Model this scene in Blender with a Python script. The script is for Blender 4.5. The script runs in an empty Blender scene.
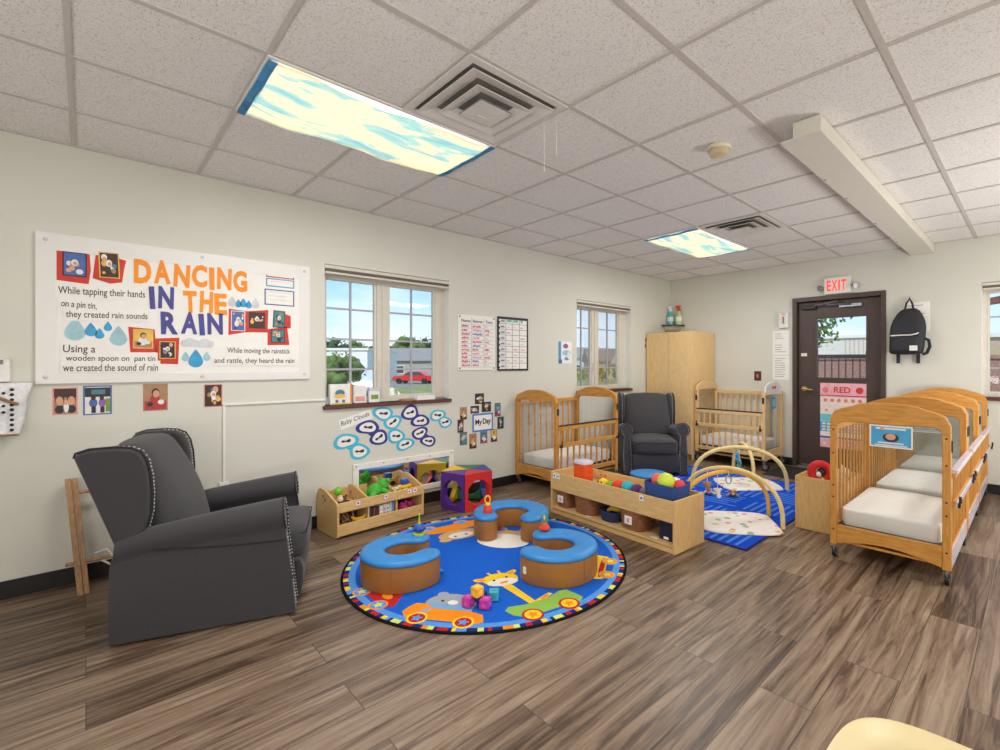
import bpy, bmesh, math, random
from mathutils import Matrix, Vector, Euler
S = bpy.context.scene
COL = S.collection
PI = math.pi
R = math.radians
random.seed(7)

# ------------------------------------------------------------------ camera
cd = bpy.data.cameras.new('camera')
cam = bpy.data.objects.new('camera', cd)
COL.objects.link(cam)
cam.location = (0, 0, 1.324)
cam.rotation_euler = (R(90), 0, R(45.884))
cd.sensor_fit = 'HORIZONTAL'
cd.sensor_width = 36
cd.lens = 36 * 0.4761
cd.shift_x = -0.0475
cd.shift_y = -0.0106
cd.clip_start = 0.05
cd.clip_end = 500
S.camera = cam

# ------------------------------------------------------------------ colour, exposure
S.view_settings.view_transform = 'Standard'
S.view_settings.look = 'None'
S.view_settings.exposure = 0.0
S.view_settings.gamma = 1.0
S.view_settings.use_curve_mapping = False
S.cycles.transparent_max_bounces = 32          # many clear crib panels stand one behind the other
S.cycles.max_bounces = 14
S.cycles.diffuse_bounces = 8

# ------------------------------------------------------------------ world: blue sky with thin cloud
W = bpy.data.worlds.new('sky')
S.world = W
W.use_nodes = True
nt = W.node_tree
nt.nodes.clear()
wo = nt.nodes.new('ShaderNodeOutputWorld')
bg = nt.nodes.new('ShaderNodeBackground')
tc = nt.nodes.new('ShaderNodeTexCoord')
sx = nt.nodes.new('ShaderNodeSeparateXYZ')
rp = nt.nodes.new('ShaderNodeValToRGB')
nz = nt.nodes.new('ShaderNodeTexNoise')
mp = nt.nodes.new('ShaderNodeMapping')
cr = nt.nodes.new('ShaderNodeValToRGB')
mx = nt.nodes.new('ShaderNodeMixRGB')
rp.color_ramp.elements[0].position = 0.0
rp.color_ramp.elements[0].color = (0.80, 0.90, 1.0, 1)
rp.color_ramp.elements[1].position = 0.55
rp.color_ramp.elements[1].color = (0.13, 0.36, 0.85, 1)
e = rp.color_ramp.elements.new(0.16)
e.color = (0.36, 0.66, 0.98, 1)
mp.inputs['Scale'].default_value = (1.0, 1.0, 3.5)
nz.inputs['Scale'].default_value = 3.2
nz.inputs['Detail'].default_value = 6
cr.color_ramp.elements[0].position = 0.50
cr.color_ramp.elements[0].color = (0, 0, 0, 1)
cr.color_ramp.elements[1].position = 0.72
cr.color_ramp.elements[1].color = (0.75, 0.75, 0.75, 1)
mx.inputs[2].default_value = (0.95, 0.97, 1.0, 1)
L = nt.links.new
L(tc.outputs['Generated'], sx.inputs[0]); L(sx.outputs['Z'], rp.inputs[0])
L(tc.outputs['Generated'], mp.inputs[0]); L(mp.outputs[0], nz.inputs['Vector']); L(nz.outputs['Fac'], cr.inputs[0])
L(cr.outputs[0], mx.inputs[0]); L(rp.outputs[0], mx.inputs[1]); L(mx.outputs[0], bg.inputs[0]); L(bg.outputs[0], wo.inputs[0])
bg.inputs[1].default_value = 1.3

# ------------------------------------------------------------------ sun, the room's ceiling lamps, added ceiling fill
def add_light(name, typ, loc, rot, energy, color=(1, 1, 1), size=None, size_y=None):
    d = bpy.data.lights.new(name, typ)
    d.energy = energy
    d.color = color
    if typ == 'AREA':
        d.shape = 'RECTANGLE'
        d.size = size
        d.size_y = size_y or size
    o = bpy.data.objects.new(name, d)
    COL.objects.link(o)
    o.location = loc
    o.rotation_euler = rot
    return o
sun = add_light('sun', 'SUN', (8, -8, 12), (R(48), 0, R(38)), 3.0, (1.0, 0.95, 0.86))
sun.data.angle = R(1.0)
LAMP = 44.0
CEILING_FILL = 80.0
WARM = (1.0, 0.975, 0.935)
# fixtures of the same grid that hang outside the frame, over the camera's side of the room
for (lx, ly) in ((1.08, 1.17), (1.08, 4.82), (1.08, -2.49)):
    add_light('ceiling_lamp', 'AREA', (lx, ly, 2.60), (0, 0, 0), LAMP, WARM, 0.58, 1.18)
# the two fixtures in view
for (lx, ly) in ((-2.585, 1.166), (-2.585, 4.82)):
    add_light('ceiling_lamp', 'AREA', (lx, ly, 2.585), (0, 0, 0), LAMP * 0.7, WARM, 0.52, 1.12)
# added unseen uplights behind and beside the camera, put in to brighten the ceiling
for (lx, ly, lz, tx, ty, e) in ((0.9, -1.2, 1.0, 0.42, 0.5, CEILING_FILL * 0.8), (1.7, 4.6, 0.7, 0.55, 0.0, CEILING_FILL * 0.9), (-1.2, -2.8, 0.8, 0.0, 0.45, CEILING_FILL * 0.35)):
    d_ = Vector((-tx, ty, 1.0))
    add_light('added_uplight', 'AREA', (lx, ly, lz), d_.to_track_quat('-Z', 'Y').to_euler(), e, (1.0, 0.985, 0.97), 1.0, 1.0)

# ------------------------------------------------------------------ materials
def lin(c):
    c = c / 255.0
    return c / 12.92 if c <= 0.04045 else ((c + 0.055) / 1.055) ** 2.4
def rgb(r, g, b):
    return (lin(r), lin(g), lin(b), 1.0)
MATS = {}
def mat(name, col, rough=0.6, metal=0.0, var=0.10, scale=18.0, bump=0.0, bscale=200.0, spec=0.5, sheen=0.0, stretch=(1, 1, 1)):
    """plain painted / moulded / woven material, gently mottled by noise in object space"""
    if name in MATS:
        return MATS[name]
    m = bpy.data.materials.new(name)
    m.use_nodes = True
    t = m.node_tree
    b = t.nodes['Principled BSDF']
    c = rgb(*col)
    b.inputs['Roughness'].default_value = rough
    b.inputs['Metallic'].default_value = metal
    b.inputs['Specular IOR Level'].default_value = spec
    if sheen:
        b.inputs['Sheen Weight'].default_value = sheen
    co = t.nodes.new('ShaderNodeTexCoord')
    mpn = t.nodes.new('ShaderNodeMapping')
    mpn.inputs['Scale'].default_value = stretch
    n = t.nodes.new('ShaderNodeTexNoise')
    n.inputs['Scale'].default_value = scale
    n.inputs['Detail'].default_value = 3
    r = t.nodes.new('ShaderNodeValToRGB')
    r.color_ramp.elements[0].position = 0.3
    r.color_ramp.elements[1].position = 0.7
    r.color_ramp.elements[0].color = tuple(x * (1 - var) for x in c[:3]) + (1,)
    r.color_ramp.elements[1].color = tuple(min(1, x * (1 + var)) for x in c[:3]) + (1,)
    t.links.new(co.outputs['Object'], mpn.inputs[0])
    t.links.new(mpn.outputs[0], n.inputs['Vector'])
    t.links.new(n.outputs['Fac'], r.inputs[0])
    t.links.new(r.outputs[0], b.inputs['Base Color'])
    if bump:
        n2 = t.nodes.new('ShaderNodeTexNoise')
        n2.inputs['Scale'].default_value = bscale
        bp = t.nodes.new('ShaderNodeBump')
        bp.inputs['Strength'].default_value = bump
        bp.inputs['Distance'].default_value = 0.004
        t.links.new(co.outputs['Object'], n2.inputs['Vector'])
        t.links.new(n2.outputs['Fac'], bp.inputs['Height'])
        t.links.new(bp.outputs[0], b.inputs['Normal'])
    MATS[name] = m
    return m
def wood(name, c0, c1, axis='z', rough=0.42, scale=9.0):
    """straight grained timber, grain along one object axis"""
    if name in MATS:
        return MATS[name]
    m = bpy.data.materials.new(name)
    m.use_nodes = True
    t = m.node_tree
    b = t.nodes['Principled BSDF']
    b.inputs['Roughness'].default_value = rough
    b.inputs['Specular IOR Level'].default_value = 0.35
    co = t.nodes.new('ShaderNodeTexCoord')
    mpn = t.nodes.new('ShaderNodeMapping')
    k = {'x': (0.12, 1, 1), 'y': (1, 0.12, 1), 'z': (1, 1, 0.12)}[axis]
    mpn.inputs['Scale'].default_value = k
    n = t.nodes.new('ShaderNodeTexNoise')
    n.inputs['Scale'].default_value = scale * 9
    n.inputs['Detail'].default_value = 5
    n.inputs['Distortion'].default_value = 0.6
    r = t.nodes.new('ShaderNodeValToRGB')
    r.color_ramp.elements[0].position = 0.32
    r.color_ramp.elements[1].position = 0.66
    r.color_ramp.elements[0].color = rgb(*c0)
    r.color_ramp.elements[1].color = rgb(*c1)
    t.links.new(co.outputs['Object'], mpn.inputs[0])
    t.links.new(mpn.outputs[0], n.inputs['Vector'])
    t.links.new(n.outputs['Fac'], r.inputs[0])
    t.links.new(r.outputs[0], b.inputs['Base Color'])
    MATS[name] = m
    return m
def clear(name, tint=(1, 1, 1), gloss=0.07, rough=0.03):
    m = bpy.data.materials.new(name)
    m.use_nodes = True
    t = m.node_tree
    t.nodes.clear()
    o = t.nodes.new('ShaderNodeOutputMaterial')
    tr = t.nodes.new('ShaderNodeBsdfTransparent')
    tr.inputs[0].default_value = (*tint, 1)
    g = t.nodes.new('ShaderNodeBsdfGlossy')
    g.inputs['Roughness'].default_value = rough
    mxs = t.nodes.new('ShaderNodeMixShader')
    fr = t.nodes.new('ShaderNodeLayerWeight')
    fr.inputs[0].default_value = 0.25
    ml = t.nodes.new('ShaderNodeMath')
    ml.operation = 'MULTIPLY_ADD'
    ml.inputs[1].default_value = 0.4
    ml.inputs[2].default_value = gloss * 0.4
    t.links.new(fr.outputs['Fresnel'], ml.inputs[0])
    t.links.new(ml.outputs[0], mxs.inputs[0])
    t.links.new(tr.outputs[0], mxs.inputs[1])
    t.links.new(g.outputs[0], mxs.inputs[2])
    t.links.new(mxs.outputs[0], o.inputs[0])
    MATS[name] = m
    return m
def emit(name, col, strength):
    m = bpy.data.materials.new(name)
    m.use_nodes = True
    b = m.node_tree.nodes['Principled BSDF']
    b.inputs['Base Color'].default_value = rgb(*col)
    b.inputs['Emission Color'].default_value = rgb(*col)
    b.inputs['Emission Strength'].default_value = strength
    MATS[name] = m
    return m

def floor_material():
    m = bpy.data.materials.new('rustic_plank_vinyl')
    m.use_nodes = True
    t = m.node_tree
    N = t.nodes.new
    Lk = t.links.new
    b = t.nodes['Principled BSDF']
    co = N('ShaderNodeTexCoord')
    sp = N('ShaderNodeSeparateXYZ')
    cb = N('ShaderNodeCombineXYZ')
    Lk(co.outputs['Object'], sp.inputs[0])
    Lk(sp.outputs['Y'], cb.inputs['X']); Lk(sp.outputs['X'], cb.inputs['Y'])
    br = N('ShaderNodeTexBrick')
    br.offset = 0.37
    br.inputs['Color1'].default_value = (0, 0, 0, 1)
    br.inputs['Color2'].default_value = (1, 1, 1, 1)
    br.inputs['Mortar'].default_value = (0.5, 0.5, 0.5, 1)
    br.inputs['Scale'].default_value = 1.0
    br.inputs['Mortar Size'].default_value = 0.0016
    br.inputs['Mortar Smooth'].default_value = 0.1
    br.inputs['Brick Width'].default_value = 1.22
    br.inputs['Row Height'].default_value = 0.2
    Lk(cb.outputs[0], br.inputs['Vector'])
    # grain, shifted plank by plank
    sc = N('ShaderNodeVectorMath'); sc.operation = 'MULTIPLY'; sc.inputs[1].default_value = (0.95, 15.0, 1.0)
    Lk(cb.outputs[0], sc.inputs[0])
    off = N('ShaderNodeVectorMath'); off.operation = 'MULTIPLY'; off.inputs[1].default_value = (37.0, 53.0, 11.0)
    Lk(br.outputs['Color'], off.inputs[0])
    ad = N('ShaderNodeVectorMath'); ad.operation = 'ADD'
    Lk(sc.outputs[0], ad.inputs[0]); Lk(off.outputs[0], ad.inputs[1])
    n1 = N('ShaderNodeTexNoise'); n1.inputs['Scale'].default_value = 1.5; n1.inputs['Detail'].default_value = 8; n1.inputs['Roughness'].default_value = 0.68; n1.inputs['Distortion'].default_value = 0.9
    Lk(ad.outputs[0], n1.inputs['Vector'])
    sc2 = N('ShaderNodeVectorMath'); sc2.operation = 'MULTIPLY'; sc2.inputs[1].default_value = (2.0, 9.0, 1.0)
    Lk(ad.outputs[0], sc2.inputs[0])
    n2 = N('ShaderNodeTexNoise'); n2.inputs['Scale'].default_value = 1.6; n2.inputs['Detail'].default_value = 4
    Lk(sc2.outputs[0], n2.inputs['Vector'])
    m1 = N('ShaderNodeMath'); m1.operation = 'MULTIPLY_ADD'; m1.inputs[1].default_value = 0.12; m1.inputs[2].default_value = -0.06
    Lk(n2.outputs['Fac'], m1.inputs[0])
    m2 = N('ShaderNodeMath'); m2.operation = 'MULTIPLY_ADD'; m2.inputs[1].default_value = 0.14; m2.inputs[2].default_value = -0.07
    Lk(br.outputs['Color'], m2.inputs[0])
    a1 = N('ShaderNodeMath'); Lk(n1.outputs['Fac'], a1.inputs[0]); Lk(m1.outputs[0], a1.inputs[1])
    a2 = N('ShaderNodeMath'); Lk(a1.outputs[0], a2.inputs[0]); Lk(m2.outputs[0], a2.inputs[1])
    r = N('ShaderNodeValToRGB')
    els = r.color_ramp.elements
    els[0].position = 0.27; els[0].color = rgb(47, 34, 26)
    els[1].position = 0.80; els[1].color = rgb(168, 151, 132)
    for p, c in ((0.39, (80, 62, 49)), (0.48, (112, 92, 75)), (0.60, (140, 120, 101))):
        el = els.new(p); el.color = rgb(*c)
    Lk(a2.outputs[0], r.inputs[0])
    mxm = N('ShaderNodeMixRGB'); mxm.inputs[2].default_value = rgb(40, 32, 27)
    fm = N('ShaderNodeMath'); fm.operation = 'MULTIPLY'; fm.inputs[1].default_value = 0.75
    Lk(br.outputs['Fac'], fm.inputs[0]); Lk(fm.outputs[0], mxm.inputs[0]); Lk(r.outputs[0], mxm.inputs[1])
    Lk(mxm.outputs[0], b.inputs['Base Color'])
    b.inputs['Roughness'].default_value = 0.38
    b.inputs['Specular IOR Level'].default_value = 0.45
    bp = N('ShaderNodeBump'); bp.inputs['Strength'].default_value = 0.15; bp.inputs['Distance'].default_value = 0.003
    Lk(a2.outputs[0], bp.inputs['Height']); Lk(bp.outputs[0], b.inputs['Normal'])
    return m
def ceiling_material():
    m = bpy.data.materials.new('fissured_ceiling_tile')
    m.use_nodes = True
    t = m.node_tree
    N = t.nodes.new
    b = t.nodes['Principled BSDF']
    co = N('ShaderNodeTexCoord')
    n = N('ShaderNodeTexNoise'); n.inputs['Scale'].default_value = 150; n.inputs['Detail'].default_value = 4; n.inputs['Roughness'].default_value = 0.75
    r = N('ShaderNodeValToRGB')
    r.color_ramp.elements[0].position = 0.36; r.color_ramp.elements[0].color = rgb(178, 174, 169)
    r.color_ramp.elements[1].position = 0.47; r.color_ramp.elements[1].color = rgb(236, 234, 231)
    t.links.new(co.outputs['Object'], n.inputs['Vector']); t.links.new(n.outputs['Fac'], r.inputs[0])
    t.links.new(r.outputs[0], b.inputs['Base Color'])
    b.inputs['Roughness'].default_value = 0.95
    b.inputs['Specular IOR Level'].default_value = 0.1
    return m

M_FLOOR = floor_material()
M_CEIL = ceiling_material()
M_TBAR = mat('ceiling_grid_shadow_grey', (196, 192, 186), 0.5, var=0.02)  # bars greyed to stand in for the shadow lines along the tiles
M_WALL = mat('wall_paint', (213, 213, 203), 0.75, var=0.02, scale=2.0, spec=0.25)
M_BASE = mat('black_rubber_base', (24, 21, 20), 0.45, var=0.1)
M_WHITE = mat('white_paint', (232, 231, 226), 0.5, var=0.03)
M_FRAME = mat('window_frame_vinyl', (214, 208, 196), 0.45, var=0.03)
M_MUNTIN = mat('window_muntin', (172, 172, 176), 0.45, var=0.03)
M_SILL = mat('mahogany_sill', (92, 42, 34), 0.4, var=0.15)
M_DOOR = mat('brown_door_paint', (76, 60, 54), 0.45, var=0.05, scale=4)
M_METAL = mat('brushed_metal', (170, 172, 176), 0.3, metal=0.9, var=0.05)
M_BRASS = mat('satin_brass', (205, 172, 105), 0.3, metal=0.85, var=0.05)
M_BLACK = mat('black_plastic', (26, 26, 28), 0.45, var=0.08)
M_GREY = mat('grey_plastic', (128, 128, 130), 0.45, var=0.05)
M_PAPER = mat('white_paper', (238, 237, 233), 0.7, var=0.02)
M_OFFWHITE = mat('cream_plastic', (226, 220, 196), 0.45, var=0.02)
M_INK = mat('black_ink', (30, 28, 30), 0.7, var=0.05)
M_BROWNINK = mat('brown_ink', (78, 58, 52), 0.7, var=0.05)
M_GLASS = clear('window_glass', (0.98, 0.99, 1.0), 0.05)
M_ACRYL = clear('clear_acrylic', (0.97, 0.98, 0.98), 0.10)
HONEY = {a: wood('honey_maple_' + a, (188, 130, 58), (212, 154, 76), a) for a in 'xyz'}
MAPLE = {a: wood('pale_maple_' + a, (216, 180, 124), (231, 198, 146), a) for a in 'xyz'}
PLY = {a: wood('birch_ply_' + a, (207, 168, 108), (223, 187, 128), a) for a in 'xyz'}

# ------------------------------------------------------------------ mesh builder
class MB:
    def __init__(s):
        s.v = []; s.f = []; s.m = []; s.cur = 0
    def mark(s): return len(s.v)
    def xf(s, start, mt):
        for i in range(start, len(s.v)):
            s.v[i] = tuple(mt @ Vector(s.v[i]))
        return s
    def face(s, idx): s.f.append(tuple(idx)); s.m.append(s.cur)
    def poly(s, pts):
        n = len(s.v); s.v += [tuple(p) for p in pts]; s.face(range(n, n + len(pts)))
    def box(s, x0, x1, y0, y1, z0, z1):
        n = len(s.v)
        s.v += [(x0, y0, z0), (x1, y0, z0), (x1, y1, z0), (x0, y1, z0), (x0, y0, z1), (x1, y0, z1), (x1, y1, z1), (x0, y1, z1)]
        for q in ((3, 2, 1, 0), (4, 5, 6, 7), (0, 1, 5, 4), (1, 2, 6, 5), (2, 3, 7, 6), (3, 0, 4, 7)):
            s.face([n + i for i in q])
        return s
    def prism(s, poly, h0, h1, plane='xy'):
        """extrude a 2-D outline; plane xy -> along z, xz -> along y, yz -> along x"""
        a = sum(poly[i][0] * poly[(i + 1) % len(poly)][1] - poly[(i + 1) % len(poly)][0] * poly[i][1] for i in range(len(poly)))
        if a < 0: poly = poly[::-1]
        k = len(poly); n = len(s.v)
        def P(u, v, h):
            return (u, v, h) if plane == 'xy' else ((u, h, v) if plane == 'xz' else (h, u, v))
        s.v += [P(u, v, h0) for u, v in poly] + [P(u, v, h1) for u, v in poly]
        flip = plane == 'xz'
        def add(ix): s.face(ix[::-1] if flip else ix)
        add([n + i for i in range(k)][::-1])
        add([n + k + i for i in range(k)])
        for i in range(k):
            j = (i + 1) % k
            add([n + i, n + j, n + k + j, n + k + i])
        return s
    def loft(s, rings, closed=True, caps=True, loop=False):
        n = len(s.v); k = len(rings[0]); R_ = len(rings)
        for r in rings: s.v += [tuple(p) for p in r]
        for a in range(R_ if loop else R_ - 1):
            b = (a + 1) % R_
            for i in range(k if closed else k - 1):
                j = (i + 1) % k
                s.face([n + a * k + i, n + a * k + j, n + b * k + j, n + b * k + i])
        if caps and not loop and closed:
            s.face([n + i for i in range(k)][::-1]); s.face([n + (R_ - 1) * k + i for i in range(k)])
        return s
    def tube(s, path, r, n=8, closed=False, caps=True, flat=1.0):
        pts = [Vector(p) for p in path]; K = len(pts); rings = []
        up = None
        for i, p in enumerate(pts):
            if closed: t = pts[(i + 1) % K] - pts[i - 1]
            else: t = pts[min(i + 1, K - 1)] - pts[max(i - 1, 0)]
            t.normalize()
            if up is None:
                up = Vector((0, 0, 1)) if abs(t.z) < 0.9 else Vector((1, 0, 0))
            x = t.cross(up)
            if x.length < 1e-6: x = t.cross(Vector((0, 1, 0)))
            x.normalize(); y = x.cross(t); y.normalize(); up = y
            rr = r[i] if isinstance(r, (list, tuple)) else r
            rings.append([p + x * (rr * math.cos(2 * PI * j / n)) + y * (rr * flat * math.sin(2 * PI * j / n)) for j in range(n)])
        return s.loft(rings, True, caps, closed)
    def cyl(s, p0, p1, r0, r1=None, n=16):
        return s.tube([p0, p1], [r0, r0 if r1 is None else r1], n)
    def lathe(s, prof, n=20, c=(0, 0, 0), sx=1.0, sy=1.0):
        rings = []
        for r, z in prof:
            r = max(r, 1e-4)
            rings.append([(c[0] + sx * r * math.cos(2 * PI * j / n), c[1] + sy * r * math.sin(2 * PI * j / n), c[2] + z) for j in range(n)])
        return s.loft(rings)
    def ball(s, c, r, nu=14, nv=8):
        if not isinstance(r, (list, tuple)): r = (r, r, r)
        n0 = s.mark()
        s.lathe([(math.sin(PI * i / nv), -math.cos(PI * i / nv)) for i in range(nv + 1)], nu)
        return s.xf(n0, Matrix.Translation(c) @ Matrix.Diagonal((*r, 1)))
    def disc(s, c, r, z0, z1, n=24, ry=None, rot=0):
        ry = ry or r
        ca, sa = math.cos(rot), math.sin(rot)
        pts = []
        for i in range(n):
            a = 2 * PI * i / n
            x, y = r * math.cos(a), ry * math.sin(a)
            pts.append((c[0] + ca * x - sa * y, c[1] + sa * x + ca * y))
        return s.prism(pts, z0, z1)
    def build(s, name, mats, parent=None, smooth=None, bevel=0, segs=2, sub=0, loc=None, rot=None, label=None):
        me = bpy.data.meshes.new(name)
        me.from_pydata(s.v, [], s.f)
        if not isinstance(mats, (list, tuple)): mats = [mats]
        for m in mats: me.materials.append(m)
        me.polygons.foreach_set('material_index', s.m)
        me.update()
        bm = bmesh.new(); bm.from_mesh(me)
        bmesh.ops.recalc_face_normals(bm, faces=bm.faces)
        bm.to_mesh(me); bm.free()
        if smooth is not None or bevel:
            me.polygons.foreach_set('use_smooth', [True] * len(me.polygons))
            if smooth is not None and not bevel and smooth < 180:
                me.set_sharp_from_angle(angle=R(smooth))
        o = bpy.data.objects.new(name, me)
        COL.objects.link(o)
        if parent: o.parent = parent
        if loc: o.location = loc
        if rot: o.rotation_euler = rot
        if bevel:
            b = o.modifiers.new('bevel', 'BEVEL'); b.width = bevel; b.segments = segs; b.limit_method = 'ANGLE'; b.angle_limit = R(40); b.harden_normals = True
        if sub:
            q = o.modifiers.new('sub', 'SUBSURF'); q.levels = sub; q.render_levels = sub
        if label: o['label'] = label
        return o

def tag(o, label, cat, group=None, kind=None):
    o['label'] = label; o['category'] = cat
    if group: o['group'] = group
    if kind: o['kind'] = kind
    return o
def thing(name, label, cat, loc=(0, 0, 0), rot=(0, 0, 0), group=None):
    o = bpy.data.objects.new(name, None)
    o.empty_display_size = 0.1
    COL.objects.link(o)
    o.location = loc
    o.rotation_euler = rot if isinstance(rot, tuple) else (0, 0, rot)
    return tag(o, label, cat, group)
def struct(o):
    o['kind'] = 'structure'
    return o
def dup(root, loc, rot=None, label=None, group=None):
    r = root.copy(); COL.objects.link(r); r.location = loc
    if rot is not None: r.rotation_euler = rot if isinstance(rot, tuple) else (0, 0, rot)
    if label: r['label'] = label
    if group: r['group'] = group
    for ch in list(root.children):
        c = ch.copy(); COL.objects.link(c); c.parent = r
        for g in list(ch.children):
            d = g.copy(); COL.objects.link(d); d.parent = c
    return r
WX, WY, CZ = -4.07, 6.66, 2.648           # wall_left at x = WX, wall_back at y = WY, ceiling height
LROT = (R(90), 0, R(90))                  # items on the left wall: local x = along the wall, y = up, z = out
BROT = (R(90), 0, 0)                      # items on the back wall
def on_left(y, z, d=0.0): return (WX + d, y, z)
def on_back(x, z, d=0.0): return (x, WY - d, z)

def text_mesh(s, x0, y0, w, h, z=0.002, depth=0.0015, bold=0.0, shear=0.0, rot=0.0, spacing=1.0):
    cu = bpy.data.curves.new('txt', 'FONT')
    cu.body = s
    cu.offset = bold
    cu.shear = shear
    cu.space_character = spacing
    cu.extrude = 0.01
    cu.resolution_u = 3
    o = bpy.data.objects.new('txt', cu)
    me = bpy.data.meshes.new_from_object(o)
    vs = [v.co.copy() for v in me.vertices]
    fs = [tuple(p.vertices) for p in me.polygons]
    bpy.data.objects.remove(o); bpy.data.curves.remove(cu); bpy.data.meshes.remove(me)
    ax = min(v.x for v in vs); bx = max(v.x for v in vs); ay = min(v.y for v in vs); by = max(v.y for v in vs)
    az = min(v.z for v in vs); bz = max(v.z for v in vs)
    ca, sa = math.cos(rot), math.sin(rot)
    out = []
    for v in vs:
        x = (v.x - ax) / (bx - ax) * w; y = (v.y - ay) / (by - ay) * h
        out.append((x0 + ca * x - sa * y, y0 + sa * x + ca * y, z + (v.z - az) / (bz - az) * depth))
    return out, fs
def add_text(mb, *a, **k):
    vs, fs = text_mesh(*a, **k)
    n = mb.mark(); mb.v += vs
    for f in fs: mb.face([n + i for i in f])
    return mb

# ==================================================================================== ROOM SHELL
def wall_with_holes(name, axis, pos, thick, u0, u1, z0, z1, holes, m):
    """axis 'x': wall plane at x=pos going -x by thick, u = y ; axis 'y': plane y=pos going +y, u = x"""
    mb = MB()
    us = sorted({u0, u1} | {h[0] for h in holes} | {h[1] for h in holes})
    for a, b in zip(us[:-1], us[1:]):
        mid = (a + b) / 2
        hs = sorted([h for h in holes if h[0] < mid < h[1]], key=lambda h: h[2])
        z = z0
        spans = []
        for h in hs:
            if h[2] > z: spans.append((z, h[2]))
            z = h[3]
        if z < z1: spans.append((z, z1))
        for (p, q) in spans:
            if axis == 'x': mb.box(pos - thick, pos, a, b, p, q)
            else: mb.box(a, b, pos, pos + thick, p, q)
    return struct(mb.build(name, m))
X1, Y0 = 3.2, -4.2
struct(MB().box(WX - 0.2, X1 + 0.2, Y0 - 0.2, WY + 0.2, -0.12, 0).build('floor', M_FLOOR))
cl = MB()
cl.box(WX - 0.2, X1 + 0.2, Y0 - 0.2, WY + 0.2, CZ + 0.002, CZ + 0.15)
cl.cur = 1
for i in range(1, 13):
    x = -4.109 + 0.6096 * i
    if x < X1: cl.box(x - 0.0134, x + 0.0134, Y0, WY, CZ - 0.006, CZ + 0.002)
for j in range(-7, 12):
    y = -0.0527 + 0.6096 * j
    if Y0 < y < WY: cl.box(WX, X1, y - 0.011, y + 0.011, CZ - 0.0045, CZ + 0.002)
cl.box(WX, WX + 0.02, Y0, WY, CZ - 0.006, CZ + 0.002)
cl.box(WX, X1, WY - 0.02, WY, CZ - 0.006, CZ + 0.002)
struct(cl.build('ceiling', [M_CEIL, M_TBAR]))
WIN1 = (1.40, 2.59, 0.985, 2.15)
WIN2 = (4.46, 5.61, 0.985, 2.15)
WIN3 = (-0.41, 0.75, 0.985, 2.17)
DOOR = (-2.245, -1.23, 0.0, 2.185)
wall_with_holes('wall_left', 'x', WX, 0.2, Y0, WY + 0.2, 0, CZ, [WIN1, WIN2], M_WALL)
wall_with_holes('wall_back', 'y', WY, 0.2, WX, X1, 0, CZ, [WIN3, DOOR], M_WALL)
struct(MB().box(X1, X1 + 0.2, Y0, WY + 0.2, 0, CZ).build('wall_right', M_WALL))
struct(MB().box(WX - 0.2, X1 + 0.2, Y0 - 0.2, Y0, 0, CZ).build('wall_front', M_WALL))
struct(MB().box(WX, WX + 0.012, Y0, WY, 0, 0.1).build('baseboard_left', M_BASE, bevel=0.003))
bb = MB(); bb.box(WX, DOOR[0], WY - 0.012, WY, 0, 0.1); bb.box(DOOR[1], X1, WY - 0.012, WY, 0, 0.1)
struct(bb.build('baseboard_back', M_BASE, bevel=0.003))

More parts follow.
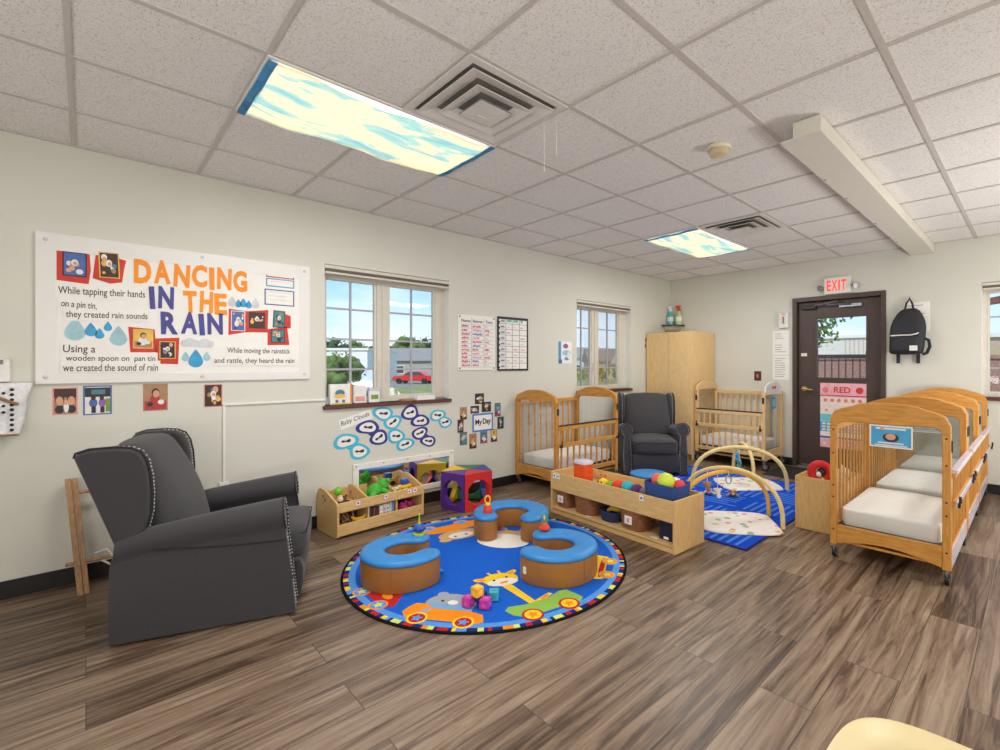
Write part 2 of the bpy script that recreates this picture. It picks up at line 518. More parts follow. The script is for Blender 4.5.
def window(name, W4, rot, loc, sash_r, mids):
    """twin casement in a recess: local x along the wall, y up, z towards the room; origin at lower left of the opening"""
    w = W4[1] - W4[0]; h = W4[3] - W4[2]
    root = bpy.data.objects.new(name, None); COL.objects.link(root); root.location = loc; root.rotation_euler = rot
    struct(root)
    d = -0.10                                        # depth of the frame face behind the wall face
    s = sash_r
    fr = MB()
    fr.box(0, w, 0, 0.035, d - 0.06, d + 0.0); fr.box(0, w, h - 0.085, h, d - 0.06, d)
    fr.box(0, 0.035, 0.035, h - 0.085, d - 0.06, d)
    mid0, mid1 = mids
    fr.box(mid0, mid1, 0.035, h - 0.085, d - 0.06, d)
    fr.box(s, w, 0.035, h - 0.085, d - 0.06, d)
    fr.box(mid0 + 0.045, mid1 - 0.045, 0.035, h - 0.085, d, d + 0.012)
    struct(fr.build('window_frame', M_FRAME, root, bevel=0.004))
    for k, (a, b) in enumerate(((0.035, mid0), (mid1, s))):
        z0, z1 = 0.035, h - 0.085
        sh = MB()
        t = 0.022
        sh.box(a, a + t, z0, z1, d - 0.045, d - 0.008); sh.box(b - t, b, z0, z1, d - 0.045, d - 0.008)
        sh.box(a + t, b - t, z0, z0 + t, d - 0.045, d - 0.008); sh.box(a + t, b - t, z1 - t, z1, d - 0.045, d - 0.008)
        so = sh.build('window_sash', M_FRAME, root, bevel=0.003)
        mu = MB()
        xm = (a + b) / 2
        mu.box(xm - 0.008, xm + 0.008, z0 + t, z1 - t, d - 0.038, d - 0.02)
        for q in (1, 2, 3):
            zz = z0 + (z1 - z0) * q / 4
            mu.box(a + t, b - t, zz - 0.008, zz + 0.008, d - 0.037, d - 0.021)
        mu.build('muntin', M_MUNTIN, so)
        MB().box(a + t, b - t, z0 + t, z1 - t, d - 0.031, d - 0.027).build('pane', M_GLASS, so)
        hx = mid0 + 0.012 if k == 0 else mid1 - 0.012
        hd = MB(); hd.box(hx - 0.012, hx + 0.012, 0.2, 0.26, d, d + 0.01); hd.tube([(hx, 0.25, d + 0.012), (hx, 0.33, d + 0.022), (hx, 0.36, d + 0.018)], 0.006, 6)
        hd.build('sash_latch', M_FRAME, root, smooth=40)
    bl = MB()
    bl.box(0.002, w - 0.002, h - 0.034, h - 0.006, -0.085, 0.008)
    bl.build('blind_headrail', M_FRAME, root, bevel=0.004)
    bk = MB()
    for q in range(3): bk.box(0.01, w - 0.01, h - 0.058 + q * 0.009, h - 0.052 + q * 0.009, -0.075, 0.002)
    bk.build('blind_stack', mat('taupe_blind', (120, 112, 102), 0.6), root)
    MB().box(0.006, w - 0.006, h - 0.076, h - 0.059, -0.078, 0.005).build('blind_bottom_rail', M_FRAME, root, bevel=0.003)
    rv = MB()
    rv.box(0.0, 0.004, 0, h - 0.006, d, -0.002); rv.box(w - 0.004, w, 0, h - 0.006, d, -0.002)
    struct(rv.build('jamb_daylight_strip', M_WHITE, root))  # added white strips, colour standing in for daylight on the reveals
    sl = MB(); sl.box(-0.012, w + 0.012, -0.032, 0, -0.1, 0.028)
    struct(sl.build('window_sill', M_SILL, root, bevel=0.006))
    return root
window('window_1', WIN1, LROT, (WX, WIN1[0], WIN1[2]), 1.092, (0.492, 0.598))
window('window_2', WIN2, LROT, (WX, WIN2[0], WIN2[2]), 1.0, (0.412, 0.538))
window('window_3', WIN3, BROT, (WIN3[0], WY, WIN3[2]), 1.05, (0.49, 0.60))

# ---- door
def build_door():
    root = bpy.data.objects.new('door_1', None); COL.objects.link(root); root.location = (DOOR[0], WY, 0); root.rotation_euler = BROT
    struct(root)
    w = DOOR[1] - DOOR[0]; h = DOOR[3]
    f = MB()
    for (a, b, c, d_) in ((0, 0.05, 0, h), (w - 0.05, w, 0, h), (0.05, w - 0.05, h - 0.055, h)):
        f.box(a, b, c, d_, -0.19, 0.02)
    for (a, b, c, d_) in ((0.05, 0.072, 0, h - 0.055), (w - 0.072, w - 0.05, 0, h - 0.055), (0.072, w - 0.072, h - 0.078, h - 0.055)):
        f.box(a, b, c, d_, -0.19, -0.105)
    struct(f.build('door_frame', M_DOOR, root, bevel=0.004))
    gx0, gx1, gz0, gz1 = 0.265, 0.815, 1.15, 1.915
    lf = MB()
    x0, x1, z0, z1 = 0.055, w - 0.055, 0.012, h - 0.06
    za, zb = -0.10, -0.055
    lf.box(x0, gx0, z0, z1, za, zb); lf.box(gx1, x1, z0, z1, za, zb)
    lf.box(gx0, gx1, z0, gz0, za, zb); lf.box(gx0, gx1, gz1, z1, za, zb)
    struct(lf.build('door_leaf', M_DOOR, root, bevel=0.002))
    st = MB()
    for (a, b, c, d_) in ((gx0 - 0.02, gx0 + 0.008, gz0 - 0.02, gz1 + 0.02), (gx1 - 0.008, gx1 + 0.02, gz0 - 0.02, gz1 + 0.02), (gx0, gx1, gz0 - 0.02, gz0 + 0.008), (gx0, gx1, gz1 - 0.008, gz1 + 0.02)):
        st.box(a, b, c, d_, za - 0.006, zb + 0.008)
    st.build('glazing_bead', M_DOOR, root, bevel=0.003)
    MB().box(gx0, gx1, gz0, gz1, -0.08, -0.074).build('pane', M_GLASS, root)
    k = MB()
    k.cyl((0.125, 1.01, zb), (0.125, 1.01, zb + 0.012), 0.032, n=20)
    k.cyl((0.125, 1.01, zb + 0.012), (0.125, 1.01, zb + 0.05), 0.012, n=12)
    k.tube([(0.115, 1.012, zb + 0.052), (0.16, 1.008, zb + 0.055), (0.2, 1.002, zb + 0.053), (0.235, 1.0, zb + 0.048)], [0.013, 0.011, 0.010, 0.008], 10)
    k.build('door_handle', M_BRASS, root, smooth=40)
    MB().box(0.085, 0.155, 1.43, 1.47, zb, zb + 0.004).build('door_label', M_WHITE, root)
    c = MB()
    c.box(0.10, 0.27, 2.03, 2.085, zb, zb + 0.05)
    c.build('closer_body', M_BLACK, root, bevel=0.008)
    a = MB()
    a.tube([(0.26, 2.07, zb + 0.055), (0.52, 2.105, 0.03)], 0.010, 8)
    a.tube([(0.40, 2.068, zb + 0.06), (0.66, 2.06, 0.02), (0.52, 2.105, 0.03)], 0.010, 8)
    a.box(0.53, 0.77, 2.03, 2.065, zb, zb + 0.045)
    a.build('closer_arm', M_METAL, root, smooth=40)
    MB().box(0.05, w - 0.05, 0.0, 0.012, -0.19, -0.02).build('threshold', M_METAL, root)
    MB().box(x0 + 0.03, x0 + 0.31, 0.02, 0.035, zb, zb + 0.01).build('door_sweep', M_METAL, root)
build_door()

# ==================================================================================== CEILING FITTINGS
def cloth_material():
    m = bpy.data.materials.new('sky_print_cloth')
    m.use_nodes = True
    t = m.node_tree
    t.nodes.clear()
    N = t.nodes.new
    o = N('ShaderNodeOutputMaterial')
    co = N('ShaderNodeTexCoord')
    mpn = N('ShaderNodeMapping'); mpn.inputs['Scale'].default_value = (3.4, 1.0, 1.0); mpn.inputs['Rotation'].default_value = (0, 0, 0.35)
    n = N('ShaderNodeTexNoise'); n.inputs['Scale'].default_value = 2.4; n.inputs['Detail'].default_value = 9; n.inputs['Distortion'].default_value = 0.5
    r = N('ShaderNodeValToRGB')
    e = r.color_ramp.elements
    e[0].position = 0.34; e[0].color = rgb(140, 204, 226)
    e[1].position = 0.60; e[1].color = rgb(255, 246, 222)
    q = e.new(0.445); q.color = rgb(184, 224, 231)
    q = e.new(0.475); q.color = rgb(246, 240, 220)
    tl = N('ShaderNodeBsdfTranslucent'); df = N('ShaderNodeBsdfDiffuse'); tr = N('ShaderNodeBsdfTransparent')
    m1 = N('ShaderNodeMixShader'); m1.inputs[0].default_value = 0.30
    m2 = N('ShaderNodeMixShader'); m2.inputs[0].default_value = 0.10
    t.links.new(co.outputs['Object'], mpn.inputs[0]); t.links.new(mpn.outputs[0], n.inputs['Vector']); t.links.new(n.outputs['Fac'], r.inputs[0])
    for k in (tl, df, tr): t.links.new(r.outputs[0], k.inputs[0])
    t.links.new(tl.outputs[0], m1.inputs[1]); t.links.new(df.outputs[0], m1.inputs[2])
    t.links.new(m1.outputs[0], m2.inputs[1]); t.links.new(tr.outputs[0], m2.inputs[2])
    t.links.new(m2.outputs[0], o.inputs[0])
    return m
M_CLOTH = cloth_material()
M_HEM = mat('blue_cloth_hem', (62, 138, 186), 0.8, var=0.35, scale=14)
M_LENS = emit('lit_lens', (255, 248, 232), 1.08)
def light_fixture(name_label, cloth_label, cx, cy, seed):
    t = thing('ceiling_light', name_label, 'ceiling light', (cx, cy, CZ))
    a, b = 0.305, 0.61
    f = MB()
    for (p, q, r_, s_) in ((-a, a, -b, -b + 0.02), (-a, a, b - 0.02, b), (-a, -a + 0.02, -b + 0.02, b - 0.02), (a - 0.02, a, -b + 0.02, b - 0.02)):
        f.box(p, q, r_, s_, -0.014, 0.002)
    f.build('frame', M_WHITE, t, bevel=0.003)
    MB().box(-a + 0.02, a - 0.02, -b + 0.02, b - 0.02, -0.006, 0.002).build('lens', M_LENS, t)
    c = thing('light_cover', cloth_label, 'light cover', (cx, cy, CZ))
    random.seed(seed)
    nx, ny = 14, 26
    ph = [random.uniform(0, 6) for _ in range(4)]
    rings = []
    for j in range(ny + 1):
        v = -1 + 2 * j / ny
        ring = []
        for i in range(nx + 1):
            u = -1 + 2 * i / nx
            sag = 0.030 * (1 - v ** 4) * (0.45 + 0.55 * (1 - u * u)) + 0.004 * math.sin(7 * v + ph[0] + 2 * u) + 0.003 * math.sin(15 * v + 6 * u + ph[1])
            inset = 0.028 * (0.5 + 0.5 * math.sin(4.5 * v + ph[2])) * abs(u) ** 3 * (1 - v ** 8)
            ring.append((u * (a - 0.006) - math.copysign(inset, u) if u else 0, v * (b - 0.004), -0.019 - max(0, sag)))
        rings.append(ring)
    mb = MB(); mb.loft(rings, closed=False)
    mb.build('cloth_panel', M_CLOTH, c, smooth=180)
    for v in (-1, 1):
        h = MB()
        h.loft([[(p[0], p[1] + dy, p[2] - dz) for p in (rings[0] if v < 0 else rings[-1])] for dy, dz in ((-v * 0.0, 0.004), (-v * 0.035, 0.006), (-v * 0.035, 0.001), (0, -0.001))], closed=False, loop=True)
        h.build('hem', M_HEM, c, smooth=60)
    return t
light_fixture('fluorescent ceiling light panel behind the large cloud print cloth near the rain board', 'sky and cloud print cloth over the larger ceiling light above the gray armchair', -2.585, 1.166, 3)
light_fixture('fluorescent ceiling light panel behind the cloud print cloth over the blue rug', 'sky and cloud print cloth over the far ceiling light near the exit door', -2.585, 4.815, 9)

M_VENT = mat('vent_paint', (218, 215, 210), 0.45, var=0.02)
M_RECESS_SHADE = mat('recess_shade_grey', (112, 108, 102), 0.8, var=0.1)  # grey that paints the shade inside duct and hand holes
def vent(label, cx, cy):
    t = thing('ceiling_vent', label, 'vent', (cx, cy, CZ))
    a = 0.30
    fl = MB()
    def frame_ring(mb, o, i, z0, z1, zi0=None, zi1=None):
        zi0 = z0 if zi0 is None else zi0; zi1 = z1 if zi1 is None else zi1
        def sq(r, z): return [(-r, -r, z), (r, -r, z), (r, r, z), (-r, r, z)]
        mb.loft([sq(o, z0), sq(o, z1), sq(i, zi1), sq(i, zi0)], loop=True)
    frame_ring(fl, a, 0.262, -0.012, 0.002)
    fl.build('flange', M_VENT, t)
    MB().box(-0.262, 0.262, -0.262, 0.262, -0.003, 0.002).build('duct_shade_plate', M_RECESS_SHADE, t)  # flat plate, shade of the duct put into its colour
    for (o, i, dz) in ((0.252, 0.178, 0.026), (0.172, 0.104, 0.032)):
        c = MB(); frame_ring(c, o, i, -dz - 0.002, -dz + 0.003, -dz + 0.022, -dz + 0.027)
        c.build('louver_cone', M_VENT, t)
    p = MB()
    p.prism([(-0.096, -0.096), (0.096, -0.096), (0.096, 0.096), (-0.096, 0.096)], -0.042, -0.038)
    frame_ring(p, 0.096, 0.03, -0.042, -0.036, -0.045, -0.038)
    p.build('centre_plate', M_VENT, t)
    return t
vent('square louvered ceiling vent beside the larger cloth covered light', -4.109 + 0.6096 * 3.5, -0.0527 + 0.6096 * 2.5)
vent('small square ceiling vent beside the far cloth covered light', -4.109 + 0.6096 * 3.5, -0.0527 + 0.6096 * 7.5)
t = thing('smoke_detector', 'round cream smoke detector on the ceiling tiles', 'smoke detector', (-1.355, 2.765, CZ))
MB().lathe([(0.0, 0), (0.07, 0), (0.072, -0.012), (0.066, -0.02), (0, -0.02)], 28).build('base', M_OFFWHITE, t, smooth=40)
MB().lathe([(0.0, -0.02), (0.052, -0.02), (0.056, -0.03), (0.05, -0.05), (0.03, -0.056), (0, -0.057)], 28).build('sensor_head', mat('aged_plastic', (214, 198, 160), 0.5), t, smooth=40)
for lab, x, y, z1 in (('thin white string hanging from the ceiling vent nearest the camera', -1.80, 1.72, 2.34), ('short white string hanging beside the longer string at the large vent', -1.79, 1.80, 2.45)):
    m_ = MB(); m_.tube([(x, y, CZ - 0.004), (x + 0.002, y, (z1 + CZ) / 2), (x, y + 0.002, z1)], 0.0016, 5); m_.ball((x, y + 0.002, z1 - 0.004), 0.004, 8, 6)
    tag(m_.build('hanging_string', M_WHITE, smooth=60), lab, 'string')
t = thing('duct_casing', 'long cream boxed casing fixed under the ceiling running to the back wall', 'casing', (-0.90, 4.72, 2.548))
MB().box(-0.035, 0.105, -1.95, 1.93, 0.006, 0.0935).build('casing_body', mat('casing_paint', (220, 217, 204), 0.5, var=0.02), t, bevel=0.004)
MB().box(-0.10, 0.108, -1.955, 1.93, 0.0, 0.008).build('cover_plate', mat('casing_paint', (220, 217, 204), 0.5, var=0.02), t, bevel=0.002)
for y in (-1.2, -0.7, 0.2, 1.1): MB().cyl((-0.085, y, 0.001), (-0.085, y, -0.004), 0.007, n=8).build('screw', M_GREY, t)

# ==================================================================================== WALL DISPLAYS (LEFT WALL)
M_RED = mat('red_card', (204, 62, 52), 0.7)
M_ORANGE = mat('orange_card', (246, 148, 34), 0.65, var=0.03)
M_PURPLE = mat('indigo_card', (74, 76, 146), 0.65, var=0.03)
M_DROP = mat('pale_blue_card', (158, 198, 208), 0.6)
M_BLUE = mat('bright_blue_card', (62, 158, 208), 0.6)
M_CLOUD = mat('grey_cloud_paper', (206, 207, 212), 0.6)
SKIN = mat('print_skin', (214, 160, 128), 0.5); HAIR = mat('print_brown', (64, 42, 34), 0.5)
P_TEAL = mat('print_teal', (70, 130, 138), 0.5); P_BLUE = mat('print_blue', (72, 104, 170), 0.5); P_YEL = mat('print_yellow', (226, 186, 84), 0.5)
P_WHITE = mat('print_white', (226, 226, 224), 0.5); P_RED = mat('print_red', (178, 60, 58), 0.5); P_GREEN = mat('print_green', (116, 152, 62), 0.5)
P_DARK = mat('print_dark', (46, 44, 50), 0.5); P_TAN = mat('print_tan', (172, 130, 100), 0.5); P_PURP = mat('print_purple', (142, 96, 160), 0.5); P_PINK = mat('print_pink', (226, 152, 148), 0.5)
PRINT = [P_WHITE, SKIN, HAIR, P_TEAL, P_BLUE, P_YEL, P_RED, P_GREEN, P_DARK, P_TAN, P_PURP, P_PINK]
def photo_print(name, parent, x, y, w, h, kind, border=None, z=0.0, rot=0.0, seed=1):
    """small printed snapshot: real paper thickness, picture areas as thin layers of ink colour"""
    rnd = random.Random(seed)
    mb = MB(); k = PRINT
    n0 = mb.mark()
    mb.cur = 0 if border is None else border
    mb.box(-w / 2, w / 2, -h / 2, h / 2, 0, 0.0015)
    b = 0.06 * w
    zz = [0.0016]
    def lay(): zz[0] += 0.00012; return zz[0]
    def rect(x0, x1, y0, y1, c): mb.cur = c; q = lay(); mb.box(x0, x1, y0, y1, 0.0012, q)
    def blob(cx, cy, rx, ry, c, n=14): mb.cur = c; q = lay(); mb.disc((cx, cy), rx, 0.0012, q, n, ry)
    ix, iy = w / 2 - b, h / 2 - b
    if kind == 'family':
        rect(-ix, ix, -iy, iy, 9); rect(-ix, ix, iy * 0.3, iy, 2)
        for cx, c2 in ((-ix * 0.5, 8), (ix * 0.55, 8)):
            blob(cx, -iy * 0.65, ix * 0.42, iy * 0.34, c2); blob(cx, iy * 0.12, ix * 0.40, iy * 0.42, 2); blob(cx, iy * 0.02, ix * 0.33, iy * 0.36, 1)
        blob(0.04 * w, -iy * 0.5, ix * 0.24, iy * 0.42, 0); blob(0.04 * w, -iy * 0.1, ix * 0.2, iy * 0.22, 1)
    elif kind == 'outdoor':
        rect(-ix, ix, -iy, iy, 0); rect(-ix, ix, iy * 0.25, iy * 0.95, 8); rect(-ix * 0.5, ix * 0.6, iy * 0.45, iy * 0.8, 3); rect(ix * 0.62, ix, -iy * 0.9, iy * 0.1, 7)
        blob(-ix * 0.35, -iy * 0.2, ix * 0.34, iy * 0.34, 4); blob(-ix * 0.35, iy * 0.2, ix * 0.2, iy * 0.2, 2); rect(-ix * 0.5, -ix * 0.15, -iy * 0.95, -iy * 0.45, 8)
        blob(ix * 0.36, -iy * 0.2, ix * 0.3, iy * 0.34, 10); blob(ix * 0.32, iy * 0.2, ix * 0.18, iy * 0.2, 2); rect(ix * 0.2, ix * 0.55, -iy * 0.95, -iy * 0.5, 8)
    elif kind == 'baby':
        rect(-ix, ix, -iy, iy, rnd.choice((9, 3, 5))); rect(-ix, ix, -iy, -iy * 0.3, rnd.choice((2, 9, 6)))
        c2 = rnd.choice((4, 6, 0, 5)); blob(-ix * 0.05, -iy * 0.25, ix * 0.5, iy * 0.5, c2); blob(0, iy * 0.38, ix * 0.36, iy * 0.36, 2); blob(0.02 * w, iy * 0.28, ix * 0.3, iy * 0.3, 1)
        blob(ix * 0.5, -iy * 0.4, ix * 0.3, iy * 0.2, 0); blob(-ix * 0.5, -iy * 0.55, ix * 0.28, iy * 0.18, 8)
    else:
        rect(-ix, ix, -iy, iy, rnd.choice((8, 3, 2, 4)))
        for _ in range(11):
            r0 = rnd.uniform(0.14, 0.36)
            cx = rnd.uniform(-1, 1) * ix * (1 - r0); cy = rnd.uniform(-1, 1) * iy * (1 - r0)
            blob(cx, cy, ix * r0, iy * r0 * rnd.uniform(0.6, 1), rnd.choice((0, 1, 3, 4, 5, 2, 8, 9, 1)))
        blob(0, iy * 0.15, ix * 0.34, iy * 0.3, 0); blob(ix * 0.05, iy * 0.1, ix * 0.2, iy * 0.17, 1)
    mb.xf(n0, Matrix.Translation((x, y, z)) @ Matrix.Rotation(rot, 4, 'Z'))
    return mb.build(name, PRINT, parent)

def rain_board():
    y0, y1, z0, z1 = -0.21, 1.285, 1.21, 2.10
    t = thing('bulletin_board', 'large white bulletin board reading DANCING IN THE RAIN on the left wall', 'bulletin board', on_left(y0, z0), LROT)
    w, h = y1 - y0, z1 - z0
    MB().box(0, w, 0, h, 0, 0.016).build('backing_board', M_PAPER, t, bevel=0.002)
    M_STRIP = mat('white_edging', (230, 229, 226), 0.35, var=0.015)
    MB().box(0.0, w, h - 0.10, h - 0.0, 0.016, 0.019).build('edging_strip', M_STRIP, t)
    MB().box(0.0, w, 0, 0.055, 0.016, 0.019).build('edging_strip', M_STRIP, t)
    MB().box(0.0, 0.085, 0.055, h - 0.10, 0.016, 0.0185).build('edging_strip', M_STRIP, t)
    MB().box(w - 0.075, w, 0.055, h - 0.10, 0.016, 0.0185).build('edging_strip', M_STRIP, t)
    for (a, b) in ((0.04, 0.04), (w - 0.04, 0.04), (0.04, h - 0.04), (w - 0.04, h - 0.04), (w * 0.53, 0.03), (w * 0.53, h - 0.03)):
        MB().lathe([(0, 0.0245), (0.008, 0.0235), (0.012, 0.0205), (0.012, 0.019), (0, 0.019)], 14, (a, b, 0)).build('screw_cap', M_CLOUD, t, smooth=40)
    def U(y): return y - y0
    def V(z): return z - z0
    Z = 0.0165
    # cut-out words
    def word(s, x, yb, ww, hh, m, rots=None):
        mb = MB()
        n = len(s); unit = ww / (n - 0.12 * (n - 1) * 0)
        lw = ww / n
        k = {'I': 0.34}
        tot = sum(k.get(c, 1.0) for c in s)
        gap = 0.16
        u = ww / (tot + gap * (n - 1)); cx = x
        for i, c in enumerate(s):
            cw = u * k.get(c, 1.0)
            add_text(mb, c, cx, yb + (0.006 if i % 2 else -0.003), cw, hh, Z, 0.003, bold=0.042, rot=(rots[i] if rots else 0))
            cx += cw + u * gap
        return mb.build('cutout_word', m, t)
    word('DANCING', U(0.222), V(1.853), 0.632, 0.155, M_ORANGE, (0.0, 0.03, -0.04, 0.0, 0.02, -0.02, 0.03))
    word('IN', U(0.302), V(1.690), 0.122, 0.148, M_PURPLE, (0.05, -0.02))
    word('THE', U(0.480), V(1.680), 0.248, 0.150, M_ORANGE, (0.04, -0.03, 0.02))
    word('RAIN', U(0.358), V(1.528), 0.345, 0.150, M_PURPLE, (0.02, -0.03, 0.06, 0.02))
    # photographs on torn red card
    def mount(pts): MB().prism([(U(a), V(b)) for a, b in pts], 0.016, 0.018).build('red_mount', M_RED, t)
    mount([(-0.145, 1.975), (-0.115, 2.035), (0.015, 2.03), (0.022, 1.905), (0.012, 1.815), (-0.125, 1.825)])
    photo_print('snapshot', t, U(-0.048), V(1.928), 0.105, 0.145, 'mix', 8, 0.018, 0, 11)
    mount([(0.045, 2.02), (0.185, 1.985), (0.175, 1.93), (0.165, 1.845), (0.11, 1.83), (0.03, 1.855)])
    photo_print('snapshot', t, U(0.105), V(1.945), 0.095, 0.16, 'mix', 5, 0.018, 0.04, 23)
    mount([(0.195, 1.565), (0.325, 1.555), (0.335, 1.405), (0.205, 1.395)])
    photo_print('snapshot', t, U(0.268), V(1.49), 0.10, 0.125, 'baby', 5, 0.018, 0, 5)
    mount([(0.33, 1.495), (0.455, 1.505), (0.448, 1.325), (0.33, 1.33)])
    photo_print('snapshot', t, U(0.392), V(1.42), 0.085, 0.115, 'mix', 5, 0.018, 0, 31)
    mount([(0.738, 1.725), (0.85, 1.715), (0.99, 1.735), (0.985, 1.565), (0.84, 1.56), (0.735, 1.535)])
    photo_print('snapshot', t, U(0.795), V(1.64), 0.088, 0.145, 'mix', 0, 0.018, 0, 41)
    photo_print('snapshot', t, U(0.915), V(1.652), 0.105, 0.12, 'mix', 8, 0.018, 0, 47)
    mount([(1.10, 1.715), (1.145, 1.70), (1.145, 1.605), (1.055, 1.60), (1.055, 1.66)])
    photo_print('snapshot', t, U(1.063), V(1.67), 0.082, 0.13, 'mix', 8, 0.018, -0.04, 53)
    mount([(0.985, 1.59), (1.12, 1.615), (1.135, 1.475), (0.985, 1.47)])
    photo_print('snapshot', t, U(1.055), V(1.54), 0.095, 0.10, 'mix', 8, 0.018, 0.03, 59)
    # rain drops and clouds
    def drop(cx, cz, r, m):
        pts = []
        for i in range(24):
            a = 2 * PI * i / 24
            x = r * math.sin(a); y = -r * math.cos(a)
            if y > 0: x *= (1 - (y / r) ** 1.3 * 0.55); y *= 1.9
            if i == 12: x, y = 0, 2.0 * r
            pts.append((U(cx) + x, V(cz) + y))
        MB().prism(pts, 0.016, 0.018).build('rain_drop', m, t)
    for a in ((-0.047, 1.515, 0.046, M_DROP), (0.022, 1.525, 0.028, M_BLUE), (0.061, 1.505, 0.022, M_BLUE), (0.099, 1.553, 0.02, M_BLUE), (0.148, 1.485, 0.042, M_DROP),
              (0.757, 1.765, 0.026, M_CLOUD), (0.797, 1.758, 0.02, M_BLUE), (0.828, 1.765, 0.022, M_BLUE), (0.862, 1.757, 0.02, M_BLUE), (0.905, 1.765, 0.026, M_CLOUD),
              (0.488, 1.368, 0.022, M_DROP), (0.545, 1.345, 0.042, M_BLUE), (0.607, 1.37, 0.022, M_DROP)):
        drop(*a)
    def cloudpaper(cx, cz, r):
        mb = MB()
        for k, (dx, dz, q) in enumerate(((-0.9, -0.1, 0.75), (0, 0.15, 1.0), (0.85, -0.05, 0.8))):
            mb.disc((U(cx) + dx * r, V(cz) + dz * r), q * r, 0.016, 0.0178 + 0.0003 * k, 20)
        mb.build('cloud_cutout', M_CLOUD, t)
    cloudpaper(0.512, 1.47, 0.032); cloudpaper(0.598, 1.468, 0.032)
    # framed labels, upper right
    def card(a, b, c, d, cols):
        mb = MB(); mb.cur = 0
        mb.box(U(a), U(b), V(c), V(d), 0.016, 0.0175)
        mb.cur = 1; mb.box(U(a) + 0.008, U(b) - 0.008, V(c) + 0.008, V(d) - 0.008, 0.016, 0.0181)
        mb.cur = 2
        rows = max(1, int((d - c) / 0.035))
        for q in range(rows):
            zz = V(d) - 0.024 - q * 0.028
            mb.box(U(a) + 0.03, U(b) - 0.03 - 0.02 * (q % 2), zz, zz + 0.004, 0.0178, 0.0184)
        mb.build('framed_label', [cols, M_PAPER, M_CLOUD], t)
    card(0.975, 1.17, 1.985, 2.05, M_RED); card(0.975, 1.17, 1.915, 1.978, M_BLUE); card(0.965, 1.17, 1.775, 1.895, M_PURPLE)
    # hand-lettered captions on cream strips
    lift = [0.0185]
    def caption(s, a, c, w_, h_=0.05, rot=0.0):
        mb = MB(); mb.cur = 0; lift[0] += 0.0004; zb = lift[0]
        n0 = mb.mark(); mb.box(-0.012, w_ + 0.012, -0.018, h_ + 0.012, 0, 0.0012); mb.xf(n0, Matrix.Translation((U(a), V(c), zb - 0.0012)) @ Matrix.Rotation(rot, 4, 'Z'))
        mb.cur = 1
        add_text(mb, s, U(a), V(c) - 0.010, w_, h_, zb, 0.0009, bold=0.008, shear=0.05, rot=rot)
        mb.build('caption_strip', [M_PAPER, M_BROWNINK], t)
    caption('While tapping their hands', -0.117, 1.742, 0.395, 0.058, 0.03)
    caption('on a pin tin,', -0.107, 1.668, 0.155, 0.05, -0.04)
    caption('they created rain sounds', -0.085, 1.605, 0.375, 0.052, 0.03)
    caption('Using a', -0.098, 1.392, 0.14, 0.06, 0.0)
    caption('wooden spoon on  pan tin', -0.086, 1.345, 0.414, 0.045, 0.0)
    caption('we created the sound of rain', -0.098, 1.292, 0.44, 0.045, 0.0)
    caption('While moving the rainstick', 0.728, 1.405, 0.41, 0.05, 0.0)
    caption('and rattle, they heard the rain', 0.65, 1.333, 0.52, 0.048, 0.0)
rain_board()
# four snapshots under the board
for i, (a, b, c, d, kind, brd, lab) in enumerate((
        (-0.143, -0.035, 1.022, 1.185, 'family', 11, 'pink edged snapshot of two faces and a baby, leftmost under the rain board'),
        (-0.012, 0.118, 1.012, 1.192, 'outdoor', 4, 'blue edged snapshot of two people seen from behind on a lawn, under the rain board'),
        (0.268, 0.395, 1.018, 1.195, 'baby', 9, 'brown toned snapshot of a baby under the middle of the rain board'),
        (0.592, 0.703, 1.022, 1.185, 'mix', 11, 'small pale edged snapshot under the right end of the rain board'))):
    t = thing('snapshot', lab, 'photo', on_left((a + b) / 2, (c + d) / 2), LROT, 'snapshots under the rain board')
    photo_print('print', t, 0, 0, b - a, d - c, kind, brd, 0.0, 0, 70 + i)
# white raceway
t = thing('cable_raceway', 'thin white cable raceway running along and down the left wall behind the gray armchair', 'raceway', on_left(0.71, 1.035), LROT)
MB().box(0, 0.70, -0.008, 0.008, 0, 0.014).build('channel', M_WHITE, t, bevel=0.003)
MB().box(-0.008, 0.008, -0.55, 0.008, 0, 0.014).build('channel', M_WHITE, t, bevel=0.003)
MB().box(-0.03, 0.03, -0.62, -0.55, 0, 0.02).build('outlet_box', M_WHITE, t, bevel=0.004)

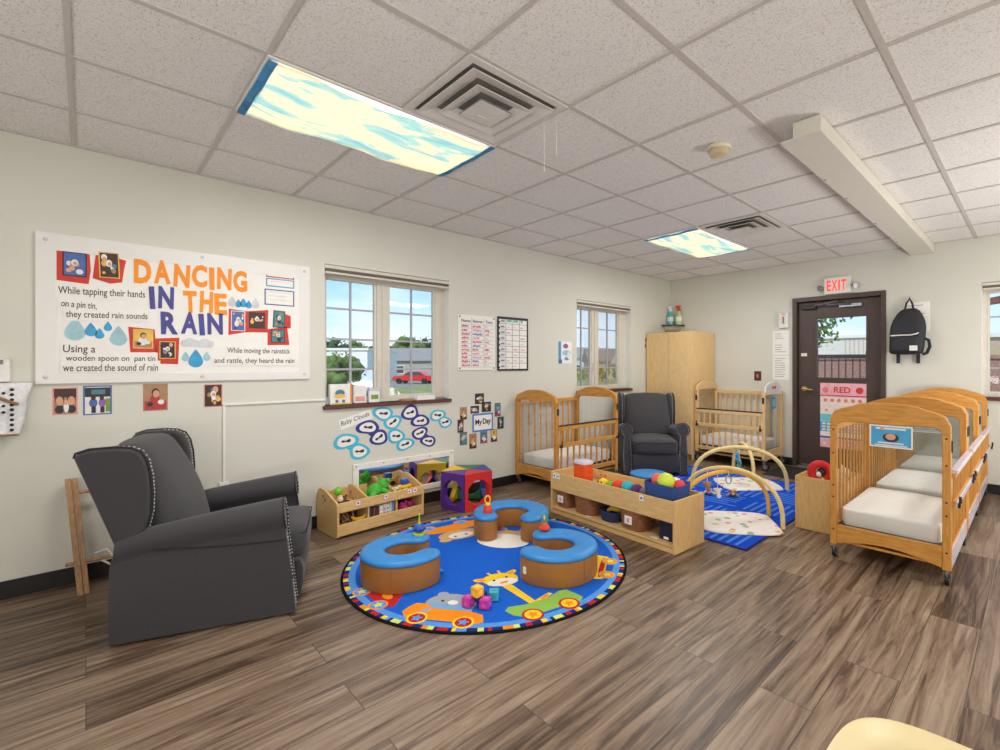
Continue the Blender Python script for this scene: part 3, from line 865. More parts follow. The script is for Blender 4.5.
# two ruled chart boards
def chart(label, y0, y1, z0, z1, style):
    t = thing('wall_chart', label, 'chart', on_left(y0, z0), LROT)
    w, h = y1 - y0, z1 - z0
    rnd = random.Random(3 if style else 8)
    inks = [mat('marker_red', (206, 72, 96), 0.6), mat('marker_blue', (84, 128, 190), 0.6), mat('marker_pink', (222, 142, 172), 0.6), M_INK, mat('marker_teal', (108, 188, 176), 0.6), M_CLOUD]
    if style == 0:
        MB().box(0, w, 0, h, 0, 0.010).build('board', M_PAPER, t, bevel=0.002)
        e = MB()
        for (a, b) in ((0.02, 0.02), (w - 0.02, 0.02), (0.02, h - 0.02), (w - 0.02, h - 0.02)): e.cyl((a, b, 0.01), (a, b, 0.014), 0.008, n=10)
        e.build('screw', M_BLACK, t)
        g = MB(); cols = (0.03, 0.165, 0.32, w - 0.03)
        for c in cols[1:3]: g.box(c - 0.0015, c + 0.0015, 0.03, h - 0.03, 0.010, 0.0112)
        for q in range(12): g.box(0.03, w - 0.03, 0.03 + q * 0.04, 0.0325 + q * 0.04, 0.010, 0.011)
        g.build('ruling', M_GREY, t)
        wr = MB()
        wr.cur = 3; add_text(wr, 'Name', 0.04, h - 0.075, 0.11, 0.032, 0.010, 0.0012, bold=0.01); add_text(wr, 'Items', 0.18, h - 0.075, 0.12, 0.032, 0.010, 0.0012, bold=0.01); add_text(wr, 'Time', 0.34, h - 0.075, 0.09, 0.03, 0.010, 0.0012, bold=0.008)
        for q in range(11):
            for c in range(3):
                wr.cur = (0, rnd.choice((1, 0, 2, 1)), rnd.choice((2, 0, 5)))[c]
                x = cols[c] + 0.012
                fill = rnd.uniform(0.55, 0.95) if c < 2 else rnd.uniform(0.2, 0.7)
                end = x + (cols[c + 1] - cols[c] - 0.024) * fill
                zz = 0.042 + q * 0.04
                while x < end:
                    l = rnd.uniform(0.006, 0.016); wr.box(x, min(end, x + l), zz + rnd.uniform(-0.004, 0.002), zz + rnd.uniform(0.012, 0.022), 0.010, 0.0112); x += l + rnd.uniform(0.002, 0.006)
        wr.build('handwriting', inks, t)
    else:
        MB().box(0, w, 0, h, 0, 0.012).build('board', M_PAPER, t, bevel=0.002)
        f = MB()
        f.box(0, w, h - 0.028, h, 0.0, 0.016); f.box(0, w, 0, 0.02, 0, 0.016); f.box(0, 0.02, 0.02, h - 0.028, 0, 0.016); f.box(w - 0.02, w, 0.02, h - 0.028, 0, 0.016)
        f.build('border', M_BLACK, t, bevel=0.003)
        g = MB()
        for c in (0.115, 0.205, 0.31): g.box(c - 0.002, c + 0.002, 0.02, h - 0.028, 0.012, 0.0132)
        for q in range(1, 9): g.box(0.02, w - 0.02, 0.02 + q * 0.0615, 0.0235 + q * 0.0615, 0.012, 0.0132)
        g.build('ruling', M_INK, t)
        wr = MB()
        for q in range(9):
            zz = 0.034 + q * 0.0615
            wr.cur = 3; wr.box(0.004, 0.03, zz - 0.006, zz + 0.012, 0.012, 0.017)
            wr.cur = 5; wr.disc((0.07, zz + 0.016), 0.038, 0.012, 0.0131, 14, 0.022)
            wr.cur = 3; wr.box(0.048, 0.09, zz + 0.011, zz + 0.020, 0.012, 0.0136)
            for c in (0.13, 0.22, 0.325):
                wr.cur = 4 if q == 8 else rnd.choice((5, 5, 0, 2))
                if q == 8 or rnd.random() < 0.75: wr.box(c, c + rnd.uniform(0.03, 0.07), zz + 0.008, zz + (0.034 if q == 8 else 0.017), 0.012, 0.013)
        wr.build('handwriting', inks, t)
chart('white wall chart with red and blue handwriting in three columns, unframed', 2.685, 3.155, 1.265, 1.83, 0)
chart('black bordered white ruled wall chart right of the red handwritten chart', 3.185, 3.625, 1.255, 1.845, 1)

# hand-washing card by the second window
t = thing('hygiene_card', 'small blue and white pictured card on the wall beside the far window', 'card', on_left(4.13, 1.335), LROT)
MB().box(0, 0.235, 0, 0.27, 0, 0.004).build('card_sheet', M_PAPER, t, bevel=0.001)
q = MB(); q.cur = 0; q.box(0.0, 0.045, 0.0, 0.27, 0.003, 0.0046); q.cur = 1; q.disc((0.125, 0.215), 0.045, 0.003, 0.0047, 18, 0.03); q.cur = 2; q.disc((0.14, 0.13), 0.075, 0.003, 0.0049, 18, 0.035); q.cur = 3; q.box(0.0, 0.06, 0.0, 0.05, 0.003, 0.0051); q.cur = 0; q.disc((0.15, 0.06), 0.05, 0.003, 0.0053, 16, 0.022); q.cur = 4; q.disc((0.18, 0.10), 0.03, 0.003, 0.0056, 12, 0.05)
q.build('printed_picture', [M_BLUE, P_PURP, M_DROP, P_BLUE, P_WHITE], t)
t = thing('wall_ornament', 'tiny brown cutout ornament on the left wall by the far window', 'ornament', on_left(5.98, 1.60), LROT)
q = MB(); q.disc((0, 0.09), 0.022, 0, 0.006, 14); q.disc((0.01, 0.05), 0.016, 0, 0.006, 12); q.disc((-0.005, 0.0), 0.018, 0, 0.006, 12, 0.03)
q.build('cutout', mat('ornament_brown', (158, 112, 66), 0.6), t)

# baby cloud pairs
M_CYAN = mat('cyan_card', (72, 186, 218), 0.65, var=0.05); M_NAVY = mat('navy_card', (48, 56, 138), 0.65, var=0.05)
def cloud_pair(i, y, z, dy, dz, m, label, s=1.0):
    t = thing('cloud_cutout_pair', label, 'wall cutout', on_left(y, z), LROT, 'paper clouds under the first window')
    bk = MB()
    def blob(cx, cy, r, seed, z0, z1, mb):
        rnd = random.Random(seed)
        pts = []
        for k in range(28):
            a = 2 * PI * k / 28
            q = r * (1 + 0.10 * math.sin(2 * a + seed) + 0.07 * math.sin(3 * a + 2 * seed))
            pts.append((cx + 1.16 * q * math.cos(a), cy + 0.80 * q * math.sin(a)))
        mb.prism(pts, z0, z1)
    r = 0.082 * s
    blob(0, 0, r, i, 0, 0.002, bk); blob(dy, dz, r * 0.95, i + 3, 0, 0.0023, bk)
    L_ = math.hypot(dy, dz); nx, ny = -dz / L_ * 0.04, dy / L_ * 0.04
    bk.prism([(nx, ny), (-nx, -ny), (dy - nx, dz - ny), (dy + nx, dz + ny)], 0, 0.0018)
    bk.build('card_backing', m, t)
    for k, (cx, cy, q) in enumerate(((0, 0, 0.70), (dy, dz, 0.66))):
        w_ = MB(); blob(cx, cy, r * q, i + 3 * k, 0.0023, 0.0036, w_); w_.build('white_cloud', M_PAPER, t)
        d = MB(); rnd = random.Random(i * 7 + k)
        ang = rnd.uniform(-0.3, 0.5)
        n0 = d.mark()
        d.disc((-0.022, 0), 0.017, 0.0036, 0.0044, 12, 0.010); d.disc((0.02, 0.002), 0.02, 0.0036, 0.0046, 12, 0.012); d.box(-0.03, 0.03, -0.006, 0.005, 0.0036, 0.0042); d.disc((0.03, 0.010), 0.010, 0.0036, 0.0048, 10)
        d.xf(n0, Matrix.Translation((cx, cy, 0)) @ Matrix.Rotation(ang, 4, 'Z'))
        d.build('photo_cutout', P_DARK, t)
for a in ((1, 1.575, 0.675, 0.115, -0.10, M_CYAN, 'bright cyan paper cloud pair, lowest and leftmost under the window sill', 1.05),
          (2, 1.765, 0.775, 0.10, -0.10, M_NAVY, 'navy edged paper cloud pair just below the Baby Clouds lettering', 1.0),
          (3, 1.905, 0.885, 0.09, -0.085, M_CYAN, 'cyan edged paper cloud pair directly right of the Baby Clouds lettering', 0.98),
          (4, 2.025, 0.672, 0.09, -0.085, M_CYAN, 'cyan edged paper cloud pair in the lower row above the wall mirror', 0.95),
          (5, 2.165, 0.875, 0.105, -0.085, M_NAVY, 'navy edged paper cloud pair in the upper row under the window sill', 1.0),
          (6, 2.265, 0.675, 0.09, -0.085, M_NAVY, 'navy edged paper cloud pair at the right of the lower row', 0.88),
          (7, 2.455, 0.83, 0.085, -0.075, M_CYAN, 'cyan paper cloud pair nearest the My Day sign', 0.88)):
    cloud_pair(*a)
t = thing('caption_strip', 'handwritten Baby Clouds paper strip under the first window', 'caption', on_left(1.54, 0.795), (R(90), 0, R(90)))
q = MB(); n0 = q.mark(); q.cur = 0; q.box(-0.01, 0.275, -0.02, 0.065, 0, 0.0012); q.cur = 1; add_text(q, 'Baby Clouds', 0, 0, 0.255, 0.05, 0.0012, 0.0009, bold=0.0, shear=0.25)
q.xf(n0, Matrix.Rotation(R(16), 4, 'Z')); q.build('lettered_paper', [M_PAPER, M_INK], t)

# My Day
t = thing('day_sign', 'blue bordered white sign reading My Day on the left wall', 'sign', on_left(2.865, 0.62), LROT)
q = MB(); q.cur = 0; q.box(0, 0.265, 0, 0.19, 0, 0.003); q.cur = 1; q.box(0.018, 0.247, 0.018, 0.172, 0.002, 0.0036); q.build('sign_card', [mat('sign_blue', (66, 122, 200), 0.6), M_PAPER], t)
q = MB(); add_text(q, 'My', 0.035, 0.06, 0.085, 0.07, 0.0036, 0.001, bold=0.03); add_text(q, 'Day', 0.13, 0.06, 0.105, 0.075, 0.0036, 0.001, bold=0.03); q.build('lettering', M_INK, t)
for i, (y, z, w, h, k, lab) in enumerate((
        (2.955, 0.965, 0.115, 0.11, 'mix', 'dark snapshot at the very top of the My Day cluster'),
        (2.755, 0.825, 0.085, 0.13, 'baby', 'tan snapshot at the upper left corner of the My Day cluster'),
        (2.895, 0.855, 0.125, 0.095, 'mix', 'pale snapshot just above the My Day sign'),
        (3.045, 0.875, 0.12, 0.105, 'mix', 'yellow and black snapshot above the right end of the My Day sign'),
        (3.195, 0.835, 0.082, 0.145, 'baby', 'tall snapshot at the upper right of the My Day sign'),
        (3.235, 0.69, 0.085, 0.13, 'mix', 'dark snapshot directly right of the My Day sign'),
        (2.72, 0.70, 0.075, 0.135, 'mix', 'snapshot with blue at its base directly left of the My Day sign'),
        (2.755, 0.57, 0.085, 0.13, 'mix', 'brown snapshot at the lower left corner of the My Day cluster'),
        (2.872, 0.53, 0.09, 0.155, 'baby', 'red and blue snapshot hanging lowest under the My Day sign'),
        (3.01, 0.555, 0.092, 0.125, 'baby', 'blue snapshot centred under the My Day sign'),
        (3.145, 0.56, 0.085, 0.135, 'baby', 'red topped snapshot at the lower right of the My Day sign'))):
    t = thing('snapshot', lab, 'photo', on_left(y, z), LROT, 'snapshots around the My Day sign')
    photo_print('print', t, 0, 0, w, h, k, [8, 9, 0, 8, 8, 8, 9, 2, 6, 4, 6][i], 0, 0, 200 + i * 3)

# low wall mirror
M_MIRROR = mat('mirror_silver', (232, 236, 238), 0.02, metal=1.0, var=0.0)
t = thing('wall_mirror', 'long low mirror in a white frame on the left wall behind the toy shelf', 'mirror', on_left(1.63, 0.135), LROT)
w, h = 1.0, 0.335
q = MB()
for (a, b, c, d) in ((0, w, 0, 0.05), (0, w, h - 0.05, h), (0, 0.05, 0.05, h - 0.05), (w - 0.05, w, 0.05, h - 0.05)): q.box(a, b, c, d, 0, 0.02)
q.build('frame', M_WHITE, t, bevel=0.004)
MB().box(0.05, w - 0.05, 0.05, h - 0.05, 0, 0.010).build('mirror_sheet', M_MIRROR, t)
q = MB()
for a in (0.025, 0.27, 0.5, 0.73, w - 0.025): q.cyl((a, h - 0.02, 0.02), (a, h - 0.02, 0.023), 0.006, n=8)
q.build('screw', M_GREY, t)

# cloth bag and dispenser at the left edge
t = thing('wall_dispenser', 'white plastic dispenser at the far left edge of the left wall', 'dispenser', on_left(-0.42, 1.225), LROT)
MB().box(-0.12, 0.115, 0, 0.13, 0, 0.06).build('housing', M_WHITE, t, bevel=0.01)
MB().box(-0.12, 0.09, 0.10, 0.125, 0.06, 0.066).build('dispenser_slot', M_GREY, t)
t = thing('hanging_bag', 'white patterned cloth bag hanging at the far left edge of the wall', 'bag', on_left(-0.37, 0.93), LROT)
q = MB(); rings = []
for j in range(11):
    v = j / 10; z = 0.29 * v
    rings.append([((0.10 + 0.05 * v) * math.cos(a) * (1 + 0.05 * math.sin(5 * a + 7 * v)), z, 0.055 + (0.045 + 0.012 * math.sin(9 * v + 2 * a)) * math.sin(a)) for a in [2 * PI * k / 24 for k in range(24)]])
q.loft(rings); q.build('cloth_body', mat('quilted_white', (228, 230, 232), 0.8, var=0.12, scale=60, bump=0.4, bscale=60), t, smooth=60)
q = MB()
for k in range(9): q.ball((0.075, 0.03 + 0.028 * k, 0.102), (0.009, 0.009, 0.006), 8, 6)
for k in range(3):
    for j in range(4): q.ball((0.045 - 0.04 * k, 0.13 + 0.035 * j, 0.110), (0.008, 0.008, 0.005), 8, 6)
q.build('dotted_trim', M_BLACK, t, smooth=60)
q = MB(); q.tube([(-0.12, 0.24, 0.11), (0.0, 0.225, 0.118), (0.10, 0.17, 0.105)], 0.008, 8); q.tube([(-0.12, 0.03, 0.10), (0, 0.005, 0.108), (0.10, 0.0, 0.09)], 0.006, 8)
q.build('leather_strap', mat('tan_strap', (150, 104, 66), 0.6), t, smooth=60)

# ==================================================================================== BACK WALL ITEMS
t = thing('exit_sign', 'lit red EXIT sign with two lamp heads above the brown door', 'exit sign', on_back(-1.865, 2.195), BROT)
MB().box(0, 0.29, 0, 0.20, 0, 0.05).build('housing', M_WHITE, t, bevel=0.006)
q = MB()
add_text(q, 'E', 0.035, 0.035, 0.042, 0.13, 0.050, 0.002, bold=0.02); add_text(q, 'X', 0.088, 0.035, 0.058, 0.13, 0.050, 0.002, bold=0.02); add_text(q, 'I', 0.160, 0.035, 0.016, 0.13, 0.050, 0.002, bold=0.0); add_text(q, 'T', 0.190, 0.035, 0.055, 0.13, 0.050, 0.002, bold=0.02)
q.build('lit_letters', emit('exit_red', (238, 62, 40), 0.9), t)
for s_, x in ((-1, -0.03), (1, 0.325)):
    q = MB(); q.tube([(x - s_ * 0.04, 0.09, 0.03), (x, 0.085, 0.035)], 0.008, 8)
    n0 = q.mark(); q.lathe([(0, -0.03), (0.02, -0.028), (0.034, 0.0), (0.036, 0.018), (0.030, 0.02), (0, 0.014)], 18); q.xf(n0, Matrix.Translation((x + s_ * 0.01, 0.08, 0.045)) @ Matrix.Rotation(s_ * 0.7, 4, 'Y'))
    q.build('lamp_head', M_METAL, t, smooth=50)
t = thing('fire_alarm_strobe', 'small white fire alarm strobe with red lettering left of the door frame', 'alarm', on_back(-2.405, 1.805), BROT)
MB().box(0, 0.115, 0, 0.20, 0, 0.045).build('housing', M_WHITE, t, bevel=0.008)
MB().box(0.035, 0.08, 0.05, 0.16, 0.045, 0.06).build('strobe_lens', M_ACRYL, t, bevel=0.004)
q = MB(); q.box(0.05, 0.065, 0.06, 0.15, 0.0452, 0.047); add_text(q, 'FIRE', 0.03, 0.172, 0.055, 0.015, 0.045, 0.001); q.build('red_marking', P_RED, t)
def notice(lab, x, z, w, h, seed, qr=False):
    t = thing('notice_sheet', lab, 'notice', on_back(x, z), BROT)
    MB().box(0, w, 0, h, 0, 0.003).build('sheet', M_PAPER, t)
    q = MB(); rnd = random.Random(seed)
    for k in range(9):
        zz = h - 0.04 - k * (h - 0.08) / 8
        if rnd.random() < 0.8: q.box(0.03, 0.03 + (w - 0.06) * rnd.uniform(0.5, 1), zz, zz + 0.006, 0.003, 0.0036)
    q.build('printed_lines', M_GREY, t)
notice('upper white printed notice under the fire alarm strobe', -2.50, 1.45, 0.21, 0.32, 4)
notice('lower white printed notice left of the door, above the crib end', -2.50, 1.12, 0.21, 0.32, 6)
t = thing('switch_plate', 'small brown switch plate on the back wall above the crib', 'switch', on_back(-2.745, 1.10), BROT)
MB().box(0, 0.095, 0, 0.13, 0, 0.008).build('plate', mat('switch_brown', (92, 46, 40), 0.4), t, bevel=0.003)
MB().box(0.032, 0.063, 0.04, 0.09, 0.008, 0.014).build('rocker', P_TAN, t, bevel=0.002)
# poster on the door
t = thing('door_poster', 'tall pink and blue poster headed RED taped to the lower door', 'poster', (-1.935, WY + 0.0545, 0.28), BROT)
w, h = 0.50, 0.81
q = MB()
cols = [mat('poster_pink', (238, 176, 188), 0.6), mat('poster_rose', (226, 70, 100), 0.6), mat('poster_cream', (238, 224, 212), 0.6), mat('poster_cyan', (112, 206, 224), 0.6), mat('poster_blue', (70, 160, 214), 0.6), M_PAPER, mat('poster_navy', (70, 90, 170), 0.6)]
for c, a, b in ((5, 0, h), (0, 0.64, 0.81), (1, 0.645, 0.66), (2, 0.555, 0.64), (2, 0.43, 0.545), (3, 0.33, 0.42), (4, 0.20, 0.325), (5, 0.14, 0.195), (6, 0.115, 0.14), (0, 0.0, 0.105)):
    q.cur = c; q.box(0, w, a, b, 0, 0.0010 if b - a > 0.5 else 0.0015 + 0.0001 * c)
q.build('poster_sheet', cols, t)
q = MB(); add_text(q, 'RED', 0.155, 0.69, 0.18, 0.075, 0.0025, 0.001, bold=0.02)
q.disc((0.43, 0.725), 0.04, 0.0025, 0.0034, 18); q.build('lettering', M_RED, t)
q = MB(); rnd = random.Random(2)
for k in range(6): q.disc((0.06 + 0.075 * k, 0.595), 0.022, 0.0025, 0.0032, 12)
q.disc((0.06, 0.725), 0.035, 0.0025, 0.0032, 14); q.disc((0.07, 0.47), 0.015, 0.0025, 0.0032, 10)
q.build('picture_spots', mat('poster_salmon', (226, 128, 122), 0.6), t)
q = MB()
for k in range(8):
    for j in range(3): q.box(0.02 + 0.055 * k, 0.06 + 0.055 * k, 0.21 + 0.038 * j, 0.235 + 0.038 * j, 0.002, 0.0032)
for k in range(5): q.disc((0.05 + 0.09 * k, 0.05), 0.02, 0.0022, 0.0030, 12)
q.build('picture_squares', P_WHITE, t)

# wall notice + backpack
notice('printed notice with a photo on the back wall behind the black backpack', -1.06, 1.69, 0.23, 0.33, 12)
t = thing('backpack', 'black backpack with white zip and small white label hanging on the back wall', 'backpack', on_back(-1.03, 1.40), BROT)
M_BAG = mat('black_nylon', (34, 35, 42), 0.6, var=0.15, scale=30, bump=0.2, bscale=160)
q = MB(); rings = []
for j in range(13):
    v = j / 12
    wv = (0.152 + 0.010 * math.sin(PI * v)) * (1 - max(0, v - 0.55) ** 2 * 2.6); hz = 0.03 + 0.52 * v
    dv = 0.075 * (1 - 0.5 * v ** 2.5)
    tilt = 0.03 * v
    rings.append([(wv * (1 if v < 1 else 0.9) * math.copysign(abs(math.cos(a)) ** 0.6, math.cos(a)) - 0.0 + tilt, hz, 0.015 + dv + dv * math.copysign(abs(math.sin(a)) ** 0.6, math.sin(a))) for a in [2 * PI * k / 28 for k in range(28)]])
q.loft(rings); q.build('main_bag', M_BAG, t, smooth=70, sub=1)
q = MB(); rings = []
for j in range(8):
    v = j / 7; zc = 0.05 + 0.20 * v
    rings.append([(0.128 * math.copysign(abs(math.cos(a)) ** 0.5, math.cos(a)) * (1 if 0 < j < 7 else 0.92), zc, 0.14 + (0.04 if 0 < j < 7 else 0.02) * (0.5 + 0.5 * math.sin(a))) for a in [2 * PI * k / 24 for k in range(24)]])
q.loft(rings); pk = q.build('front_pocket', M_BAG, t, smooth=70)
q = MB(); q.tube([(-0.128, 0.245, 0.170), (-0.05, 0.247, 0.181), (0.06, 0.247, 0.181), (0.105, 0.258, 0.176), (0.122, 0.268, 0.166)], 0.007, 6); q.build('zip', M_WHITE, pk, smooth=60)
MB().box(0.045, 0.115, 0.075, 0.13, 0.180, 0.184).build('label_patch', M_WHITE, pk)
q = MB(); q.tube([(-0.01, 0.53, 0.09), (0.0, 0.61, 0.06), (0.025, 0.66, 0.035), (0.05, 0.61, 0.06), (0.07, 0.53, 0.09)], 0.010, 8); q.build('grab_loop', M_BAG, t, smooth=60)
for x0 in (-0.08, 0.10):
    q = MB(); q.box(x0 - 0.017, x0 + 0.017, -0.065, 0.05, 0.03, 0.036); q.build('strap_tail', M_BAG, t)
q = MB(); q.tube([(0.14, 0.22, 0.05), (0.195, 0.19, 0.05), (0.205, 0.12, 0.05), (0.18, 0.05, 0.05), (0.14, 0.035, 0.05)], 0.016, 8, flat=0.35); q.build('shoulder_strap', M_BAG, t, smooth=60)
q = MB(); q.tube([(0.025, 0.66, 0.0), (0.025, 0.665, 0.04), (0.025, 0.685, 0.045)], 0.005, 6)
tag(q.build('wall_hook', M_METAL, None, smooth=60, loc=on_back(-1.03, 1.40), rot=BROT), 'small metal wall hook holding the black backpack', 'hook')

# corner shelf with two spray bottles
t = thing('corner_shelf', 'small dark quarter round shelf in the room corner above the wardrobe', 'shelf', (WX, WY, 1.915))
pts = [(0, 0)] + [(0.26 * math.cos(a), -0.26 * math.sin(a)) for a in [PI / 2 * k / 12 for k in range(13)]]
MB().prism(pts, 0, 0.02).build('shelf_board', mat('dark_walnut', (58, 42, 36), 0.4), t, bevel=0.003)
q = MB(); rings = []
for k in range(7):
    v = k / 6; r = 0.20 * math.sqrt(1 - (1 - v) ** 2 * 0.98)
    rings.append([(0.001, -0.001, -0.11 + 0.11 * v)] + [(0.002 + r * math.cos(a), -0.002 - r * math.sin(a), -0.11 + 0.11 * v) for a in [PI / 2 * j / 10 for j in range(11)]])
q.loft(rings); q.build('bracket', mat('beige_bracket', (196, 188, 172), 0.6), t, smooth=50)
def spray_bottle(label, x, y, liquid, nozzle):
    t = thing('spray_bottle', label, 'bottle', (x, y, 1.935))
    MB().lathe([(0, 0), (0.046, 0), (0.05, 0.01), (0.05, 0.13), (0.046, 0.15), (0.022, 0.20), (0.019, 0.215), (0, 0.215)], 20).build('liquid_body', liquid, t, smooth=50)
    MB().lathe([(0, 0.06), (0.0508, 0.06), (0.0508, 0.125), (0, 0.125)], 20).build('wrap_label', M_WHITE, t, smooth=40)
    MB().lathe([(0, 0.215), (0.022, 0.215), (0.024, 0.24), (0.016, 0.255), (0, 0.255)], 16).build('collar', nozzle, t, smooth=40)
    q = MB(); q.prism([(-0.03, 0.25), (0.02, 0.25), (0.028, 0.275), (0.028, 0.30), (-0.045, 0.30), (-0.05, 0.285)], -0.014, 0.014, 'xz'); q.tube([(0.008, 0, 0.265), (0.03, 0, 0.24), (0.038, 0, 0.215)], 0.006, 6)
    q.build('trigger_head', nozzle if nozzle is not M_WHITE else M_WHITE, t, bevel=0.003)
M_TEALQ = mat('teal_liquid', (86, 190, 206), 0.2); M_LIME = mat('lime_liquid', (182, 210, 150), 0.2)
spray_bottle('white topped spray bottle with teal liquid on the corner shelf', WX + 0.065, WY - 0.10, M_TEALQ, M_WHITE)
spray_bottle('red topped spray bottle with pale green liquid on the corner shelf', WX + 0.19, WY - 0.07, M_LIME, mat('red_nozzle', (214, 70, 60), 0.4))

# ==================================================================================== FURNITURE
# ---- wardrobe
def wardrobe():
    x0, x1, y0, y1 = -4.05, -3.315, 5.97, 6.63
    t = thing('wardrobe', 'tall pale maple two door wardrobe in the far corner', 'wardrobe', ((x0 + x1) / 2, (y0 + y1) / 2, 0))
    w, d, h = (x1 - x0) / 2, (y1 - y0) / 2, 1.785
    q = MB()
    q.box(-w, -w + 0.02, -d + 0.022, d, 0.0, h); q.box(w - 0.02, w, -d + 0.022, d, 0.0, h); q.box(-w + 0.02, w - 0.02, -d + 0.022, d, h - 0.02, h); q.box(-w + 0.02, w - 0.02, -d + 0.022, d, 0.08, 0.10); q.box(-w + 0.02, w - 0.02, d - 0.01, d, 0.1, h - 0.02); q.box(-w + 0.02, w - 0.02, -d + 0.06, -d + 0.08, 0, 0.08)
    q.build('carcass', MAPLE['z'], t, bevel=0.002)
    for s_ in (-1, 1):
        a, b = (-w, -0.0015) if s_ < 0 else (0.0015, w)
        dr = MB().box(a + 0.001, b - 0.001, -d, -d + 0.02, 0.085, h - 0.003).build('door', MAPLE['z'], t, bevel=0.002)
        hx = s_ * 0.04
        q = MB(); q.tube([(hx, -d, 0.86), (hx, -d - 0.03, 0.865), (hx, -d - 0.03, 0.985), (hx, -d, 0.99)], 0.005, 8); q.build('handle', M_METAL, dr, smooth=60)
wardrobe()

# ---- cribs
M_SHEET = mat('white_crib_sheet', (240, 237, 232), 0.85, var=0.03, scale=7, bump=0.35, bscale=22)
M_GATECAP = mat('pale_lilac_gate_cap', (206, 200, 212), 0.25, var=0.05)
def crib(label, loc, rot, Lx, W_, woods, endA, endB, cap, wheel=0.034, white_arch=False, group=None):
    t = thing('crib', label, 'crib', loc, rot, group)
    a, b = Lx / 2, W_ / 2
    p = 0.042
    zb = wheel * 2 + 0.025
    for sx_ in (-1, 1):
        for sy_ in (-1, 1):
            q = MB(); q.box(sx_ * a - (p if sx_ > 0 else 0), sx_ * a + (0 if sx_ > 0 else p), sy_ * b - (p if sy_ > 0 else 0), sy_ * b + (0 if sy_ > 0 else p), zb, 0.93)
            po = q.build('post', woods['z'], t, bevel=0.006)
            cx, cy = sx_ * (a - p / 2), sy_ * (b - p / 2)
            for zz in (0.20, 0.42, 0.50, 0.72, 0.88): MB().cyl((sx_ * (a + 0.001), cy, zz), (sx_ * (a - 0.002), cy, zz), 0.006, n=10).build('bolt', M_BLACK, po)
            q = MB()
            q.cyl((cx, cy, zb), (cx, cy, wheel * 2 - 0.01), 0.009, n=10)
            for k in (-1, 1): q.prism([(cx - 0.012, zb - 0.015), (cx + 0.016, zb - 0.015), (cx + 0.03, wheel - 0.01), (cx + 0.012, wheel - 0.014)], cy + k * 0.016 - 0.002, cy + k * 0.016 + 0.002, 'xz')
            q.box(cx - 0.014, cx + 0.018, cy - 0.018, cy + 0.018, zb - 0.018, zb - 0.012)
            ca = q.build('caster', M_METAL, t)
            q = MB(); wx = cx + 0.018
            q.cyl((wx, cy - 0.011, wheel), (wx, cy + 0.011, wheel), wheel, n=24)
            q.build('wheel', M_BLACK, ca, bevel=0.003)
            q = MB(); q.cyl((wx, cy - 0.0135, wheel), (wx, cy + 0.0135, wheel), wheel * 0.55, n=18); q.build('wheel_hub', M_GREY, ca)
    for sx_, kind in ((-1, endA), (1, endB)):
        x0, x1 = (-a - 0.003, -a + p - 0.006) if sx_ < 0 else (a - p + 0.006, a + 0.003)
        # arched top rail
        top = []
        for k in range(25):
            u = -1 + 2 * k / 24
            au = abs(u)
            z = 0.975 + 0.072 * (1 - au ** 2.3) + (0.0 if au > 0.55 else 0.006)
            if cap == 'lilac': z += 0.022
            if au > 0.93: z -= (au - 0.93) * 0.6
            top.append((u * b, z))
        if white_arch and sx_ > 0:
            MB().prism([(-b + p, 0.90), (b - p, 0.90)] + [(y, z) for y, z in reversed(top) if abs(y) < b - p], x0 + 0.008, x1 - 0.008, 'yz').build('arched_panel', M_WHITE, t, bevel=0.006)
            q = MB(); n0 = q.mark(); add_text(q, 'abc', -0.055, 0.0, 0.11, 0.045, 0, 0.0015, bold=0.03)
        else:
            q = MB(); q.prism([(-b, 0.90), (-b + p - 0.002, 0.90), (-b + p + 0.012, 0.925), (-b + p + 0.035, 0.937), (b - p - 0.035, 0.937), (b - p - 0.012, 0.925), (b - p + 0.002, 0.90), (b, 0.90)] + top[::-1], x0, x1, 'yz')
            q.build('arched_rail', woods['y'], t, bevel=0.007)
        # bottom end rail with arched lower edge
        low = [(-b + p + (2 * b - 2 * p) * k / 16, 0.105 + 0.045 * math.sin(PI * k / 16)) for k in range(17)]
        MB().prism([(b - p, 0.232), (-b + p, 0.232)] + low, x0 + 0.006, x1 - 0.006, 'yz').build('end_rail', woods['y'], t, bevel=0.003)
        xm = (x0 + x1) / 2
        if kind == 'clear':
            MB().box(xm - 0.003, xm + 0.003, -b + p - 0.004, b - p + 0.004, 0.228, 0.945).build('clear_panel', M_ACRYL, t)
        else:
            q = MB(); q.box(xm - 0.011, xm + 0.011, -b + p, b - p, 0.865, 0.895)
            q.build('slat_rail', woods['y'], t, bevel=0.003)
            q = MB(); n = 6
            for k in range(n):
                y = -b + p + (2 * b - 2 * p) * (k + 1) / (n + 1)
                q.box(xm - 0.006, xm + 0.006, y - 0.012, y + 0.012, 0.23, 0.866)
            q.build('slats', woods['z'], t)
    # fixed back side
    yb0, yb1 = b - p + 0.008, b - 0.008
    MB().box(-a + p, a - p, yb0, yb1, 0.875, 0.915).build('back_rail', woods['x'], t, bevel=0.004)
    MB().box(-a + p, a - p, yb0, yb1, 0.165, 0.222).build('lower_rail', woods['x'], t, bevel=0.004)
    q = MB(); n = 10
    for k in range(n):
        x = -a + p + (2 * a - 2 * p) * (k + 0.5) / n
        q.box(x - 0.010, x + 0.010, (yb0 + yb1) / 2 - 0.005, (yb0 + yb1) / 2 + 0.005, 0.22, 0.878)
    q.build('slats', woods['z'], t)
    # drop gate on the front side
    yf0, yf1 = -b + 0.004, -b + 0.026
    out = 0.022
    g = MB(); g.box(-a + p - 0.012, a - p + 0.012, yf0 - out, yf1 - out, 0.645, 0.69); g.box(-a + p - 0.012, a - p + 0.012, yf0 - out, yf1 - out, 0.468, 0.512)
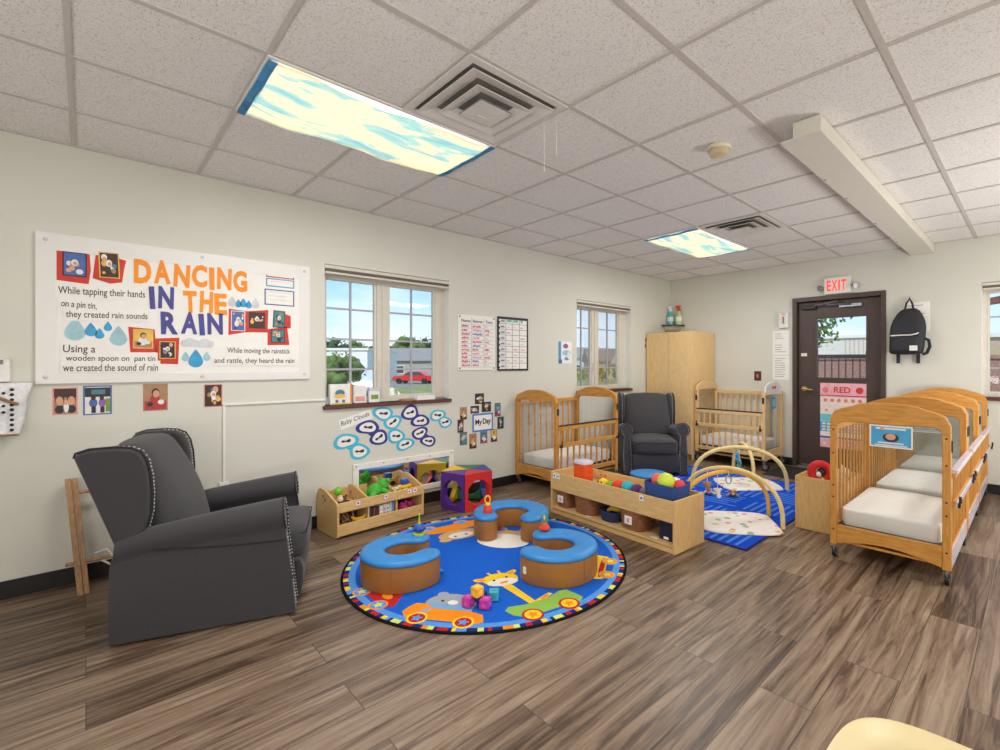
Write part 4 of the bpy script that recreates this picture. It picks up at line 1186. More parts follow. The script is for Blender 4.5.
    go = g.build('drop_gate', woods['x'], t, bevel=0.004)
    q = MB()
    for k in range(n + 1):
        x = -a + p + 0.02 + (2 * a - 2 * p - 0.04) * k / n
        q.box(x - 0.010, x + 0.010, yf0 - out + 0.006, yf1 - out - 0.006, 0.51, 0.647)
    q.build('gate_slats', woods['z'], go)
    if cap == 'lilac':
        q = MB(); q.box(-a + p - 0.014, a - p + 0.014, yf0 - out - 0.012, yf1 - out + 0.004, 0.672, 0.700); q.box(-a + p - 0.014, a - p + 0.014, yf0 - out - 0.010, yf0 - out + 0.002, 0.47, 0.51)
        q.build('gate_cap', M_GATECAP, go, bevel=0.006)
        MB().box(-a + p + 0.02, a - p - 0.02, yf0 - 0.004, yf0 + 0.004, 0.10, 0.21).build('kick_panel', M_GATECAP, t, bevel=0.002)
    else:
        MB().box(-a + p - 0.014, a - p + 0.014, yf0 - out - 0.004, yf1 - out + 0.004, 0.686, 0.700).build('gate_cap', M_BLACK, go, bevel=0.005)
    for s_ in (-1, 1):
        x = s_ * (a - p - 0.002)
        q = MB(); q.box(x - 0.014, x + 0.014, yf0 - out - 0.022, yf0 - out, 0.472, 0.50); q.cyl((x, yf0 - out - 0.02, 0.50), (x, yf0 - out - 0.02, 0.54), 0.008, n=8)
        q.build('gate_latch', M_BLACK, go, bevel=0.003)
        MB().box(s_ * (a - p / 2) - 0.012, s_ * (a - p / 2) + 0.012, -b - 0.008, -b + 0.001, 0.80, 0.87).build('hinge_plate', M_BLACK, t, bevel=0.002)
    q = MB()
    for k in range(n):
        x = -a + p + (2 * a - 2 * p) * (k + 0.5) / n
        q.box(x - 0.010, x + 0.010, yf0 + 0.006, yf1 - 0.006, 0.20, 0.468)
    q.build('front_slats', woods['z'], t)
    MB().box(-a + p, a - p, yf0, yf1, 0.165, 0.212).build('lower_rail', woods['x'], t, bevel=0.004)
    MB().box(-a + p - 0.01, a - p + 0.01, -b + 0.03, b - 0.035, 0.215, 0.228).build('mattress_board', M_BLACK, t)
    # mattress with a crumpled sheet
    q = MB(); n0 = q.mark(); nx, ny = 26, 18
    ax, by = a - p - 0.012, b - 0.05
    rnd = random.Random(int(abs(loc[0] * 100 + loc[1] * 37)))
    ph = [rnd.uniform(0, 6) for _ in range(6)]
    def ring(z, k, top=False):
        pts = []
        for i in range(48):
            an = 2 * PI * i / 48
            cx = math.copysign(abs(math.cos(an)) ** 0.13, math.cos(an)); cy = math.copysign(abs(math.sin(an)) ** 0.13, math.sin(an))
            zz = z + (0.004 * math.sin(3 * cx * k * 2 + ph[0] + 2 * cy) + 0.003 * math.sin(9 * cy * k + ph[1]) + 0.0025 * math.sin(14 * cx * k + 5 * cy + ph[2])) * (1 if top else 0)
            pts.append((ax * k * cx, by * k * cy, zz))
        return pts
    q.loft([ring(0.232, 0.95), ring(0.229, 0.985), ring(0.25, 1.0), ring(0.318, 1.0), ring(0.332, 0.993), ring(0.338, 0.975, True), ring(0.340, 0.8, True), ring(0.342, 0.6, True), ring(0.342, 0.38, True), ring(0.342, 0.15, True)])
    q.build('mattress', M_SHEET, t, smooth=60)
    MB().box(-a + 0.02, a - 0.02, -b + 0.05, b - 0.05, 0.112, 0.128).build('under_board', woods['x'], t, bevel=0.003)
    if white_arch:
        xo = a + 0.0
        q = MB(); n0 = q.mark()
        for k in range(3): q.disc((-0.05 + 0.05 * k, 0.985), 0.018, 0, 0.0015, 14)
        q.xf(n0, Matrix(((0, 0, 1, a - 0.004), (1, 0, 0, 0), (0, 1, 0, 0), (0, 0, 0, 1)))); q.build('red_emblem', M_RED, t)
    return t
cribA = crib('honey wood crib with clear ends and lowered gate under the far left window', (-3.735, 3.945, 0), R(90), 1.02, 0.645, HONEY, 'clear', 'clear', 'black')
cribB = crib('pale maple crib with a white arched end along the back wall beside the door', (-2.82, 6.315, 0), 0, 0.94, 0.60, MAPLE, 'clear', 'clear', 'black', 0.052, True)
cribB.scale = (1, 1, 1.045)
cribC = crib('nearest honey wood crib of the right row, a clear end panel facing out', (-0.68, 4.145, 0), R(90), 0.94, 0.64, HONEY, 'clear', 'clear', 'lilac', group='row of cribs at the right')
dup(cribC, (-0.68, 5.130, 0), label='middle honey wood crib of the row at the right, between two like it', group='row of cribs at the right')
dup(cribC, (-0.68, 6.115, 0), label='farthest honey wood crib of the right row, against the back wall by the window', group='row of cribs at the right')
def crib_card(label, x, y, z, w, h, cols, seed, rz=0.0):
    t = thing('crib_card', label, 'card', (x, y, z), (R(90), 0, rz))
    MB().box(0, w, 0, h, 0, 0.002).build('card_sheet', cols[0], t)
    q = MB(); q.cur = 0; q.box(0.008, w - 0.008, 0.008, h - 0.008, 0.001, 0.0025); q.cur = 1; q.box(0.03 * w / 0.2, w * 0.85, h * 0.82, h * 0.9, 0.002, 0.003); q.box(w * 0.2, w * 0.8, h * 0.18, h * 0.24, 0.002, 0.003); q.box(w * 0.12, w * 0.88, h * 0.08, h * 0.13, 0.002, 0.003)
    q.cur = 2; q.disc((w * 0.5, h * 0.46), w * 0.19, 0.002, 0.0032, 18, h * 0.2); q.cur = 3; q.disc((w * 0.5, h * 0.5), w * 0.12, 0.002, 0.0036, 16, h * 0.15); q.disc((w * 0.3, h * 0.86), w * 0.05, 0.002, 0.0036, 10)
    q.build('printed_picture', [cols[1], P_WHITE, P_DARK, cols[2]], t)
crib_card('blue sleep safety card with a portrait on the nearest right hand crib end', -0.765, 3.664, 0.795, 0.225, 0.140, (M_PAPER, mat('card_blue', (74, 164, 212), 0.5), SKIN), 1)
crib_card('blue and red card on the end of the middle right hand crib', -0.72, 4.650, 0.80, 0.22, 0.15, (M_PAPER, mat('card_blue', (74, 164, 212), 0.5), P_RED), 2)
t = thing('crib_card', 'small light blue name card on the crib end beside the door', 'card', (-2.345, 6.225, 0.76), LROT)
MB().box(0, 0.12, 0, 0.15, 0, 0.002).build('card_sheet', M_BLUE, t)
MB().box(0.02, 0.10, 0.03, 0.12, 0.002, 0.003).build('printed_picture', M_DROP, t)

# ---- armchairs
M_FAB = mat('charcoal_upholstery', (58, 56, 60), 0.85, var=0.12, scale=140, bump=0.3, bscale=350, sheen=0.15)
M_PIPE = mat('dark_piping', (34, 33, 36), 0.7)
M_NAIL = mat('nickel_nailhead', (190, 190, 196), 0.3, metal=0.8)
def armchair(label, loc, rot):
    """local: x across, y forward, origin on the floor under the middle of the side panel"""
    t = thing('armchair', label, 'armchair', loc, rot)
    Wd = 0.385
    for s_ in (-1, 1):
        # scroll arm: section lofted from back to front
        rings = []
        N = 20
        for k in range(15):
            v = k / 14
            zt = 0.50 + 0.115 * (v ** 0.75)
            r = 0.060 + 0.022 * v
            sect = []
            cx = 0.330; cz = zt - r
            for j in range(N):           # scroll
                a = R(-60) + R(300) * j / (N - 1)
                sect.append((cx + r * math.cos(a), cz + r * math.sin(a)))
            sect += [(0.278, 0.30), (0.275, 0.012), (0.375, 0.012), (0.384, 0.20), (0.376, cz - r * 1.25)]
            y0 = -0.395 + 0.705 * v
            ring = []
            for (x, z) in sect:
                y = y0
                if k >= 12: y += (k - 11) / 3 * 0.062 * (1 - max(0, (z - 0.06)) / 0.56) ** 1.2 if z < 0.61 else 0
                if k == 14: x = 0.325 + (x - 0.325) * 0.965; y += 0.004
                if k <= 1 and z > 0.4: y += 0.02
                ring.append((s_ * x, y, z))
            rings.append(ring)
        q = MB(); q.loft(rings); ao = q.build('arm', M_FAB, t, smooth=55)
        # front face outline piping + nailheads
        fr = rings[-1]
        q = MB(); q.tube([(x, y + 0.004, z) for x, y, z in fr[:-1] if z > 0.05], 0.005, 6, closed=False); q.build('front_piping', M_PIPE, ao, smooth=60)
        path = [Vector((s_ * (0.325 + (abs(x) - 0.325) * 0.86), y + 0.006, z if z < 0.54 else z - 0.008)) for x, y, z in fr]
        outer = [p for p in path[20:]] ; outer = [path[0]] and path
        q = MB(); dist = 0; last = None; acc = 0
        seq = [path[i] for i in (22, 23, 24, 0, 1, 2, 3, 4, 5, 6, 7, 8, 9, 10, 11, 12, 13, 14, 15, 16, 17, 18, 19, 20, 21)]
        for i in range(len(seq) - 1):
            A, B = seq[i], seq[i + 1]
            n = max(1, int((B - A).length / 0.017))
            for m_ in range(n):
                P = A.lerp(B, m_ / n)
                if P.z > 0.05: q.ball(P, (0.0052, 0.004, 0.0052), 8, 5)
        q.build('nailhead_trim', M_NAIL, ao, smooth=60)
        # seam along the outer side
        q = MB(); q.tube([(s_ * 0.3845, -0.37 + 0.70 * k / 10, 0.455 - 0.05 * math.sin(PI * 0.5 * k / 10)) for k in range(11)], 0.003, 5); q.build('side_seam', M_PIPE, ao, smooth=60)
        # wing
        prof = [(-0.375, 0.44), (-0.530, 0.89), (-0.525, 0.91), (-0.475, 0.928), (-0.38, 0.932), (-0.32, 0.925), (-0.285, 0.905), (-0.262, 0.86), (-0.248, 0.79), (-0.242, 0.70), (-0.245, 0.61), (-0.26, 0.54), (-0.29, 0.50)]
        q = MB(); q.prism(prof, s_ * 0.285, s_ * 0.365, 'yz')
        wo = q.build('wing', M_FAB, t, bevel=0.022, segs=4)
        q = MB(); q.tube([(s_ * 0.352, y + (0.004 if y > -0.3 else 0), z + 0.002) for y, z in prof[1:12]], 0.005, 6); q.build('wing_piping', M_PIPE, wo, smooth=60)
        q = MB()
        pts = [Vector((s_ * 0.325, y + 0.002, z)) for y, z in prof[4:13]]
        for i in range(len(pts) - 1):
            A, B = pts[i], pts[i + 1]; n = max(1, int((B - A).length / 0.017))
            for m_ in range(n): q.ball(A.lerp(B, m_ / n), 0.0052, 8, 5)
        q.build('nailhead_trim', M_NAIL, wo, smooth=60)
    # outer back, base
    q = MB(); q.prism([(-0.385, 0.012), (-0.36, 0.44), (-0.53, 0.885), (-0.44, 0.89), (-0.28, 0.44), (-0.25, 0.03)], -0.30, 0.30, 'yz'); q.build('outer_back', M_FAB, t, bevel=0.015, segs=3)
    MB().box(-0.285, 0.285, -0.30, 0.335, 0.035, 0.25).build('seat_base', M_FAB, t, bevel=0.012)
    # inner back cushion, domed
    rings = []
    n = 26
    for k in range(12):
        v = k / 11
        z = 0.40 + 0.535 * v
        yc = -0.19 - 0.20 * v
        th = (0.085 + 0.035 * math.sin(PI * min(1, v * 1.1))) * (1 if k < 11 else 0.55)
        wv = 0.292 * (1 - 0.03 * max(0, v - 0.7) / 0.3) * (1 if k < 11 else 0.96)
        ring = []
        for j in range(n):
            a = 2 * PI * j / n
            cx = math.copysign(abs(math.cos(a)) ** 0.36, math.cos(a)); cy = math.copysign(abs(math.sin(a)) ** 0.7, math.sin(a))
            crown = 0.016 * (1 - cx * cx) * v
            ring.append((wv * cx, yc + th * cy * (0.9 if cy < 0 else 1.0) * (1 - 0.25 * abs(cx) ** 3), z + crown))
        rings.append(ring)
    q = MB(); q.loft(rings); q.build('back_cushion', M_FAB, t, smooth=70, sub=1)
    # seat cushion
    rings = []
    for (z, k) in ((0.262, 0.94), (0.268, 0.99), (0.30, 1.0), (0.355, 1.0), (0.39, 0.985), (0.41, 0.945), (0.424, 0.7), (0.428, 0.3)):
        ring = []
        for j in range(36):
            a = 2 * PI * j / 36
            cx = math.copysign(abs(math.cos(a)) ** 0.3, math.cos(a)); cy = math.copysign(abs(math.sin(a)) ** 0.3, math.sin(a))
            ring.append((0.272 * k * cx, 0.10 + 0.325 * k * cy, z + 0.012 * (1 - cx * cx) * (1 if z > 0.4 else 0)))
        rings.append(ring)
    q = MB(); q.loft(rings); so = q.build('seat_cushion', M_FAB, t, smooth=70)
    q = MB(); q.tube([(-0.262, 0.395, 0.39), (-0.25, 0.418, 0.392), (0.0, 0.421, 0.394), (0.25, 0.418, 0.392), (0.262, 0.395, 0.39)], 0.004, 6); q.build('cushion_piping', M_PIPE, so, smooth=60)
    # curved footrest panel
    q = MB(); q.prism([(0.33, 0.035), (0.385, 0.035), (0.405, 0.12), (0.405, 0.20), (0.39, 0.255), (0.33, 0.255)], -0.268, 0.268, 'yz'); q.build('footrest_panel', M_FAB, t, bevel=0.014, segs=3)
    for (x, y) in ((-0.30, -0.30), (0.30, -0.30), (-0.30, 0.30), (0.30, 0.30)):
        MB().cyl((x, y, 0.0), (x, y, 0.04), 0.02, 0.025, 12).build('foot', M_BLACK, t, smooth=40)
    return t
d1 = math.atan2(0.934, 0.355)
ch_rot = d1 - PI / 2
ux, uy = 0.355, 0.934            # forward of the near chair
px_, py_ = -0.934, 0.355         # its left side
arm1 = armchair('large charcoal wingback armchair with nailhead trim, nearest, in front of the left wall', (-3.03 + ux * 0.38 + px_ * 0.352, 0.10 + uy * 0.38 + py_ * 0.352, 0), ch_rot)
dup(arm1, (-3.19 - 0.56 * 0.37, 4.79 + 0.83 * 0.37, 0.0098), math.atan2(-0.83, 0.56) + R(9) - PI / 2, 'charcoal wingback armchair in the far corner between crib and wardrobe')

# ---- leaning wooden frame behind the chair
t = thing('wooden_ladder_frame', 'narrow wooden frame leaning on the wall behind the near gray armchair', 'frame', (-3.90, 0.0, 0))
woodL = wood('raw_pine_z', (150, 112, 78), (186, 146, 104), 'z')
for yb, yt in ((-0.035, -0.09), (0.40, 0.40)):
    def plank(x0, x1, w0, w1):
        q = MB()
        q.loft([[(x + dx, yy + w, z) for x, w in ((x0, w0), (x1, w0), (x1, w1), (x0, w1))] for (z, dx, yy) in ((0.0, 0.055, yb), (0.64, -0.115, yt))])
        return q
    st = plank(-0.02, 0.025, 0.0, 0.027).build('stile', woodL, t, bevel=0.002)
    plank(-0.018, 0.022, 0.029, 0.052).build('facing_strip', woodL, st, bevel=0.002)
for z in (0.17, 0.56):
    x = 0.055 - 0.17 * z / 0.64
    MB().cyl((x, -0.085, z), (x, 0.47, z), 0.011, n=12).build('rung', woodL, t, smooth=40)
q = MB(); q.tube([(-0.01, 0.04, 0.20), (0.02, 0.09, 0.22), (0.03, 0.13, 0.15), (0.03, 0.15, 0.09), (0.01, 0.11, 0.12), (0.0, 0.04, 0.18)], 0.006, 6); q.build('cord_loop', M_WHITE, t, smooth=60)

# ==================================================================================== RUGS AND MATS
def carpet(name, col, var=0.22):
    return mat(name, col, 0.95, var=var, scale=260, bump=0.5, bscale=420, spec=0.1)
C_BLUE = carpet('rug_royal_blue', (30, 96, 202)); C_SKY = carpet('rug_sky_blue', (84, 150, 226)); C_BLACK = carpet('rug_black', (24, 24, 26)); C_RED = carpet('rug_red', (186, 40, 44))
C_YEL = carpet('rug_yellow', (244, 204, 44), 0.1); C_ORG = carpet('rug_orange', (240, 142, 34), 0.1); C_GRN = carpet('rug_green', (142, 186, 84), 0.1); C_LIME = carpet('rug_lime', (214, 226, 108), 0.1)
C_GREY = carpet('rug_grey', (158, 164, 174), 0.1); C_WHT = carpet('rug_white', (234, 230, 222), 0.08); C_NAVY = carpet('rug_navy', (40, 44, 112)); C_LBL = carpet('rug_pale_blue', (122, 170, 216), 0.1); C_TAN = carpet('rug_tan', (206, 168, 112), 0.1)
RCX, RCY, RR = -2.62, 1.98, 0.932
def round_rug():
    t = thing('round_rug', 'round blue children\'s rug with animals in cars and a striped rim', 'rug', (RCX, RCY, 0))
    H = 0.010
    MB().disc((0, 0), RR, 0, H - 0.002, 96).build('bound_edge', C_BLACK, t)
    MB().disc((0, 0), RR - 0.075, H - 0.002, H, 96).build('pile_field', C_BLUE, t)
    def ring(r0, r1, a0, a1, z1, mb, n=4):
        pts = [(r1 * math.cos(a0 + (a1 - a0) * k / n), r1 * math.sin(a0 + (a1 - a0) * k / n)) for k in range(n + 1)] + [(r0 * math.cos(a1 + (a0 - a1) * k / n), r0 * math.sin(a1 + (a0 - a1) * k / n)) for k in range(n + 1)]
        mb.prism(pts, H - 0.003, z1)
    q = MB()
    for k in range(48): ring(RR - 0.085, RR - 0.045, 2 * PI * k / 48, 2 * PI * (k + 1) / 48, H + 0.0004, q, 2)
    q.build('sky_blue_band', C_SKY, t)
    q = MB(); rnd = random.Random(5); a = 0
    seq = [0, 1, 2, 3, 1, 4, 1, 0, 1, 5, 4, 1]
    i = 0
    while a < 2 * PI - 0.01:
        d = min(rnd.choice((0.022, 0.035, 0.06)), 2 * PI - a); q.cur = seq[i % len(seq)]; ring(RR - 0.046, RR - 0.016, a, a + d, H + 0.0002, q, 2); a += d; i += 1
    q.build('striped_band', [C_RED, C_NAVY, C_YEL, C_SKY, C_LIME, C_ORG], t)
    Z0, = (H - 0.001,)
    # figures are drawn in a frame whose up axis points to the rug centre; fx, fy -> rug plane
    def fig(name, ang, r0, parts, mats, scale=1.0, mirror=1):
        """ang: direction from the centre to the figure; parts: list of (material, shape) in metres, wheels towards the rim"""
        q = MB(); z = [H + 0.0006]
        n0 = q.mark()
        for c, kind, *p in parts:
            q.cur = c; z[0] += 0.00012
            if kind == 'p': q.prism([(x * mirror, y) for x, y in p[0]], Z0, z[0])
            elif kind == 'e': q.disc((p[0] * mirror, p[1]), p[2], Z0, z[0], 24, p[3], (p[4] * mirror if len(p) > 4 else 0))
            elif kind == 's':
                cx, cy, r = p
                q.prism([(cx * mirror + (r if k % 2 == 0 else r * 0.48) * math.sin(PI * k / 5), cy + (r if k % 2 == 0 else r * 0.48) * math.cos(PI * k / 5)) for k in range(10)], Z0, z[0])
        M = Matrix.Rotation(ang + PI / 2, 4, 'Z') @ Matrix.Translation((0, -r0, 0)) @ Matrix.Diagonal((scale, scale, 1, 1))
        q.xf(n0, M)
        return q.build(name, mats, t)
    def wheel(x, y, r, c1, c2, c3): return [(c1, 'e', x, y, r, r), (c2, 'e', x, y, r * 0.78, r * 0.78), (c3, 's', x, y, r * 0.6)]
    # giraffe in a green car
    P = [C_GRN, C_YEL, C_WHT, C_ORG, C_RED, C_NAVY]
    parts = [(1, 'p', [(-0.075, 0.12), (-0.030, 0.12), (-0.06, 0.42), (-0.12, 0.41)]),
             (1, 'p', [(-0.02, 0.10), (0.10, 0.155), (0.085, 0.18), (-0.03, 0.14)]),
             (0, 'p', [(-0.235, 0.12), (-0.20, 0.15), (-0.10, 0.125), (0.05, 0.125), (0.15, 0.165), (0.20, 0.16), (0.235, 0.03), (0.20, 0.0), (-0.16, 0.0), (-0.215, 0.05)]),
             (1, 'e', -0.16, 0.460, 0.115, 0.085, -0.25), (2, 'e', -0.165, 0.415, 0.10, 0.05, -0.2), (1, 'e', -0.275, 0.505, 0.05, 0.024, -0.5), (1, 'e', -0.06, 0.510, 0.052, 0.024, 0.5), (3, 'e', -0.275, 0.505, 0.03, 0.012, -0.5), (3, 'e', -0.06, 0.510, 0.03, 0.012, 0.5),
             (1, 'p', [(-0.195, 0.530), (-0.18, 0.530), (-0.19, 0.580), (-0.205, 0.580)]), (1, 'p', [(-0.135, 0.530), (-0.12, 0.530), (-0.115, 0.580), (-0.13, 0.580)]),
             (5, 'e', -0.205, 0.460, 0.01, 0.01), (5, 'e', -0.115, 0.465, 0.01, 0.01), (3, 'e', -0.16, 0.405, 0.03, 0.012), (3, 'e', 0.04, 0.145, 0.035, 0.012, 0.4)]
    parts += wheel(-0.12, 0.005, 0.062, 4, 1, 3) + wheel(0.12, 0.005, 0.062, 4, 1, 3)
    parts = parts[:3] + [(c, k_, [(x + 0.075, y + 0.035) for x, y in p[0]]) if k_ == 'p' else (c, k_, p[0] + 0.075, p[1] + 0.035, *p[2:]) for c, k_, *p in parts[3:-7]] + parts[-7:]
    fig('giraffe_figure', R(-13), 0.825, parts, P, 0.95)
    # bear in an orange car
    P = [C_ORG, C_GREY, C_LBL, C_WHT, C_YEL, C_RED, C_SKY, C_NAVY]
    parts = [(1, 'e', -0.02, 0.20, 0.17, 0.13), (1, 'e', -0.115, 0.31, 0.038, 0.035), (1, 'e', 0.085, 0.31, 0.038, 0.035), (2, 'p', [(-0.19, 0.12), (0.15, 0.12), (0.13, 0.185), (-0.17, 0.185)]), (3, 'e', -0.01, 0.215, 0.035, 0.028), (7, 'e', -0.085, 0.225, 0.011, 0.011), (7, 'e', 0.065, 0.225, 0.011, 0.011),
             (0, 'p', [(-0.27, 0.12), (-0.24, 0.17), (-0.16, 0.17), (-0.12, 0.125), (0.14, 0.125), (0.23, 0.10), (0.26, 0.02), (0.22, -0.01), (-0.24, -0.01), (-0.285, 0.05)]), (1, 'p', [(-0.19, 0.06), (-0.15, 0.12), (-0.11, 0.12), (-0.13, 0.06)])]
    parts += wheel(-0.16, -0.005, 0.066, 4, 5, 6) + wheel(0.14, -0.005, 0.066, 4, 5, 6)
    fig('bear_figure', R(-54), 0.825, parts, P, 0.84)
    # red car (mostly under the left cushion)
    P = [C_RED, C_TAN, C_LIME, C_ORG, C_SKY, C_YEL]
    parts = [(0, 'p', [(-0.20, 0.10), (-0.10, 0.20), (0.12, 0.17), (0.22, 0.06), (0.18, 0.0), (-0.18, 0.0)]), (5, 'p', [(-0.14, 0.12), (-0.12, 0.12), (-0.16, 0.22), (-0.18, 0.22)]), (1, 'e', 0.0, 0.26, 0.12, 0.1), (3, 'e', 0.06, 0.09, 0.05, 0.03)]
    parts += wheel(-0.12, -0.005, 0.062, 3, 4, 2) + wheel(0.13, -0.005, 0.062, 3, 4, 2)
    fig('red_car_figure', R(-90), 0.83, parts, P, 0.85)
    # yellow car beside the right cushion
    P = [C_YEL, C_ORG, C_LIME, C_RED, C_WHT, C_TAN]
    parts = [(0, 'p', [(-0.22, 0.12), (-0.10, 0.22), (0.12, 0.20), (0.22, 0.10), (0.2, 0.0), (-0.2, 0.0)]), (4, 'e', -0.15, 0.22, 0.09, 0.07), (3, 'e', 0.0, 0.03, 0.18, 0.02)]
    parts += wheel(-0.12, -0.02, 0.062, 5, 1, 2) + wheel(0.12, -0.02, 0.062, 5, 1, 2)
    fig('yellow_car_figure', R(33), 0.80, parts, P, 0.85)
    # orange car with a tan animal at the back, seen upside down
    P = [C_ORG, C_TAN, C_WHT, C_GREY, C_SKY, C_RED, C_NAVY]
    parts = [(0, 'p', [(-0.26, 0.14), (0.10, 0.14), (0.26, 0.10), (0.26, 0.0), (-0.26, 0.0)]), (1, 'e', -0.02, 0.24, 0.17, 0.10), (1, 'e', -0.16, 0.30, 0.05, 0.04), (1, 'e', 0.12, 0.30, 0.05, 0.04), (2, 'e', -0.02, 0.26, 0.10, 0.06), (6, 'e', -0.06, 0.27, 0.012, 0.012), (6, 'e', 0.03, 0.27, 0.012, 0.012)]
    parts += wheel(-0.14, 0.0, 0.062, 0, 3, 4) + wheel(0.14, 0.0, 0.062, 0, 3, 4)
    fig('orange_car_figure', R(171), 0.75, parts, P, 1.0)
    P = [C_WHT, C_TAN, C_SKY, C_RED]
    parts = [(1, 'p', [(-0.2, 0.1), (0.2, 0.1), (0.22, 0.0), (-0.22, 0.0)]), (0, 'e', 0, 0.22, 0.2, 0.14)] + wheel(-0.1, 0.0, 0.055, 1, 2, 3) + wheel(0.1, 0, 0.055, 1, 2, 3)
    fig('white_animal_figure', R(122), 0.52, parts, P, 1.0)
    return t
round_rug()

# blue striped rug
t = thing('striped_rug', 'rectangular royal blue rug with paler dashed stripes under the play gyms', 'rug', (-2.36, 4.5, 0))
w, d = 0.92, 1.14
H = 0.009
MB().box(-w, w, -d, d, 0, H - 0.001).build('bound_edge', C_NAVY, t, bevel=0.002)
MB().box(-w + 0.015, w - 0.015, -d + 0.015, d - 0.015, H - 0.002, H).build('pile_field', carpet('rug_deep_blue', (22, 72, 190)), t)
q = MB(); rnd = random.Random(21); n0 = 0
for gx in range(4):
    for gy in range(5):
        x0, y0 = -w + 0.03 + gx * 0.447, -d + 0.03 + gy * 0.445
        for k in range(6):
            if (gx + gy) % 2 == 0: q.box(x0 + 0.01, x0 + 0.40 - rnd.choice((0, 0.05, 0.1)), y0 + 0.03 + k * 0.066, y0 + 0.055 + k * 0.066, H - 0.001, H + 0.0012)
            else: q.box(x0 + 0.03 + k * 0.066, x0 + 0.055 + k * 0.066, y0 + 0.01, y0 + 0.41 - rnd.choice((0, 0.05, 0.1)), H - 0.001, H + 0.0012)
q.build('stripe_pattern', carpet('rug_mid_blue', (74, 130, 222)), t)
q = MB(); q.box(-0.46, 0.78, -0.36, 0.36, 0, 0.007)
tag(q.build('door_mat', mat('charcoal_door_mat', (34, 32, 32), 0.95, var=0.3, scale=120, bump=0.4), None, bevel=0.002, loc=(-1.86, 6.20, 0)), 'dark charcoal door mat on the floor in front of the brown door', 'door mat')

# ==================================================================================== HORSESHOE CUSHIONS AND FLOOR TOYS
M_TAN = mat('tan_vinyl', (158, 104, 44), 0.5, var=0.06, scale=8); M_PAD = mat('azure_vinyl', (48, 134, 204), 0.42, var=0.05, scale=8)
def horseshoe(label, x, y, ang, k=1.0):
    """opening points along +x of the local frame"""
    t = thing('horseshoe_cushion', label, 'cushion', (x, y, 0.0132), ang, 'horseshoe cushions on the round rug')
    Rm, hw, th = 0.198 * k, 0.073 * k, R(52)
    def outline(g):
        pts = []
        n = 40
        a0, a1 = th, 2 * PI - th
        for k in range(n + 1):
            a = a0 + (a1 - a0) * k / n
            pts.append(((Rm + hw - g) * math.cos(a), (Rm + hw - g) * math.sin(a)))
        for k in range(1, 10):                      # round tip at a1
            b = a1 + PI * k / 10
            pts.append((Rm * math.cos(a1) + (hw - g) * math.cos(b), Rm * math.sin(a1) + (hw - g) * math.sin(b)))
        for k in range(n + 1):
            a = a1 + (a0 - a1) * k / n
            pts.append(((Rm - hw + g) * math.cos(a), (Rm - hw + g) * math.sin(a)))
        for k in range(1, 10):
            b = a0 + PI + PI * k / 10
            pts.append((Rm * math.cos(a0) + (hw - g) * math.cos(b), Rm * math.sin(a0) + (hw - g) * math.sin(b)))
        return pts
    def lay(levels): return [[(px, py, z) for px, py in outline(g)] for g, z in levels]
    q = MB(); q.loft(lay([(0.004, 0.0), (0.0, 0.012), (0.0, 0.135), (0.003, 0.146)])); bo = q.build('base', M_TAN, t, smooth=60)
    q = MB(); q.loft(lay([(0.003, 0.1465), (-0.003, 0.152), (-0.003, 0.163), (0.004, 0.174), (0.018, 0.180), (0.04, 0.183)])); q.build('pad', M_PAD, t, smooth=60)
    o = outline(0.0)
    q = MB(); q.tube([(px * 1.001, py * 1.001, 0.1465) for px, py in o], 0.0025, 5, closed=True); q.build('seam_piping', mat('tan_piping', (126, 82, 36), 0.5), t, smooth=60)
    q = MB()
    for k in (14, 30): q.tube([(o[k][0] * 1.0015, o[k][1] * 1.0015, z) for z in (0.004, 0.07, 0.144)], 0.0016, 5)
    q.build('side_seam', mat('tan_piping', (126, 82, 36), 0.5), bo)
    return t
horseshoe('tan and blue horseshoe cushion nearest the gray armchair, at the left of the round rug', -2.75, 1.425, R(72), 0.95)
horseshoe('tan and blue horseshoe cushion at the back of the round rug, open towards the camera', -2.865, 2.385, R(-48), 1.07)
hb = horseshoe('tan and blue horseshoe cushion at the right of the round rug, nearest the bench', -2.145, 2.155, R(213), 0.97)
MB().box(-0.004, 0.001, -0.012, 0.012, 0.055, 0.095).build('maker_tag', M_WHITE, hb, loc=(0.145, 0.219, 0), rot=(0, 0, R(-123)))

ZC = 0.0132 + 0.183
t = thing('spinning_toy', 'blue knobbly toy with a lime green stem on the left horseshoe cushion', 'toy', (-2.86, 1.588, ZC))
M_TB = mat('toy_blue', (34, 84, 178), 0.35); M_TL = mat('toy_lime', (186, 208, 62), 0.35); M_TR = mat('toy_red', (220, 66, 42), 0.35); M_TY = mat('toy_yellow', (244, 196, 40), 0.35); M_TT = mat('toy_teal', (56, 160, 172), 0.35)
MB().lathe([(0, 0), (0.038, 0), (0.04, 0.008), (0.03, 0.014), (0, 0.014)], 20).build('foot_ring', M_TL, t, smooth=50)
q = MB(); q.ball((0, 0, 0.042), (0.038, 0.038, 0.03), 18, 10)
for k in range(8): q.ball((0.034 * math.cos(PI * k / 4), 0.034 * math.sin(PI * k / 4), 0.042), 0.010, 8, 6)
q.build('body', M_TB, t, smooth=70)
MB().lathe([(0, 0.07), (0.010, 0.07), (0.006, 0.09), (0.005, 0.125), (0.008, 0.135), (0, 0.14)], 12).build('stem', M_TL, t, smooth=50)
t = thing('ring_top_rattle', 'red and yellow rattle with a loop handle on the back horseshoe cushion', 'toy', (-2.925, 2.200, ZC))
MB().lathe([(0, 0), (0.036, 0), (0.038, 0.01), (0.03, 0.04), (0.02, 0.058), (0, 0.058)], 18).build('body', M_TR, t, smooth=50)
